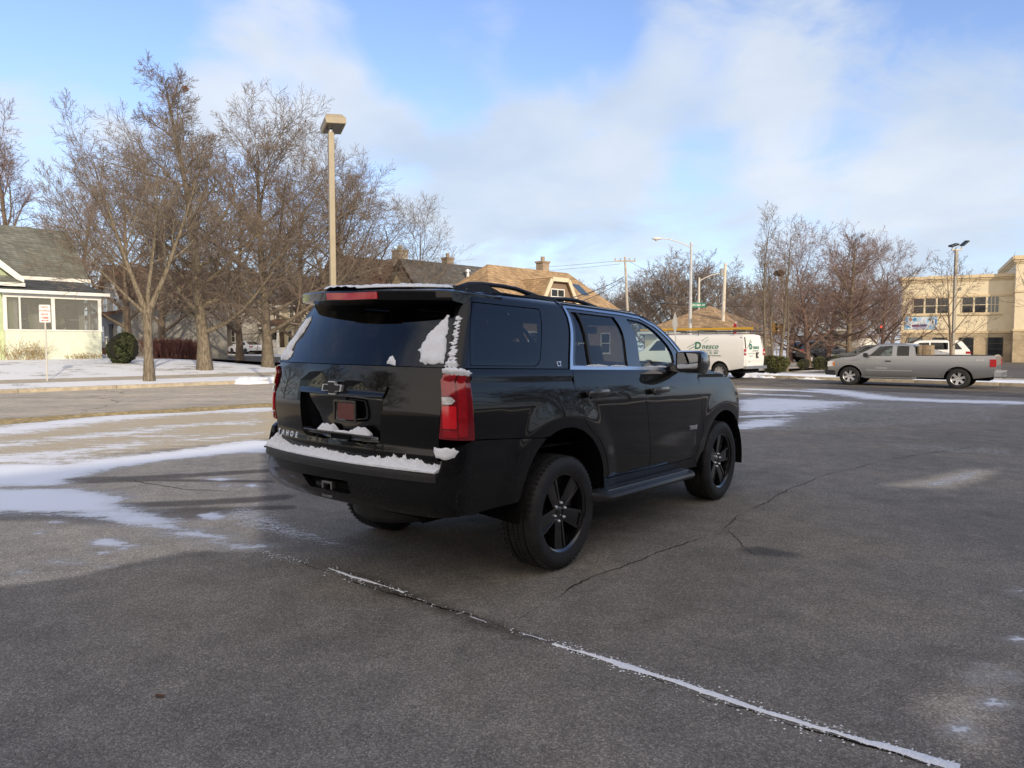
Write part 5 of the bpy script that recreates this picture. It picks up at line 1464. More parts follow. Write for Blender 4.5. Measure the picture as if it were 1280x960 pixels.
# snowy lawns, walks
M_LAWN = snow_ground_mat('snowy_lawn', 0, .50, 1.0, .55)
M_VERGE = snow_ground_mat('snowy_verge', 0, .80, 5.0, .8)
sheet('lawn', [(-90, 21.4, KERB_N + .16, 110)], M_LAWN, .004, 1.0)
sheet('sidewalk', [(-90, 21, KERB_N + 2.6, KERB_N + 4.0)], M_WALK, .012, 1.0)
sheet('verge', [(KERB_S + .16, 37.5, -60, 16), (KERB_S + .16, 39.0, 29, 130)], M_VERGE, .004, 1.5)
sheet('far_lawn', [(39.0, 150, 28.7, 150)], snow_ground_mat('far_lawn_snow', 0, .6, 7.0, .3), .004, 4.0)
sheet('far_lot', [(37.5, 120, -60, 16)], asphalt_mat('far_lot_asphalt', (.16, .15, .14)), .004, 6.0)
sheet('far_sidewalk', [(36.0, 37.2, -60, 16), (36.0, 37.2, 29, 130)], M_WALK, .012, 2.0)
# ploughed snow lumps along the kerbs
def snow_bank(pts, seed, r=.35, h=.22, n=26):
    rg = np.random.default_rng(seed); mb = MB(); mb.smooth = True
    V = []; F = []; m_ = 10
    P = [np.array(p) for p in pts]; tot = n
    for i in range(tot + 1):
        t = i / tot * (len(P) - 1); k = min(int(t), len(P) - 2); c = P[k] + (P[k + 1] - P[k]) * (t - k); d = P[k + 1] - P[k]; d = d / np.linalg.norm(d); q = np.array([-d[1], d[0]])
        e = min(1, min(i, tot - i) / 3); hh = h * e * rg.uniform(.5, 1.2); ww = r * (.5 + .5 * e) * rg.uniform(.75, 1.2)
        for j in range(m_ + 1):
            a = pi * j / m_; p = c + q * cos(a) * ww * rg.uniform(.92, 1.08); V.append((p[0], p[1], hgt(p[0], p[1]) - .01 + hh * sin(a) * rg.uniform(.8, 1.15)))
    for i in range(tot):
        for j in range(m_): F.append((i * (m_ + 1) + j, (i + 1) * (m_ + 1) + j, (i + 1) * (m_ + 1) + j + 1, i * (m_ + 1) + j + 1))
    mb.add(V, F); o = mb.build('snow', M_SNOW); tag(o, kind='stuff'); return o
snow_bank([XY(33.3, 15), XY(33.5, 8), XY(33.4, 2)], 1, .35, .07, 50)
snow_bank([XY(32.6, 18.5), XY(33.2, 16.5), XY(33.3, 14.8)], 4, .4, .12, 24)
snow_bank([XY(33.4, -2), XY(33.5, -10), XY(33.4, -18)], 2, .35, .08, 50)
snow_bank([XY(12.4, 28.4), XY(13.6, 28.5), XY(14.9, 28.4)], 3, .55, .14, 24)
snow_bank([XY(3.2, 28.25), XY(3.9, 28.25)], 6, .2, .12, 12)
# fallen leaf on the tarmac
x, y = ground_pt(199, 872); m = MB()
m.add([(x - .028, y, .006), (x - .008, y - .012, .012), (x + .022, y - .006, .007), (x + .03, y + .004, .014), (x + .006, y + .016, .006), (x - .012, y + .011, .013)], [(0, 1, 4, 5), (1, 2, 3, 4)])
tag(m.build('fallen_leaf', simple('dead_leaf', (.10, .045, .025), rough=.8)), 'small brown curled leaf lying on the bare asphalt', 'leaf')
# ------------------------------------------------------------------ bare winter trees
class Tree:
    def __init__(s, seed):
        s.r = random.Random(seed); s.poly = {}
    def put(s, lvl, pts, rad): s.poly.setdefault((0 if lvl <= s.split else 1, len(pts), 6 if lvl == 0 else (5 if lvl <= 1 else 3)), []).append((pts, rad))
    split = 1
    def branch(s, p, d, L, r, lvl, spec):
        rr = s.r; sp = spec[lvl]; nseg = sp['seg']; last = lvl == len(spec) - 1
        pts = [p]; rad = [r]; dirs = [d]
        q = p; st = L / nseg; tip = sp.get('tip', .35)
        for i in range(nseg):
            cv = sp['curl']
            d = Vector((d.x + rr.gauss(0, cv), d.y + rr.gauss(0, cv), d.z + rr.gauss(0, cv) * .7 + sp['up'])).normalized()
            q = q + d * st; pts.append(q); dirs.append(d); rad.append(max(spec[-1]['rmin'], r * (1 - (1 - tip) * (i + 1) / nseg)))
        if lvl == 0:
            rad[0] *= 1.3; 
        s.put(lvl, pts, rad)
        if last: return
        nx = spec[lvl + 1]; n = sp['n']; n = n if isinstance(n, int) else rr.randint(*n)
        ph = rr.uniform(0, 6.28)
        for k in range(n):
            t = sp['from'] + (1 - sp['from']) * ((k + rr.uniform(.1, .9)) / n)
            f = t * nseg; i = min(int(f), nseg - 1); w = f - i
            b = pts[i].lerp(pts[i + 1], w); bd = dirs[i + 1]; br = rad[i] + (rad[i + 1] - rad[i]) * w
            ph += 2.4 + rr.uniform(-.5, .5)
            ax = bd.orthogonal().normalized(); ax2 = bd.cross(ax)
            side = ax * cos(ph) + ax2 * sin(ph)
            an = radians(sp['ang'] + rr.uniform(-1, 1) * sp['angv']) * (1.15 - .45 * t)
            nd = (bd * cos(an) + side * sin(an)).normalized()
            ll = nx['len'] * L * (sp.get('l0', 1.0) * (1 - t) + sp.get('l1', .55) * t) * rr.uniform(.7, 1.2)
            s.branch(b, nd, ll, min(br * .75, max(nx['rmin'] if 'rmin' in nx else 0, br * nx['rk'])), lvl + 1, spec)
    def meshes(s):
        out = [([], []), ([], [])]; off = [0, 0]
        for (part, m, ns), lst in s.poly.items():
            P = np.array([[tuple(v) for v in pts] for pts, _ in lst]); R = np.array([rd for _, rd in lst])
            T = np.empty_like(P); T[:, 1:-1] = P[:, 2:] - P[:, :-2]; T[:, 0] = P[:, 1] - P[:, 0]; T[:, -1] = P[:, -1] - P[:, -2]
            T /= np.maximum(np.linalg.norm(T, axis=2, keepdims=True), 1e-9)
            T0 = (P[:, -1] - P[:, 0]); ref = np.where(np.abs(T0[:, 2:3]) > .8 * np.linalg.norm(T0, axis=1, keepdims=True), np.array([[1., 0, 0]]), np.array([[0, 0, 1.]]))
            A = np.cross(T, ref[:, None, :]); A /= np.maximum(np.linalg.norm(A, axis=2, keepdims=True), 1e-9); B = np.cross(T, A)
            w = 2 * pi * np.arange(ns) / ns
            V = P[:, :, None, :] + R[:, :, None, None] * (A[:, :, None, :] * np.cos(w)[None, None, :, None] + B[:, :, None, :] * np.sin(w)[None, None, :, None])
            n = len(lst); V = V.reshape(-1, 3)
            base = (np.arange(n) * m * ns)[:, None, None] + (np.arange(m - 1) * ns)[None, :, None]
            k = np.arange(ns); k2 = (k + 1) % ns
            F = np.stack([base + k, base + k2, base + ns + k2, base + ns + k], -1).reshape(-1, 4) + off[part]
            out[part][0].append(V); out[part][1].append(F); off[part] += len(V)
        return out

def spec_tree(limbs=11, br=8, sub=7, tw=5, spread=48, up1=.03, trunk_from=.22, rmin=.008, l1=.5, l2=.5, l3=.42, l4=.42, curl=.12, end=.55, seg0=7):
    br += 1; sub += 1; l2 *= 1.15; l3 *= 1.25; l4 *= 1.5; rmin *= .78
    return [dict(seg=seg0, curl=.035, up=.05, n=limbs, ang=spread, angv=14, tip=.12, l0=1.0, l1=end, **{'from': trunk_from}),
            dict(seg=6, curl=curl, up=up1, n=br, ang=44, angv=16, len=l1, rk=.50, tip=.22, **{'from': .18}),
            dict(seg=4, curl=curl * 1.1, up=.02, n=sub, ang=42, angv=16, len=l2, rk=.50, tip=.3, **{'from': .12}),
            dict(seg=3, curl=curl * 1.3, up=.02, n=tw, ang=40, angv=18, len=l3, rk=.55, tip=.5, **{'from': .1}),
            dict(seg=2, curl=.16, up=.03, len=l4, rk=.7, rmin=rmin, tip=.6, n=0, ang=0, angv=0)]

def make_tree(name, seed, height, r, spec, bark, twig, lean=(0, 0), forks=None, split=1):
    T = Tree(seed); T.split = split
    if forks:
        # a short bole that divides into leaders
        h0, leaders = forks
        pts = [Vector((0, 0, -.1)), Vector((lean[0] * .3, lean[1] * .3, h0 * .33)), Vector((lean[0] * .6, lean[1] * .6, h0 * .66)), Vector((lean[0], lean[1], h0))]
        T.put(0, pts, [r * 1.5, r * 1.08, r, r * 1.05])
        for (dx, dy, dz, L, k) in leaders:
            T.branch(pts[-1] - Vector((0, 0, .05)), Vector((dx, dy, dz)).normalized(), L, r * k, 0 if False else 1, spec) if False else T.branch(pts[-1] - Vector((0, 0, .12)), Vector((dx, dy, dz)).normalized(), L, r * k, 0, spec)
    else:
        T.branch(Vector((0, 0, -.1)), Vector((lean[0], lean[1], 1)).normalized(), height, r, 0, spec)
    root = empty(name)
    for (vs, fs), nm, mt in zip(T.meshes(), ('trunk', 'crown'), (bark, twig)):
        if vs: raw_obj(nm, np.concatenate(vs), np.concatenate(fs), mt, root, smooth=(nm == 'trunk'))
    return root

BARK_GREY = bark_mat('bark_grey', (.17, .14, .105), 7, .6); BARK_BROWN = bark_mat('bark_brown', (.20, .155, .115), 5); BARK_RED = bark_mat('bark_reddish', (.17, .115, .095), 5)
BARK_TAN = bark_mat('bark_tan', (.185, .155, .115), 6, .65)
TWIG_GREY = simple('twig_grey', (.20, .155, .12), rough=.9, var=.25, scale=1.5); TWIG_BROWN = simple('twig_brown', (.20, .15, .115), rough=.9, var=.25, scale=1.2); TWIG_RED = simple('twig_reddish', (.235, .16, .135), rough=.9, var=.25, scale=1.2)
TWIG_TAN = simple('twig_tan', (.205, .168, .135), rough=.9, var=.25, scale=1.2)

def plant_at(o, u, Y, label, cat='tree', group=None, z=None, rz=0.0, sc=1.0):
    x = (u - 640) / FPX * Y / 1.0; o.location = (x, Y, hgt(x, Y) - .02 if z is None else z); o.rotation_euler = (0, 0, rz); o.scale = (sc, sc, sc)
    return tag(o, label, cat, group)

# 1 slim forked street tree
t1 = make_tree('street_tree', 21, 9.5, .17, spec_tree(9, 7, 6, 5, 40, .06, .25, .007, .55, .5, .45, .45, .11, .6), BARK_TAN, TWIG_TAN, forks=(2.75, [(-.42, .1, 1, 6.6, .72), (.40, -.1, 1, 6.2, .70), (-.05, .35, 1, 7.2, .55), (-.75, -.2, .75, 4.6, .42)]))
plant_at(t1, 186, 28.2, 'slim tan-barked tree forking low, nearest the kerb of the snowy lawn', rz=.2)
# 2 the tallest, thick-boled
t2 = make_tree('shade_tree', 5, 13.5, .33, spec_tree(28, 9, 7, 6, 60, .05, .14, .009, .50, .46, .45, .45, .13, .22, 9), BARK_TAN, TWIG_GREY, lean=(-.02, 0))
plant_at(t2, 256, 34, 'tallest bare tree with a thick bole and a pointed top, mid lawn', rz=1.1, sc=.955)
# 3 broad one beside it
t3 = make_tree('shade_tree', 9, 11.4, .29, spec_tree(28, 9, 7, 6, 58, .05, .15, .009, .72, .46, .45, .45, .13, .42, 8), BARK_GREY, TWIG_GREY)
plant_at(t3, 335, 38, 'broad bare tree beside the tallest one, just left of the tan lamp pole', rz=2.0)
t4 = make_tree('shade_tree', 14, 11.4, .27, spec_tree(22, 9, 7, 5, 52, .06, .16, .010, .60, .46, .45, .45, .13, .45, 8), BARK_BROWN, TWIG_BROWN)
plant_at(t4, 160, 47, 'bare brown tree close behind the right end of the green house', rz=.4)
t4b = dup(t4); plant_at(t4b, 205, 56, 'bare brown tree in the back, seen between the slim tree and the tallest', rz=2.9, sc=1.12)
t5 = make_tree('shade_tree', 33, 14.5, .36, spec_tree(20, 9, 7, 5, 48, .07, .2, .011, .46, .46, .45, .45, .12, .5, 8), BARK_BROWN, TWIG_RED)
plant_at(t5, 22, 54, 'reddish-twigged tree rising behind the grey roof of the green house', rz=.9)
t5b = dup(t5); plant_at(t5b, 96, 62, 'second reddish-twigged tree, over the right end of the grey roof', rz=2.2, sc=.92)
t5c = dup(t3); plant_at(t5c, 425, 52, 'spreading bare tree behind the tan lamp pole', rz=3.6, sc=1.1)
t5e = dup(t3); plant_at(t5e, 372, 50, 'bare tree deep behind the tan lamp pole, between its neighbours', rz=5.0, sc=1.02)
t5d = dup(t4); plant_at(t5d, 300, 62, 'bare brown tree behind and between the two broad trees', rz=1.2, sc=1.2)
t6 = make_tree('young_tree', 41, 10.6, .18, spec_tree(22, 7, 5, 3, 46, .09, .12, .010, .62, .5, .46, .45, .09, .5, 8), BARK_GREY, TWIG_TAN)
plant_at(t6, 524, 58, 'pale fan-shaped bare tree behind the grey roof and the SUV', rz=.6)
# oaks beyond the cross street
t8 = make_tree('oak_tree', 52, 8.0, .36, spec_tree(26, 8, 6, 3, 66, .05, .14, .020, .95, .46, .46, .48, .14, .5, 7), BARK_BROWN, TWIG_BROWN)
plant_at(t8, 868, 84, 'wide bare oak behind the street lamps and the white van', rz=.3)
t8b = dup(t8); plant_at(t8b, 808, 92, 'wide bare oak to the left of the silver street lamp', rz=2.1, sc=.95)
t8c = dup(t8); plant_at(t8c, 735, 100, 'low bare oak just clear of the SUV roof rail', rz=4.0, sc=.86)
t8d = dup(t8); plant_at(t8d, 925, 96, 'wide bare oak behind the wooden utility pole', rz=5.1, sc=.86)
t8e = dup(t8); plant_at(t8e, 1010, 110, 'bare oak far behind the red-twigged trees', rz=1.4, sc=1.0)
t8f = dup(t8); plant_at(t8f, 1115, 116, 'bare oak far behind the corner of the cream building', rz=2.6, sc=1.12)
t8g = dup(t8); plant_at(t8g, 1205, 118, 'bare oak peeping over the flat roof of the cream building', rz=3.3, sc=1.12)
t8h = dup(t8); plant_at(t8h, 770, 120, 'low bare oak far off beside the leaning utility pole', rz=.9, sc=.9)
t8i = dup(t8); plant_at(t8i, 960, 125, 'bare oak far off behind the slender multi-stemmed tree', rz=4.6, sc=1.1)
t8j = dup(t8); plant_at(t8j, 1062, 128, 'bare oak far off over the parked white pickup', rz=5.6, sc=1.15)
for k, (u, Y, rz_, s_, lb) in enumerate(((840, 88, 1.9, 1.05, 'bare oak between the silver street lamp and the leaning utility pole'), (895, 90, 3.7, 1.0, 'bare oak right behind the wooden utility pole'), (790, 104, 5.0, .9, 'low bare oak beyond the leaning utility pole'), (945, 108, .2, .95, 'low bare oak beyond the traffic lights'))):
    plant_at(dup(t8), u, Y, lb, rz=rz_, sc=s_)
# slender clump by the traffic lights
t10 = make_tree('slender_tree', 61, 8.5, .12, spec_tree(13, 6, 4, 2, 32, .10, .38, .008, .34, .5, .46, .45, .07, .45, 9), BARK_GREY, TWIG_GREY)
plant_at(t10, 957, 42, 'tallest slender tree, nearest the rear of the white van', rz=.5)
t10b = dup(t10); plant_at(t10b, 975, 43.5, 'slender tree carrying a dark nest, right of the tallest slender one', rz=2.3, sc=.97)
t10c = dup(t10); plant_at(t10c, 984, 41, 'shorter slender tree leaning over the clipped hedges', rz=4.1, sc=.66)
t10d = dup(t10); plant_at(t10d, 966, 45, 'thin grey-stemmed tree between the two tall slender ones', rz=5.3, sc=.78)
# red-twigged trees
t11 = make_tree('crab_apple_tree', 71, 7.0, .20, spec_tree(22, 8, 6, 3, 54, .06, .12, .009, .62, .5, .46, .45, .13, .6, 7), BARK_RED, TWIG_RED)
plant_at(t11, 1010, 47, 'red-twigged tree left of the dense one, above the dark parked cars', rz=.4)
t12 = make_tree('linden_tree', 77, 8.6, .22, spec_tree(34, 8, 6, 3, 66, .03, .14, .009, .56, .46, .45, .45, .10, .16, 9), BARK_BROWN, TWIG_RED)
plant_at(t12, 1060, 47, 'dense pyramid-shaped bare tree just behind the grey pickup', rz=1.4)
t13 = dup(t11); plant_at(t13, 1102, 53, 'red-twigged tree against the corner of the cream building', rz=2.7, sc=1.0)
t13b = dup(t11); plant_at(t13b, 1035, 56, 'red-twigged tree behind and left of the dense pyramid', rz=4.2, sc=1.1)
t13c = dup(t11); plant_at(t13c, 988, 58, 'red-twigged tree behind the slender clump', rz=5.3, sc=1.0)
t13d = dup(t11); plant_at(t13d, 1080, 60, 'red-twigged tree behind and right of the dense pyramid', rz=.9, sc=1.12)
# sparse young trees in front of the cream building
t14 = make_tree('young_tree', 83, 5.6, .085, spec_tree(13, 5, 4, 2, 46, .10, .24, .008, .50, .46, .46, .45, .10, .55, 7), BARK_BROWN, TWIG_BROWN)
plant_at(t14, 1189, 38, 'sparse young tree in front of the cream building, beside its lamp post', rz=.8)
t15 = dup(t14); plant_at(t15, 1312, 40, 'sparse young tree reaching in from the edge before the tall cream wing', rz=2.4, sc=1.25)
# trees outside the picture that the car's paint mirrors
for k, (x, y, rz, sc, src, lb) in enumerate(((-38, 22, .3, 1.0, t3, 'bare tree along the street, past the sign'), (-44, 8, 1.7, 1.0, t4, 'bare tree along the street, opposite the lot'), (-36, -4, 2.6, .9, t3, 'bare tree down the street behind the lot'), (-52, -10, 3.9, 1.1, t4, 'bare tree in a yard down the street'), (48, 18, .7, 1.0, t8, 'bare oak beyond the lot'), (60, 30, 2.2, 1.1, t8, 'bare oak beside the far lot'), (56, 6, 3.3, .9, t8, 'bare oak behind the lot'))):
    c = dup(src); c.location = (x, y, 0); c.rotation_euler = (0, 0, rz); c.scale = (sc, sc, sc); tag(c, lb, 'tree', 'trees beyond the picture')

# nests and last leaves
def leaf_clump(name, loc, rad, n, mat, seed, size=.05, parent=None, core=None, flat=1.0, shell=.55, lumpy=.26):
    rg = np.random.default_rng(seed); rad = np.array(rad if hasattr(rad, '__len__') else (rad,) * 3, float)
    d = rg.normal(size=(n, 3)); d /= np.linalg.norm(d, axis=1, keepdims=True)
    # lumpy outline
    k = rg.normal(size=(7, 3)) * 2.2; ph = rg.uniform(0, 6.28, 7); lump = 1 + lumpy * np.sin(d @ k.T + ph).mean(1) * 2
    r = (shell + (1 - shell) * rg.random(n) ** .6) * lump
    C = d * rad * r[:, None]; C[:, 2] *= flat
    a = rg.normal(size=(n, 3)); a /= np.linalg.norm(a, axis=1, keepdims=True); b = np.cross(a, rg.normal(size=(n, 3))); b /= np.linalg.norm(b, axis=1, keepdims=True)
    s = size * rg.uniform(.6, 1.3, n)[:, None]
    V = np.stack([C - a * s, C + b * s * .5, C + a * s, C - b * s * .5], 1).reshape(-1, 3) + np.array(loc)
    return raw_obj(name, V, np.arange(n * 4).reshape(n, 4), mat, parent)
M_NEST = simple('nest_leaves', (.10, .05, .03), rough=.9, var=.4, scale=20)
p = at(974, 342, 43); nst = empty('nest', p, 0, 'dark ball-shaped nest lodged high in a slender tree', 'nest'); leaf_clump('leaf_ball', (0, 0, 0), (.34, .25, .17), 260, M_NEST, 3, .09, nst, shell=.2)
p = at(231, 111, 34); nst = empty('nest', p, 0, 'small rust-brown leaf nest near the top of the tallest tree', 'nest'); leaf_clump('leaf_ball', (0, 0, 0), .13, 160, simple('rust_leaves', (.20, .055, .025), rough=.9, var=.3, scale=20), 4, .06, nst)

# clipped shrubs
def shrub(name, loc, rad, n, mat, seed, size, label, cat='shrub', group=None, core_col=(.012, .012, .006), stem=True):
    t = empty(name, loc, 0, label, cat, group)
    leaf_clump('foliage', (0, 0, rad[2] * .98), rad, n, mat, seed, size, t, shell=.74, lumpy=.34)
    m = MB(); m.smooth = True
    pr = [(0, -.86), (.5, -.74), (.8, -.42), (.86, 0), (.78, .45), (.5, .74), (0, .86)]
    m.lathe([(r * rad[0], rad[2] * .98 + h * rad[2]) for r, h in pr], 14, 'z'); m.build('dark_core', simple('shrub_inside', core_col, rough=1), t)  # near-black solid core inside the leaf shell
    return t
M_BOX = simple('boxwood_leaf', (.085, .085, .022), rough=.7, var=.5, scale=5); M_YEW = simple('yew_needles', (.05, .062, .022), rough=.8, var=.5, scale=5); M_ARB = simple('arborvitae', (.035, .05, .018), rough=.8, var=.5, scale=6)
x = (970 - 640) / FPX * 38; shrub('clipped_shrub', (x, 38, hgt(x, 38)), (.62, .62, .46), 5200, M_BOX, 1, .045, 'largest clipped round shrub, right behind the white van', 'shrub')
for k, (u, Y, r, h, lb) in enumerate(((1005, 41, .36, .36, 'small clipped shrub under the leaning slender trees'), (1024, 42, .40, .38, 'small clipped shrub beside the dark parked car'), (1041, 37, .52, .50, 'clipped shrub half hidden by the nose of the grey pickup'), (1244, 38.5, .30, .36, 'small clipped shrub behind the tail of the grey pickup'))):
    x = (u - 640) / FPX * Y; shrub('clipped_shrub', (x, Y, hgt(x, Y)), (r, r, h), 1900, M_BOX, 10 + k, .033, lb, 'shrub')
x = (155 - 640) / FPX * 35.5; shrub('evergreen_shrub', (x, 35.5, hgt(x, 35.5)), (.80, .80, .80), 7500, M_YEW, 20, .075, 'dark green rounded evergreen at the right end of the green house', 'shrub')
def cone_tree(name, loc, h, r, n, mat, seed, label):
    t = empty(name, loc, 0, label, 'tree'); rg = np.random.default_rng(seed)
    z = rg.random(n) ** 1.15; a = rg.uniform(0, 6.28, n); rr = r * (1 - z) ** .55 * (.75 + .25 * rg.random(n)) * (1 + .12 * np.sin(a * 5 + z * 17)) * np.minimum(1, (z + .03) * 9)
    C = np.stack([rr * np.cos(a), rr * np.sin(a), z * h], 1); d = np.stack([np.cos(a) * .5, np.sin(a) * .5, np.ones(n)], 1) + rg.normal(size=(n, 3)) * .35; d /= np.linalg.norm(d, axis=1, keepdims=True)
    b = np.cross(d, rg.normal(size=(n, 3))); b /= np.linalg.norm(b, axis=1, keepdims=True); s = .07 * rg.uniform(.6, 1.3, n)[:, None]
    V = np.stack([C - d * s, C + b * s * .4, C + d * s, C - b * s * .4], 1).reshape(-1, 3)
    raw_obj('crown', V, np.arange(n * 4).reshape(n, 4), mat, t)
    m = MB(); m.smooth = True; m.lathe([(0, .05), (r * .75, .15), (r * .7, h * .35), (r * .4, h * .7), (0, h * .95)], 12, 'z'); m.build('dark_core', simple('shrub_inside', (.012, .012, .006), rough=1), t)  # near-black solid core filling the crown
    m = MB(); m.tube([(0, 0, -.1), (0, 0, .4)], .08, 8); m.build('trunk', BARK_BROWN, t)
    return t
# red-stemmed hedge shrubs by the driveway
def twig_bush(loc, w, h, n, mat, seed, label):
    rg = random.Random(seed); T = Tree(seed); T.split = -1
    sp = [dict(seg=3, curl=.12, up=.05, n=5, ang=35, angv=15, tip=.6, len=1, **{'from': .3}), dict(seg=2, curl=.15, up=.04, len=.5, rk=.8, rmin=.008, tip=.7, n=0, ang=0, angv=0)]
    for i in range(n):
        a = rg.uniform(0, 6.28); q = rg.random() ** .5
        T.branch(Vector((w * q * cos(a), w * .6 * q * sin(a), 0)), Vector((cos(a) * .35 * q, sin(a) * .35 * q, 1)).normalized(), h * rg.uniform(.6, 1.0), .012, 0, sp)
    t = empty('twiggy_shrub', loc, .7, label, 'shrub', 'red-stemmed shrubs on the lawn')
    vs, fs = T.meshes()[1]; raw_obj('stems', np.concatenate(vs), np.concatenate(fs), mat, t)
M_REDT = simple('red_stems', (.16, .07, .055), rough=.9, var=.3, scale=3)
for k, (u, Y, w, lb) in enumerate(((205, 43, 1.0, 'dense red-brown twiggy shrub behind the slim tree'), (218, 44, 1.0, 'red-brown twiggy shrub between the slim tree and the tallest'), (233, 45, 1.0, 'red-brown twiggy shrub close to the bole of the tallest tree'))):
    x = (u - 640) / FPX * Y; twig_bush((x, Y, hgt(x, Y)), w, 1.15, 380, M_REDT, 50 + k, lb)
# dry climbers by the porch of the green house
# ------------------------------------------------------------------ buildings
M_PANE = simple('window_pane', (.02, .023, .026), rough=.06, coat=.6)
M_WHITE = simple('white_paint', (.78, .77, .72), rough=.6, var=.06, scale=3)
M_CREAM = simple('cream_paint', (.66, .58, .42), rough=.7, var=.08, scale=3)
M_DARKW = simple('dark_trim_wood', (.06, .04, .03), rough=.7)

def window(parent, x, z, w, h, y=0.0, axis='x', cols=1, rows=2, frame=M_WHITE, pane=M_PANE, fw=.07, out=-1, sill=True):
    """window in a wall at plane y (axis 'x': wall runs along x, faces -y; axis 'y': wall runs along y, x plane given by y)"""
    def bx(mb, a0, a1, d0, d1, z0, z1):
        if axis == 'x': mb.box(a0, a1, y + out * d1 if out < 0 else y + d0, y + out * d0 if out < 0 else y + d1, z0, z1)
        else: mb.box(y + out * d1 if out < 0 else y + d0, y + out * d0 if out < 0 else y + d1, a0, a1, z0, z1)
    m = MB()
    bx(m, x - w / 2 - fw, x + w / 2 + fw, .0, .055, z - fw, z)
    bx(m, x - w / 2 - fw, x + w / 2 + fw, .0, .05, z + h, z + h + fw)
    for sx_ in (-1, 1):
        c = x + sx_ * (w / 2 + fw / 2); bx(m, c - fw / 2, c + fw / 2, .0, .045, z, z + h)
    for c in range(1, cols):
        a = x - w / 2 + w * c / cols; bx(m, a - .03, a + .03, .0, .04, z, z + h)
    for r_ in range(1, rows):
        a = z + h * r_ / rows; bx(m, x - w / 2, x + w / 2, .0, .038, a - .025, a + .025)
    if sill: bx(m, x - w / 2 - fw * 1.5, x + w / 2 + fw * 1.5, .0, .10, z - fw - .05, z - fw - .003)
    f = m.build('window', frame, parent)
    m = MB(); bx(m, x - w / 2, x + w / 2, .004, .018, z, z + h); m.build('pane', pane, f)
    return f

def gable_roof(mb, x0, x1, y0, y1, ze, zr, axis='x', over=.4, th=.16):
    """two thick slopes; ridge along the axis"""
    if axis == 'x':
        ym = (y0 + y1) / 2; k = (zr - ze) / (ym - y0)
        A = [(y0 - over, ze - over * k), (ym, zr)]; B = [(ym, zr), (y1 + over, ze - over * k)]
        for (a, b) in (A, B):
            for_ = [(x0 - over, a[0], a[1]), (x1 + over, a[0], a[1]), (x1 + over, b[0], b[1]), (x0 - over, b[0], b[1])]
            mb.add(for_ + [(p[0], p[1], p[2] + th) for p in for_], [(0, 3, 2, 1), (4, 5, 6, 7), (0, 1, 5, 4), (1, 2, 6, 5), (2, 3, 7, 6), (3, 0, 4, 7)])
    else:
        xm = (x0 + x1) / 2; k = (zr - ze) / (xm - x0)
        A = [(x0 - over, ze - over * k), (xm, zr)]; B = [(xm, zr), (x1 + over, ze - over * k)]
        for (a, b) in (A, B):
            for_ = [(a[0], y0 - over, a[1]), (a[0], y1 + over, a[1]), (b[0], y1 + over, b[1]), (b[0], y0 - over, b[1])]
            mb.add(for_ + [(p[0], p[1], p[2] + th) for p in for_], [(0, 3, 2, 1), (4, 5, 6, 7), (0, 1, 5, 4), (1, 2, 6, 5), (2, 3, 7, 6), (3, 0, 4, 7)])

def gable_wall(mb, x0, x1, y0, y1, z0, ze, zr, axis='x'):
    """closed walls up to the slopes"""
    if axis == 'x':
        ym = (y0 + y1) / 2; mb.prism([(y0, z0), (y1, z0), (y1, ze), (ym, zr), (y0, ze)], x0, x1, axis='x')
    else:
        xm = (x0 + x1) / 2; mb.prism([(x0, z0), (x1, z0), (x1, ze), (xm, zr), (x0, ze)], y0, y1, axis='y')

def rake(mb, x0, x1, y, ze, zr, over=.4, w=.26, t=.06, th=.16):
    """bright boards along a front gable (ridge along y) in the plane y"""
    xm = (x0 + x1) / 2; k = (zr - ze) / (xm - x0)
    for s in (-1, 1):
        xe = xm + s * ((x1 - x0) / 2 + over); zeo = ze - over * k
        mb.add([(xe, y - t, zeo - w + .1), (xm, y - t, zr - w + .1), (xm, y - t, zr + th), (xe, y - t, zeo + th), (xe, y, zeo - w + .1), (xm, y, zr - w + .1), (xm, y, zr + th), (xe, y, zeo + th)],
               [(0, 1, 2, 3), (7, 6, 5, 4), (0, 4, 5, 1), (1, 5, 6, 2), (2, 6, 7, 3), (3, 7, 4, 0)])

R45 = radians(45)
# --- the pale green house
gx0, gy0 = (128 - 640) / FPX * 42, 42.0
g = empty('green_house', (gx0, gy0, hgt(gx0, gy0) - .02), R45, 'pale green clapboard house with a white screened porch and a grey shingled roof', 'house')
SID = stripe_mat('green_clapboard', (.52, .60, .38), .125, dark=.80); SIDW = stripe_mat('white_clapboard', (.70, .74, .61), .16, dark=.84)
SHG = shingle_mat('grey_green_shingles', (.175, .18, .155), .22)
m = MB(); gable_wall(m, -16, -.45, 2.3, 10.3, -.3, 4.95, 8.05); m.build('wall', SID, g)
m = MB(); gable_wall(m, -10.2, -4.15, .55, 6.0, -.3, 4.75, 7.35, 'y'); m.build('gable_wall', SID, g)
m = MB(); gable_roof(m, -16, -.45, 2.3, 10.3, 4.95, 8.05, 'x', .38); rf = m.build('roof', SHG, g)
m = MB(); m.box(-16.2, -.02, 1.78, 1.92, 4.58, 4.80); m.build('gutter', M_WHITE, rf)
m = MB(); gable_roof(m, -10.2, -4.15, .55, 6.2, 4.75, 7.35, 'y', .42); m.build('gable_roof', SHG, g)
m = MB(); rake(m, -10.2, -4.15, .55 - .42, 4.75, 7.35, .42, .34, .05); rk = m.build('rake_board', M_WHITE, g)
m = MB(); m.prism([(-6.3, 4.25), (-3.75, 4.25), (-3.9, 4.36), (-4.5, 4.62), (-6.3, 4.62)], -.05, .55, 'y'); m.build('return_roof', SHG, g)
m = MB(); m.box(-6.3, -3.72, -.12, .55, 4.06, 4.245); m.build('return_board', M_WHITE, g)
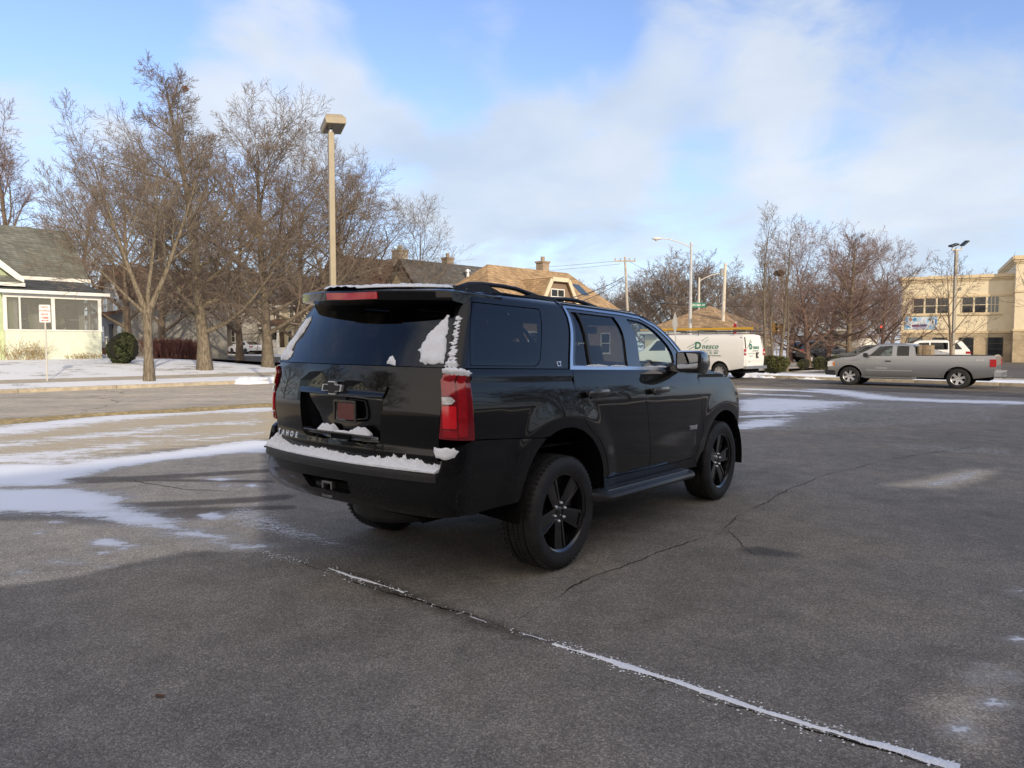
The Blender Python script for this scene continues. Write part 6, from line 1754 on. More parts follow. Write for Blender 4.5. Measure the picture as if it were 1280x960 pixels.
m = MB(); m.box(-.50, -.30, 2.24, 2.44, -.2, 4.9); m.box(-4.2, -4.02, .46, .6, -.2, 4.5); m.build('corner_board', M_WHITE, g)
# porch
m = MB(); m.box(-4.70, 0, 0, 2.28, -.3, 1.62); m.build('porch_base', SIDW, g)
m = MB(); m.box(-4.75, .05, -.06, .12, 1.62, 1.70); m.box(-4.75, .05, -.05, .13, 3.46, 3.78); m.box(-.08, .05, .13, 2.3, 3.46, 3.78); m.box(-.08, .05, .13, 2.3, 1.62, 1.70)
m.build('porch_beam', M_WHITE, g)
for xx, yy in ((-4.68, 0), (-2.42, 0), (-.06, 0), (-.06, 2.1), (-4.0, 0.0)):
    m = MB(); w_ = .085 if xx != -4.0 else .04; m.box(xx - w_, xx + w_, yy - .04, yy + .13, 1.70, 3.46); m.build('porch_post', M_WHITE, g)
def screen_mat():
    m, nt, b = nodes_of('porch_screen'); L = nt.links; b.inputs['Base Color'].default_value = (.22, .22, .20, 1); b.inputs['Roughness'].default_value = .9; b.inputs['Alpha'].default_value = .42; return m
M_SCREEN = screen_mat()
for a, b in ((-4.60, -2.51), (-2.33, -.15)):
    m = MB(); m.box(a, b, .03, .045, 1.70, 3.46); m.build('porch_screen', M_SCREEN, g)
m = MB(); m.box(-.07, -.055, .13, 2.0, 1.70, 3.46); m.build('porch_screen', M_SCREEN, g)
# things seen through the screen
window(g, -3.6, 1.5, .75, 1.7, 2.3); window(g, -.95, 1.5, .7, 1.7, 2.3)
m = MB(); m.box(-2.95, -2.1, 2.22, 2.30, 1.0, 3.1); m.build('porch_door', M_WHITE, g)
m = MB(); m.smooth = True; m.tube([(-2.0 + .55 * cos(a), 1.3, 2.35 + .55 * sin(a)) for a in [2 * pi * i / 24 for i in range(25)]], .12, 8, caps=False)
tag(m.build('porch_wreath', simple('wreath_grey', (.05, .05, .05), rough=.9), g))
m = MB(); m.box(-3.9, -3.3, .8, 1.4, 1.62, 1.72); m.box(-3.9, -3.3, 1.35, 1.42, 1.72, 2.15); m.build('porch_chair', simple('teal_seat', (.03, .14, .13), rough=.7), g)
SHD = shingle_mat('dark_porch_shingles', (.085, .09, .095), .2)
m = MB()
P = [(-5.0, -.34, 3.80), (.36, -.34, 3.80), (.36, 2.6, 3.80), (-.9, 2.3, 4.72), (-4.2, 2.3, 4.72), (-5.0, 2.3, 4.72)]
m.add(P + [(p[0], p[1], p[2] + .06) for p in P], [(0, 1, 3, 4, 5), (1, 2, 3), (6, 7, 9, 10, 11), (7, 8, 9), (0, 6, 7, 1), (1, 7, 8, 2)])
pr = m.build('porch_roof', SHD, g)
m = MB(); m.box(-5.02, .40, -.42, -.34, 3.68, 3.86); m.box(.36, .44, -.34, 2.4, 3.68, 3.86); m.build('porch_gutter', M_WHITE, pr)
text_mesh('house_number', '872', .26, simple('number_dark', (.10, .10, .09), rough=.6), g, frame_matrix((-3.1, -.43, 3.77), (1, 0, 0), (0, 0, 1)), extrude=.01) if False else None
m = MB(); m.tube([(.30, 2.5, 1.2), (.9, 2.5, 1.3), (.95, 2.5, .0)], .05, 6); m.tube([(.95, 2.3, 1.32), (.3, 2.3, 1.25)], .04, 6); m.build('stair_rail', M_WHITE, g)
window(g, -7.6, 1.6, 1.0, 1.7, .55)
m = MB(); m.tube([(-9, -.03, 3.6), (-5.2, -.45, 4.0), (-1.8, -.46, 4.62)], .012, 5); m.build('service_cable', simple('cable_black', (.02, .02, .02), rough=.6), g)
# dry climbers by the wall
def creeper(loc, w, h, n, seed, label):
    rg = random.Random(seed); T = Tree(seed); T.split = -1
    sp = [dict(seg=4, curl=.25, up=.02, n=4, ang=45, angv=15, tip=.6, len=1, **{'from': .3}), dict(seg=2, curl=.2, up=.0, len=.45, rk=.8, rmin=.006, tip=.7, n=0, ang=0, angv=0)]
    for i in range(n): T.branch(Vector((rg.uniform(-w, w), 0, 0)), Vector((rg.gauss(0, .6), rg.gauss(0, .2), 1)).normalized(), h * rg.uniform(.4, 1), .010, 0, sp)
    t = empty('dry_shrub', loc, R45, label, 'shrub'); vs, fs = T.meshes()[1]; raw_obj('stems', np.concatenate(vs), np.concatenate(fs), simple('dry_stems', (.36, .26, .13), rough=.9, var=.3, scale=4), t)
    leaf_clump('dry_leaves', (0, 0, h * .4), (w * 1.2, .2, h * .45), 260, simple('dry_leaf_tan', (.38, .26, .12), rough=.9, var=.3, scale=4), seed, .05, t, shell=.1)
def local(o, x, y, z=0): 
    q = Matrix.Translation(o.location) @ Matrix.Rotation(o.rotation_euler[2], 4, 'Z') @ Vector((x, y, z)); return q
p = local(g, -4.0, -.5); creeper((p.x, p.y, hgt(p.x, p.y)), 1.1, 1.2, 46, 3, 'dry tan shrub against the white porch base of the green house')
p = local(g, -1.0, -.4); creeper((p.x, p.y, hgt(p.x, p.y)), .9, .45, 18, 4, 'low dry weeds in front of the screened porch')

# --- houses across the side street, facing it
def street_house(name, u, Y, label, w, dep, wall_h, zr, axis, wall, roof, trim=M_WHITE, porch=None, wins=(), rz=-R45, extra=None, over=.4, zoff=0.0):
    x = (u - 640) / FPX * Y
    t = empty(name, (x, Y, hgt(x, Y) + zoff), rz, label, 'house')
    m = MB(); gable_wall(m, 0, w, 0, dep, -.4, wall_h, zr, axis); wl = m.build('wall', wall, t)
    m = MB(); gable_roof(m, 0, w, 0, dep, wall_h, zr, axis, over); rf = m.build('roof', roof, t)
    m = MB()
    if axis == 'y': rake(m, 0, w, -over, wall_h, zr, over, .28, .05)
    else: m.box(-over, w + over, -over - .06, -over, wall_h - .28 - over * .2, wall_h + .02 - over * .3)
    m.build('fascia', trim, rf)
    for (wx, wz, ww, wh, c) in wins: window(t, wx, wz, ww, wh, 0, cols=c, frame=trim)
    if porch:
        px0, px1, pd, ph, cols, pcol = porch
        m = MB(); m.box(px0, px1, -pd, -.003, -.4, .75); m.build('porch_floor', pcol, t)
        m = MB()
        m.add([(px0 - .2, -pd - .25, ph), (px1 + .2, -pd - .25, ph), (px1 + .2, 0, ph + .75), (px0 - .2, 0, ph + .75), (px0 - .2, -pd - .25, ph + .18), (px1 + .2, -pd - .25, ph + .18), (px1 + .2, -.003, ph + .93), (px0 - .2, -.003, ph + .93)],
              [(0, 3, 2, 1), (4, 5, 6, 7), (0, 1, 5, 4), (1, 2, 6, 5), (2, 3, 7, 6), (3, 0, 4, 7)]); m.build('porch_roof', roof, t)
        m = MB(); m.box(px0 - .1, px1 + .1, -pd - .15, -pd + .1, ph - .30, ph - .003); m.build('porch_beam', trim, t)
        for k in range(cols):
            cx_ = px0 + .15 + (px1 - px0 - .3) * k / (cols - 1); m = MB(); m.lathe([(.20, .75), (.20, .95), (.13, 1.0), (.12, ph - .45), (.18, ph - .4), (.18, ph - .30)], 10, 'z', Matrix.Translation((cx_, -pd + .1, 0))); m.build('porch_column', trim, t, angle=40)
        m = MB()
        n = int((px1 - px0) / .16)
        for k in range(n): 
            a = px0 + .1 + k * .16; m.box(a, a + .04, -pd + .06, -pd + .10, .85, 1.55)
        m.box(px0, px1, -pd + .04, -pd + .12, 1.55, 1.62); m.build('porch_railing', M_DARKW if pcol is not M_WHITE else M_WHITE, t)
        m = MB(); mid = (px0 + px1) / 2 - 1.2
        for k in range(4): m.box(mid, mid + 1.5, -pd - .3 * (4 - k), -pd - .3 * (3 - k) - .003, -.4, .6 - .18 * (3 - k)); 
        m.build('porch_steps', simple('step_wood', (.13, .07, .05), rough=.8), t)
        m = MB(); m.box((px0 + px1) / 2 - .5, (px0 + px1) / 2 + .5, -.05, -.004, .75, 2.85); m.build('front_door', M_DARKW, t)
        window(t, px0 + .9, 1.35, .9, 1.3, 0, frame=trim); window(t, px1 - .9, 1.35, .9, 1.3, 0, frame=trim)
    if extra: extra(t, rf)
    return t
W_TAN = stripe_mat('tan_siding', (.42, .35, .25), .15, dark=.8); W_CRM = stripe_mat('cream_siding', (.62, .54, .38), .15, dark=.82); W_GRY = stripe_mat('grey_siding', (.36, .34, .30), .15, dark=.8); W_RED = stripe_mat('redbrown_siding', (.17, .075, .055), .15, dark=.8)
W_STONE = brick_mat('field_stone', (.36, .29, .21), (.50, .42, .32), (.34, .30, .25), 1.0, .45, .22)
S_BRN = shingle_mat('brown_shingles', (.135, .075, .052), .3); S_GRY = shingle_mat('grey_shingles', (.12, .115, .11), .25); S_TAN = shingle_mat('tan_shingles', (.43, .295, .17), .25, .16); S_DK = shingle_mat('charcoal_shingles', (.07, .065, .065), .25)
def chimney(parent, x, y, z0, z1, mat, w=.7, cap=True):
    m = MB(); m.box(x - w / 2, x + w / 2, y - w / 2, y + w / 2, z0, z1)
    c = m.build('chimney', mat, parent)
    m = MB(); m.box(x - w / 2 - .07, x + w / 2 + .07, y - w / 2 - .07, y + w / 2 + .07, z1 + .002, z1 + .14); m.tube([(x, y, z1 + .14), (x, y, z1 + .5)], w * .22, 8); m.build('chimney_cap', mat, c)
W8 = lambda y1, y2: [(1.6, y1, .9, 1.5, 1), (5.4, y1, .9, 1.5, 1), (1.6, y2, .9, 1.3, 1), (5.4, y2, .9, 1.3, 1)]
street_house('porch_house', 126, 66, 'brown porch house glimpsed between the green house and the slim tree', 7, 9, 5.2, 8.0, 'y', W_GRY, S_BRN, porch=(.2, 6.8, 2.2, 3.1, 4, simple('porch_brown', (.16, .08, .055), rough=.8)), wins=[(2.0, 3.9, .9, 1.3, 1), (5.0, 3.9, .9, 1.3, 1)], rz=-R45)
street_house('porch_house', 186, 86, 'tan two-storey house behind the slim tree, with dark porch steps', 8, 10, 6.2, 9.6, 'y', W_TAN, S_GRY, porch=(.3, 5.0, 2.2, 3.3, 3, simple('porch_stone', (.34, .28, .20), rough=.9)), wins=[(1.8, 4.1, .9, 1.5, 1), (4.2, 4.1, .9, 1.5, 1), (6.6, 4.1, .9, 1.5, 1), (6.6, 1.2, .9, 1.5, 1)])
street_house('porch_house', 262, 88, 'grey two-storey house with white porch columns behind the white sedan', 8.6, 10, 6.4, 9.8, 'y', W_GRY, S_GRY, porch=(.6, 8.0, 2.3, 3.4, 4, simple('porch_brown', (.16, .08, .055), rough=.8)), wins=[(2.2, 4.3, 1.0, 1.5, 1), (4.4, 4.3, 1.0, 1.5, 1), (6.6, 4.3, 1.0, 1.5, 1), (4.3, 7.3, .8, 1.0, 1)])
street_house('porch_house', 338, 86, 'cream house with a red-brown roof, right of the grey porch house', 8.4, 10, 5.8, 9.4, 'x', W_CRM, S_BRN, porch=(.4, 6.0, 2.0, 3.2, 4, M_WHITE), wins=[(2.2, 4.0, 1.0, 1.4, 1), (5.6, 4.0, 1.0, 1.4, 1)])
# three houses end-on to the side street, their long slopes toward the lot
def end_house(name, u, v, Y, L, w, wall_h, wall, roof, trim, label, hip=(0, 0), over=.4):
    """u, v: where the ridge begins; returns the thing, its roof part and the ridge height"""
    p = at(u, v, Y); z0 = .12; zr = p.z - z0
    o = (p.x + .3536 * w - .7071 * hip[0], p.y - .3536 * w - .7071 * hip[0], z0)
    t = empty(name, o, R45, label, 'house')
    m = MB()
    if hip[0]:
        zc = zr - (zr - wall_h) * .42; yc = .5 * w * (zc - wall_h) / (zr - wall_h)
        m.prism([(0, -.4), (w, -.4), (w, wall_h), (w - yc, zc), (yc, zc), (0, wall_h)], 0, L - hip[1] - .1 if hip[1] else L, 'x')
        if hip[1]: m.box(0, L, .01, w - .01, -.4, wall_h - .02)
    else: gable_wall(m, 0, L, 0, w, -.4, wall_h, zr, 'x')
    m.build('wall', wall, t)
    m = MB()
    k = (zr - wall_h) / (w / 2); ze = wall_h - over * k
    if not hip[0]: gable_roof(m, 0, L, 0, w, wall_h, zr, 'x', over)
    else:
        q = .58; yq = w / 2 * q + -over * (1 - q); zq = ze + (zr - ze) * q
        P = [(-over, -over, ze), (L + over, -over, ze), (L + over, w + over, ze), (-over, w + over, ze), (hip[0], w / 2, zr), (L - hip[1], w / 2, zr), (-over, yq, zq), (-over, w - yq, zq)]
        P2 = [(a, b, c + .15) for a, b, c in P]
        F = [(0, 1, 5, 4, 6), (1, 2, 5), (2, 3, 7, 4, 5), (6, 4, 7)]
        m.add(P2, F); m.add(P, [f[::-1] for f in F]); m.add(P + P2, [(0, 8, 9, 1), (1, 9, 10, 2), (2, 10, 11, 3), (0, 6, 14, 8), (6, 7, 15, 14), (7, 3, 11, 15)])
    rf = m.build('roof', roof, t, fix=not hip[0])
    m = MB()
    if hip[0]: prof = [(-over, ze), (yq, zq), (w - yq, zq), (w + over, ze)]
    else: prof = [(-over, ze), (w / 2, zr), (w + over, ze)]
    for a, b in zip(prof[:-1], prof[1:]):
        m.add([(-over - .05, a[0], a[1] - .16), (-over - .05, b[0], b[1] - .16), (-over - .05, b[0], b[1] + .17), (-over - .05, a[0], a[1] + .17), (-over + .02, a[0], a[1] - .16), (-over + .02, b[0], b[1] - .16), (-over + .02, b[0], b[1] + .17), (-over + .02, a[0], a[1] + .17)],
              [(0, 1, 2, 3), (7, 6, 5, 4), (0, 4, 5, 1), (1, 5, 6, 2), (2, 6, 7, 3), (3, 7, 4, 0)])
    m.box(-over, L + over, -over - .06, -over - .003, ze - .12, ze + .12)
    m.build('rake_board', trim, rf)
    for y in (w * .28, w * .72):
        window(t, y, .8, .9, 1.4, 0, axis='y', frame=trim if trim is not M_DARKW else M_WHITE)
    window(t, w / 2, wall_h + .3, .9, 1.3, 0, axis='y', frame=trim if trim is not M_DARKW else M_WHITE)
    for x in np.arange(1.6, L - 1, 2.6): window(t, float(x), .9, 1.0, 1.4, 0, frame=M_WHITE)
    return t, rf, zr
TAN_BRK = brick_mat('tan_brick', (.40, .29, .19), (.30, .20, .13), (.4, .36, .3))
t, rf, zr = end_house('brown_roof_house', 420, 321, 57, 12.5, 8.6, 4.6, W_STONE, S_BRN, M_DARKW, 'brown-shingled house with a stone gable, left of the pale chimney')
chimney(rf, 5.6, 3.4, zr - 1.2, zr + .85, M_CREAM, .95); m = MB(); m.tube([(3.2, 2.9, zr - 1.6), (3.2, 2.9, zr - .7)], .16, 8); m.build('roof_vent', simple('vent_cream', (.6, .52, .38), rough=.6), rf)
t, rf, zr = end_house('grey_roof_house', 504, 326, 56, 9.4, 8.2, 3.7, W_CRM, S_GRY, M_DARKW, 'grey-shingled house with a cream gable edged in dark wood')
chimney(rf, 5.2, 4.9, zr - 1.0, zr + .62, TAN_BRK, .7); m = MB(); m.tube([(5.6, 2.8, zr - 1.5), (5.6, 2.8, zr - .55)], .15, 8); m.lathe([(.0, zr - .3), (.24, zr - .4), (.27, zr - .56), (.0, zr - .56)], 10, 'z', Matrix.Translation((5.6, 2.8, 0))); m.build('roof_vent', simple('vent_metal', (.6, .6, .6), rough=.4, metal=.5), rf)
t, rf, zr = end_house('tan_roof_house', 609, 333, 50, 12.4, 8.4, 3.5, simple('gable_brown', (.24, .17, .12), rough=.8), S_TAN, M_CREAM, 'tan-shingled house with cream-trimmed clipped gables, just over the SUV roof rails', hip=(1.3, 2.4))
q = [(2.6, 3.2), (6.2, 3.2), (6.2, 4.3), (5.25, 5.95), (3.55, 5.95), (2.6, 4.3)]
m = MB(); m.prism(q, .35, 3.9, 'y'); d = m.build('dormer', simple('dormer_brown', (.24, .17, .12), rough=.8), t)
m = MB(); m2_ = MB()
for a, b in zip(q[2:5], q[3:6]):
    v = Vector((b[0] - a[0], b[1] - a[1])).normalized(); nr = Vector((v.y, -v.x))
    if nr.y < 0 or (abs(nr.y) < .1): nr = -nr if nr.y < 0 else nr
    lo_ = 0.0; 
    m.prism([(a[0], a[1]), (b[0], b[1]), (b[0] + nr.x * .16, b[1] + nr.y * .16), (a[0] + nr.x * .16, a[1] + nr.y * .16)], .08, 4.2, 'y')
    m2_.prism([(a[0] - nr.x * .10, a[1] - nr.y * .10), (b[0] - nr.x * .10, b[1] - nr.y * .10), (b[0] + nr.x * .18, b[1] + nr.y * .18), (a[0] + nr.x * .18, a[1] + nr.y * .18)], 0.0, .077, 'y')
m.build('dormer_roof', S_TAN, d); m2_.build('dormer_trim', M_CREAM, d)
window(d, 4.4, 4.35, 1.3, .95, .35, cols=2, rows=2)
chimney(rf, 7.5, 4.6, zr - .9, zr + .75, TAN_BRK, .72)
m = MB(); k = (zr - 3.5) / 4.2
m.add([(9.0, yy, 3.5 + k * yy + .17) if c else (9.9, yy, 3.5 + k * yy + .17) for yy, c in ((1.9, 1), (1.9, 0), (3.0, 0), (3.0, 1))], [(0, 1, 2, 3)]); m.build('skylight', simple('skylight_glass', (.05, .08, .10), rough=.08, coat=.5), rf)
# small hip-roofed house behind the van
hx = (806 - 640) / FPX * 66
hh = empty('hip_roof_house', (hx, 66, .1), -R45, 'small house with a pointed tan hip roof behind the street sign', 'house')
m = MB(); m.box(0, 8.4, 0, 8.4, -.4, 2.7); m.build('wall', W_CRM, hh)
m = MB(); P = [(-.5, -.5, 2.65), (8.9, -.5, 2.65), (8.9, 8.9, 2.65), (-.5, 8.9, 2.65), (4.2, 4.2, 5.15)]; m.add(P, [(0, 1, 4), (1, 2, 4), (2, 3, 4), (3, 0, 4)]); m.build('roof', S_TAN, hh)
m = MB(); m.box(-.5, 8.9, -.56, -.5, 2.5, 2.7); m.box(8.9, 8.96, -.5, 8.9, 2.5, 2.7); m.build('fascia', M_WHITE, hh)
window(hh, 2.2, 1.0, 1.4, 1.2, 0, cols=2); window(hh, 6.0, 1.0, 1.4, 1.2, 0, cols=2)

# --- cream two-storey building on the right
bx0 = (1125 - 640) / FPX * 64
B = empty('cream_building', (bx0, 64, 0), -radians(30), 'flat-roofed cream two-storey building with a brick base and a banner on its wall', 'building')
M_STUCCO = simple('cream_stucco', (.76, .66, .47), rough=.9, var=.06, scale=2, bump=.1, bscale=60, dist=.003)
M_STUC2 = simple('cream_cornice', (.70, .57, .37), rough=.85, var=.05, scale=2)
M_BRK = brick_mat('buff_brick', (.56, .45, .29), (.42, .33, .21), (.5, .43, .32), 1.6)
m = MB(); m.box(0, 8.24, 0, 12, 2.78, 7.1); m.build('upper_wall', M_STUCCO, B)
m = MB(); m.box(-.04, 8.24, -.04, 12, -.3, 2.62); m.build('brick_base', M_BRK, B)
m = MB(); m.box(-.08, 8.24, -.09, 12, 2.622, 2.778); m.build('stone_course', M_STUC2, B)
m = MB(); m.box(-.06, 8.24, -.08, 12, 5.75, 5.93); m.build('string_course', M_STUC2, B)
m = MB()
for o, z0, z1 in ((.06, 7.102, 7.22), (.14, 7.222, 7.36), (.24, 7.362, 7.62)): m.box(-o, 8.24, -o, 12, z0, z1)
m.build('cornice', M_STUC2, B)
M_WF = simple('cream_window_frame', (.70, .60, .42), rough=.6)
for k, x in enumerate((1.32, 2.24, 3.16, 5.0, 5.92, 6.84)):
    window(B, x, 4.38, .78, 1.32, 0, rows=2, cols=3 if k == 5 else 1, frame=M_WF, pane=M_PANE if k != 5 else simple('blind_grey', (.20, .22, .21), rough=.3, coat=.5), fw=.07, sill=False)
for x0, x1 in ((.7, 3.8), (4.4, 7.5)):
    m = MB(); m.box(x0, x1, -.12, -.003, 4.18, 4.30); m.build('sill', M_STUC2, B)
for k, x in enumerate((1.15, 3.05, 5.0, 7.1)): window(B, x, .75, 1.0, 1.45, -.04, rows=2 if k != 3 else 3, frame=simple('bronze_frame', (.06, .055, .05), rough=.5), pane=M_PANE if k > 0 else simple('blue_glass', (.14, .19, .20), rough=.1, coat=.5), fw=.04)
m = MB(); m.box(4.42, 4.50, -.16, -.003, 6.35, 6.6); m.build('wall_lamp', simple('lamp_grey', (.25, .25, .25), rough=.5), B)
# taller wing standing forward
Wg = empty('tall_wing', (0, 0, 0), 0); Wg.parent = B
m = MB(); m.box(8.242, 20, -1.2, 12, 2.9, 8.3); m.build('wing_wall', M_STUCCO, Wg)
m = MB(); m.box(8.20, 20, -1.25, 12, -.3, 2.74); m.build('wing_brick', M_BRK, Wg)
m = MB(); m.box(8.16, 20, -1.30, 12, 2.742, 2.898); m.box(8.2, 20, -1.28, 12, 5.95, 6.12); m.build('wing_course', M_STUC2, Wg)
m = MB()
for o, z0, z1 in ((.06, 8.302, 8.45), (.16, 8.452, 8.62), (.26, 8.622, 8.95)): m.box(8.242 - o, 20, -1.2 - o, 12, z0, z1)
m.build('wing_cornice', M_STUC2, Wg)
for x in (12.0, 15.0): window(Wg, x, 4.4, 1.2, 1.4, -1.2, rows=2, frame=M_WF)
# roof-top plant
m = MB(); m.box(1.9, 2.9, 3, 4, 7.1, 7.95); m.tube([(.9, 3, 7.1), (.9, 3, 8.5)], .05, 6); m.build('rooftop_unit', simple('unit_white', (.6, .6, .58), rough=.5), B)
# banner
def banner_mat():
    m, nt, b = nodes_of('banner_print'); L = nt.links
    tc = N(nt, 'ShaderNodeTexCoord'); n = N(nt, 'ShaderNodeTexNoise', i_Scale=1.6, i_Detail=5.0, i_Roughness=.7, i_Distortion=.8); L.new(tc.outputs['Object'], n.inputs['Vector'])
    r = ramp(nt, [(.30, (.06, .22, .50)), (.42, (.22, .46, .72)), (.50, (.62, .68, .74)), (.62, (.75, .76, .80)), (.8, (.50, .50, .62))]); L.new(n.outputs['Fac'], r.inputs['Fac']); L.new(r.outputs[0], b.inputs['Base Color'])
    b.inputs['Roughness'].default_value = .5
    return m
bn = MB(); bn.box(.30, 2.80, -.05, -.02, 2.98, 4.08)
p = local(B, 0, 0); bo = empty('banner', B.location, -radians(30), 'blue and white printed banner hung under the upper windows of the cream building', 'banner')
bn.build('banner_sheet', banner_mat(), bo)
for (cx_, cz_, w_, h_, col) in ((.72, 3.85, .26, .26, (.45, .22, .12)), (1.15, 3.30, .62, .22, (.16, .06, .12)), (1.75, 3.32, .55, .20, (.05, .05, .16)), (1.45, 3.12, 1.1, .22, (.36, .34, .48)), (2.25, 3.80, .16, .18, (.20, .16, .08)), (2.45, 3.62, .12, .16, (.16, .13, .08)), (2.15, 3.86, .12, .14, (.12, .10, .05)), (1.05, 3.86, .30, .32, (.05, .34, .68)), (2.68, 3.65, .14, .5, (.04, .28, .65))):
    m = MB(); m.prism(round_poly([(cx_ - w_ / 2, cz_ - h_ / 2), (cx_ + w_ / 2, cz_ - h_ / 2), (cx_ + w_ / 2, cz_ + h_ / 2), (cx_ - w_ / 2, cz_ + h_ / 2)], min(w_, h_) * .45), -.056, -.049, 'y'); m.build('printed_shape', simple('print_%d' % int(col[0] * 1000 + col[2] * 77), col, rough=.5), bo)

# --- the building that shades the lot, behind the camera to the right
SHS, SHN = 28.6, 10.55                                       # where its roof corner's shadow falls
Hb = 9.0; Ls = Hb / tan(SUN_EL); sx_, sy_ = XY(SHS, SHN)
cx0, cy0 = sx_ + sin(SUN_AZ) * Ls, sy_ + cos(SUN_AZ) * Ls
K = empty('brick_building', (cx0, cy0, 0), R45, 'long brick shop building beside the parking lot, out of the picture', 'building')
m = MB(); m.box(-58, 0, -16, 0, -.2, 8.4); m.build('wall', brick_mat('brown_brick', (.17, .085, .06), (.23, .12, .08), (.24, .21, .18), 1.2), K)
m = MB(); m.box(-58.15, .15, -16.15, .15, 8.402, 9.0); m.build('parapet', simple('parapet_stone', (.34, .31, .27), rough=.9), K)
for k in range(11):
    x = -3.2 - k * 5.1; m = MB(); m.box(x - 1.5, x + 1.5, .003, .08, .7, 3.1); f = m.build('window', M_WHITE, K); m = MB(); m.box(x - 1.4, x + 1.4, .082, .10, .8, 3.0); m.build('pane', M_PANE, f)
    m = MB(); m.box(x - .8, x + .8, .003, .07, 5.2, 6.9); f = m.build('window', M_WHITE, K); m = MB(); m.box(x - .7, x + .7, .072, .09, 5.3, 6.8); m.build('pane', M_PANE, f)
# houses farther down the street, mirrored in the tailgate
h2 = empty('white_house', (-50, 16, 0), R45, 'white clapboard house down the street, out of the picture', 'house')
m = MB(); gable_wall(m, -9, 0, 0, 10, -.3, 5.2, 8.6, 'y'); m.build('wall', SIDW, h2)
m = MB(); gable_roof(m, -9, 0, 0, 10, 5.2, 8.6, 'y', .4); m.build('roof', S_GRY, h2)
for x in (-7.2, -4.5, -1.8): window(h2, x, 3.4, .9, 1.5, 0); window(h2, x, .8, .9, 1.5, 0)
h3 = dup(h2, loc=(-62, -2, 0), label='second white clapboard house down the street, out of the picture')
# ------------------------------------------------------------------ poles, lamps, signs
def ux(u, Y): return (u - 640) / FPX * Y
def zv(v, Y): return at(640, v, Y).z
M_BEIGE = simple('beige_metal', (.34, .29, .205), rough=.5, var=.08, scale=4)
M_GALV = simple('galvanised', (.50, .51, .52), rough=.5, metal=.35, var=.12, scale=6)
M_POLEW = simple('weathered_pole', (.43, .385, .32), rough=.95, var=.25, scale=3)
M_CONCP = simple('pale_pole', (.62, .57, .48), rough=.8, var=.1, scale=3)
M_CABLE = simple('cable_black', (.02, .02, .02), rough=.6)
# beige lot lamp
Y = 18.2; x = ux(417.5, Y); ztop = zv(166, Y)
t = empty('lot_lamp', (x, Y, 0), radians(28), 'tall square tan lamp pole with a box lamp, rising behind the SUV spoiler', 'lamp post')
m = MB(); m.box(-.07, .07, -.07, .07, -.2, ztop); m.box(-.16, .16, -.16, .16, -.2, .04); m.build('pole', M_BEIGE, t, bevel=.01)
m = MB(); m.tube([(0, 0, ztop), (0, 0, ztop + .08)], .05, 10); m.build('swivel', M_GALV, t)
m = MB()
tilt = Matrix.Translation((0.06, 0, ztop + .23)) @ Matrix.Rotation(radians(-14), 4, 'X') @ Matrix.Rotation(radians(-6), 4, 'Y')
b0 = [(-.25, -.28, -.13), (.25, -.28, -.13), (.25, .28, -.13), (-.25, .28, -.13), (-.27, -.29, .02), (.27, -.29, .02), (.27, .29, .02), (-.27, .29, .02), (-.20, -.22, .15), (.20, -.22, .15), (.20, .22, .15), (-.20, .22, .15)]
m.add(b0, [(0, 3, 2, 1), (0, 1, 5, 4), (1, 2, 6, 5), (2, 3, 7, 6), (3, 0, 4, 7), (4, 5, 9, 8), (5, 6, 10, 9), (6, 7, 11, 10), (7, 4, 8, 11), (8, 9, 10, 11)], tilt)
hd = m.build('lamp_head', M_BEIGE, t, bevel=.012)
m = MB(); m.box(-.21, .21, -.24, .24, -.142, -.132, tilt); m.build('lens', simple('dark_lens', (.06, .06, .065), rough=.15, coat=.5), hd)
# small pole behind with curved arm
Y = 60; x = ux(402, Y)
def cobra(name, u, Y, vtop, arm, lamp_dir, label, mat=M_GALV, r=.10, armrise=.5, sign=None, zbase=0.0, lampz=0.0, rz=0.0):
    x = ux(u, Y); zt = zv(vtop, Y); t = empty(name, (x, Y, zbase), rz, label, 'street lamp')
    h = zt - zbase
    m = MB(); m.tube([(0, 0, -.2), (0, 0, h)], [r * 1.25, r * .75], 10); m.lathe([(r * 2, -.1), (r * 2, .15), (r * 1.4, .25)], 10, 'z'); m.build('pole', mat, t)
    m = MB(); n = 10; pts = []
    for i in range(n + 1):
        a = i / n; pts.append((lamp_dir * arm * a, 0, h - .35 + armrise * sin(a * pi / 2)))
    m.tube(pts, .045, 7); m.build('arm', mat, t)
    ex, ez = pts[-1][0], pts[-1][2]
    m = MB(); m.smooth = True
    prof = [(0, .0), (.075, .04), (.13, .25), (.15, .5), (.10, .68), (0, .74)]
    Mx = Matrix.Translation((ex - lamp_dir * .06, 0, ez)) @ Matrix.Diagonal((lamp_dir, 1, .75, 1))
    m.lathe(prof, 12, 'x', Mx); hd = m.build('lamp_head', simple('lamp_head_grey', (.62, .63, .64), rough=.4), t)
    m = MB(); m.smooth = True; m.lathe([(0, -.02), (.11, .0), (.10, .06), (0, .10)], 12, 'z', Matrix.Translation((ex + lamp_dir * .36, 0, ez - .16))); m.build('lens', simple('lamp_lens', (.5, .48, .42), rough=.1, coat=.5), hd)
    return t
t = cobra('street_lamp', 862, 50, 303, 2.1, -1, 'tall silver street lamp with a curved arm reaching over the SUV side', armrise=.62, r=.11)
cobra('street_lamp', 872.5, 72, 347, 2.1, 1, 'pale street lamp with its arm turned toward the wooden utility pole', M_CONCP, r=.12, armrise=.75)
cobra('street_lamp', 402, 62, 322, 2.2, 1, 'distant pale street lamp just left of the tan lamp pole', M_CONCP, r=.12, armrise=.5)
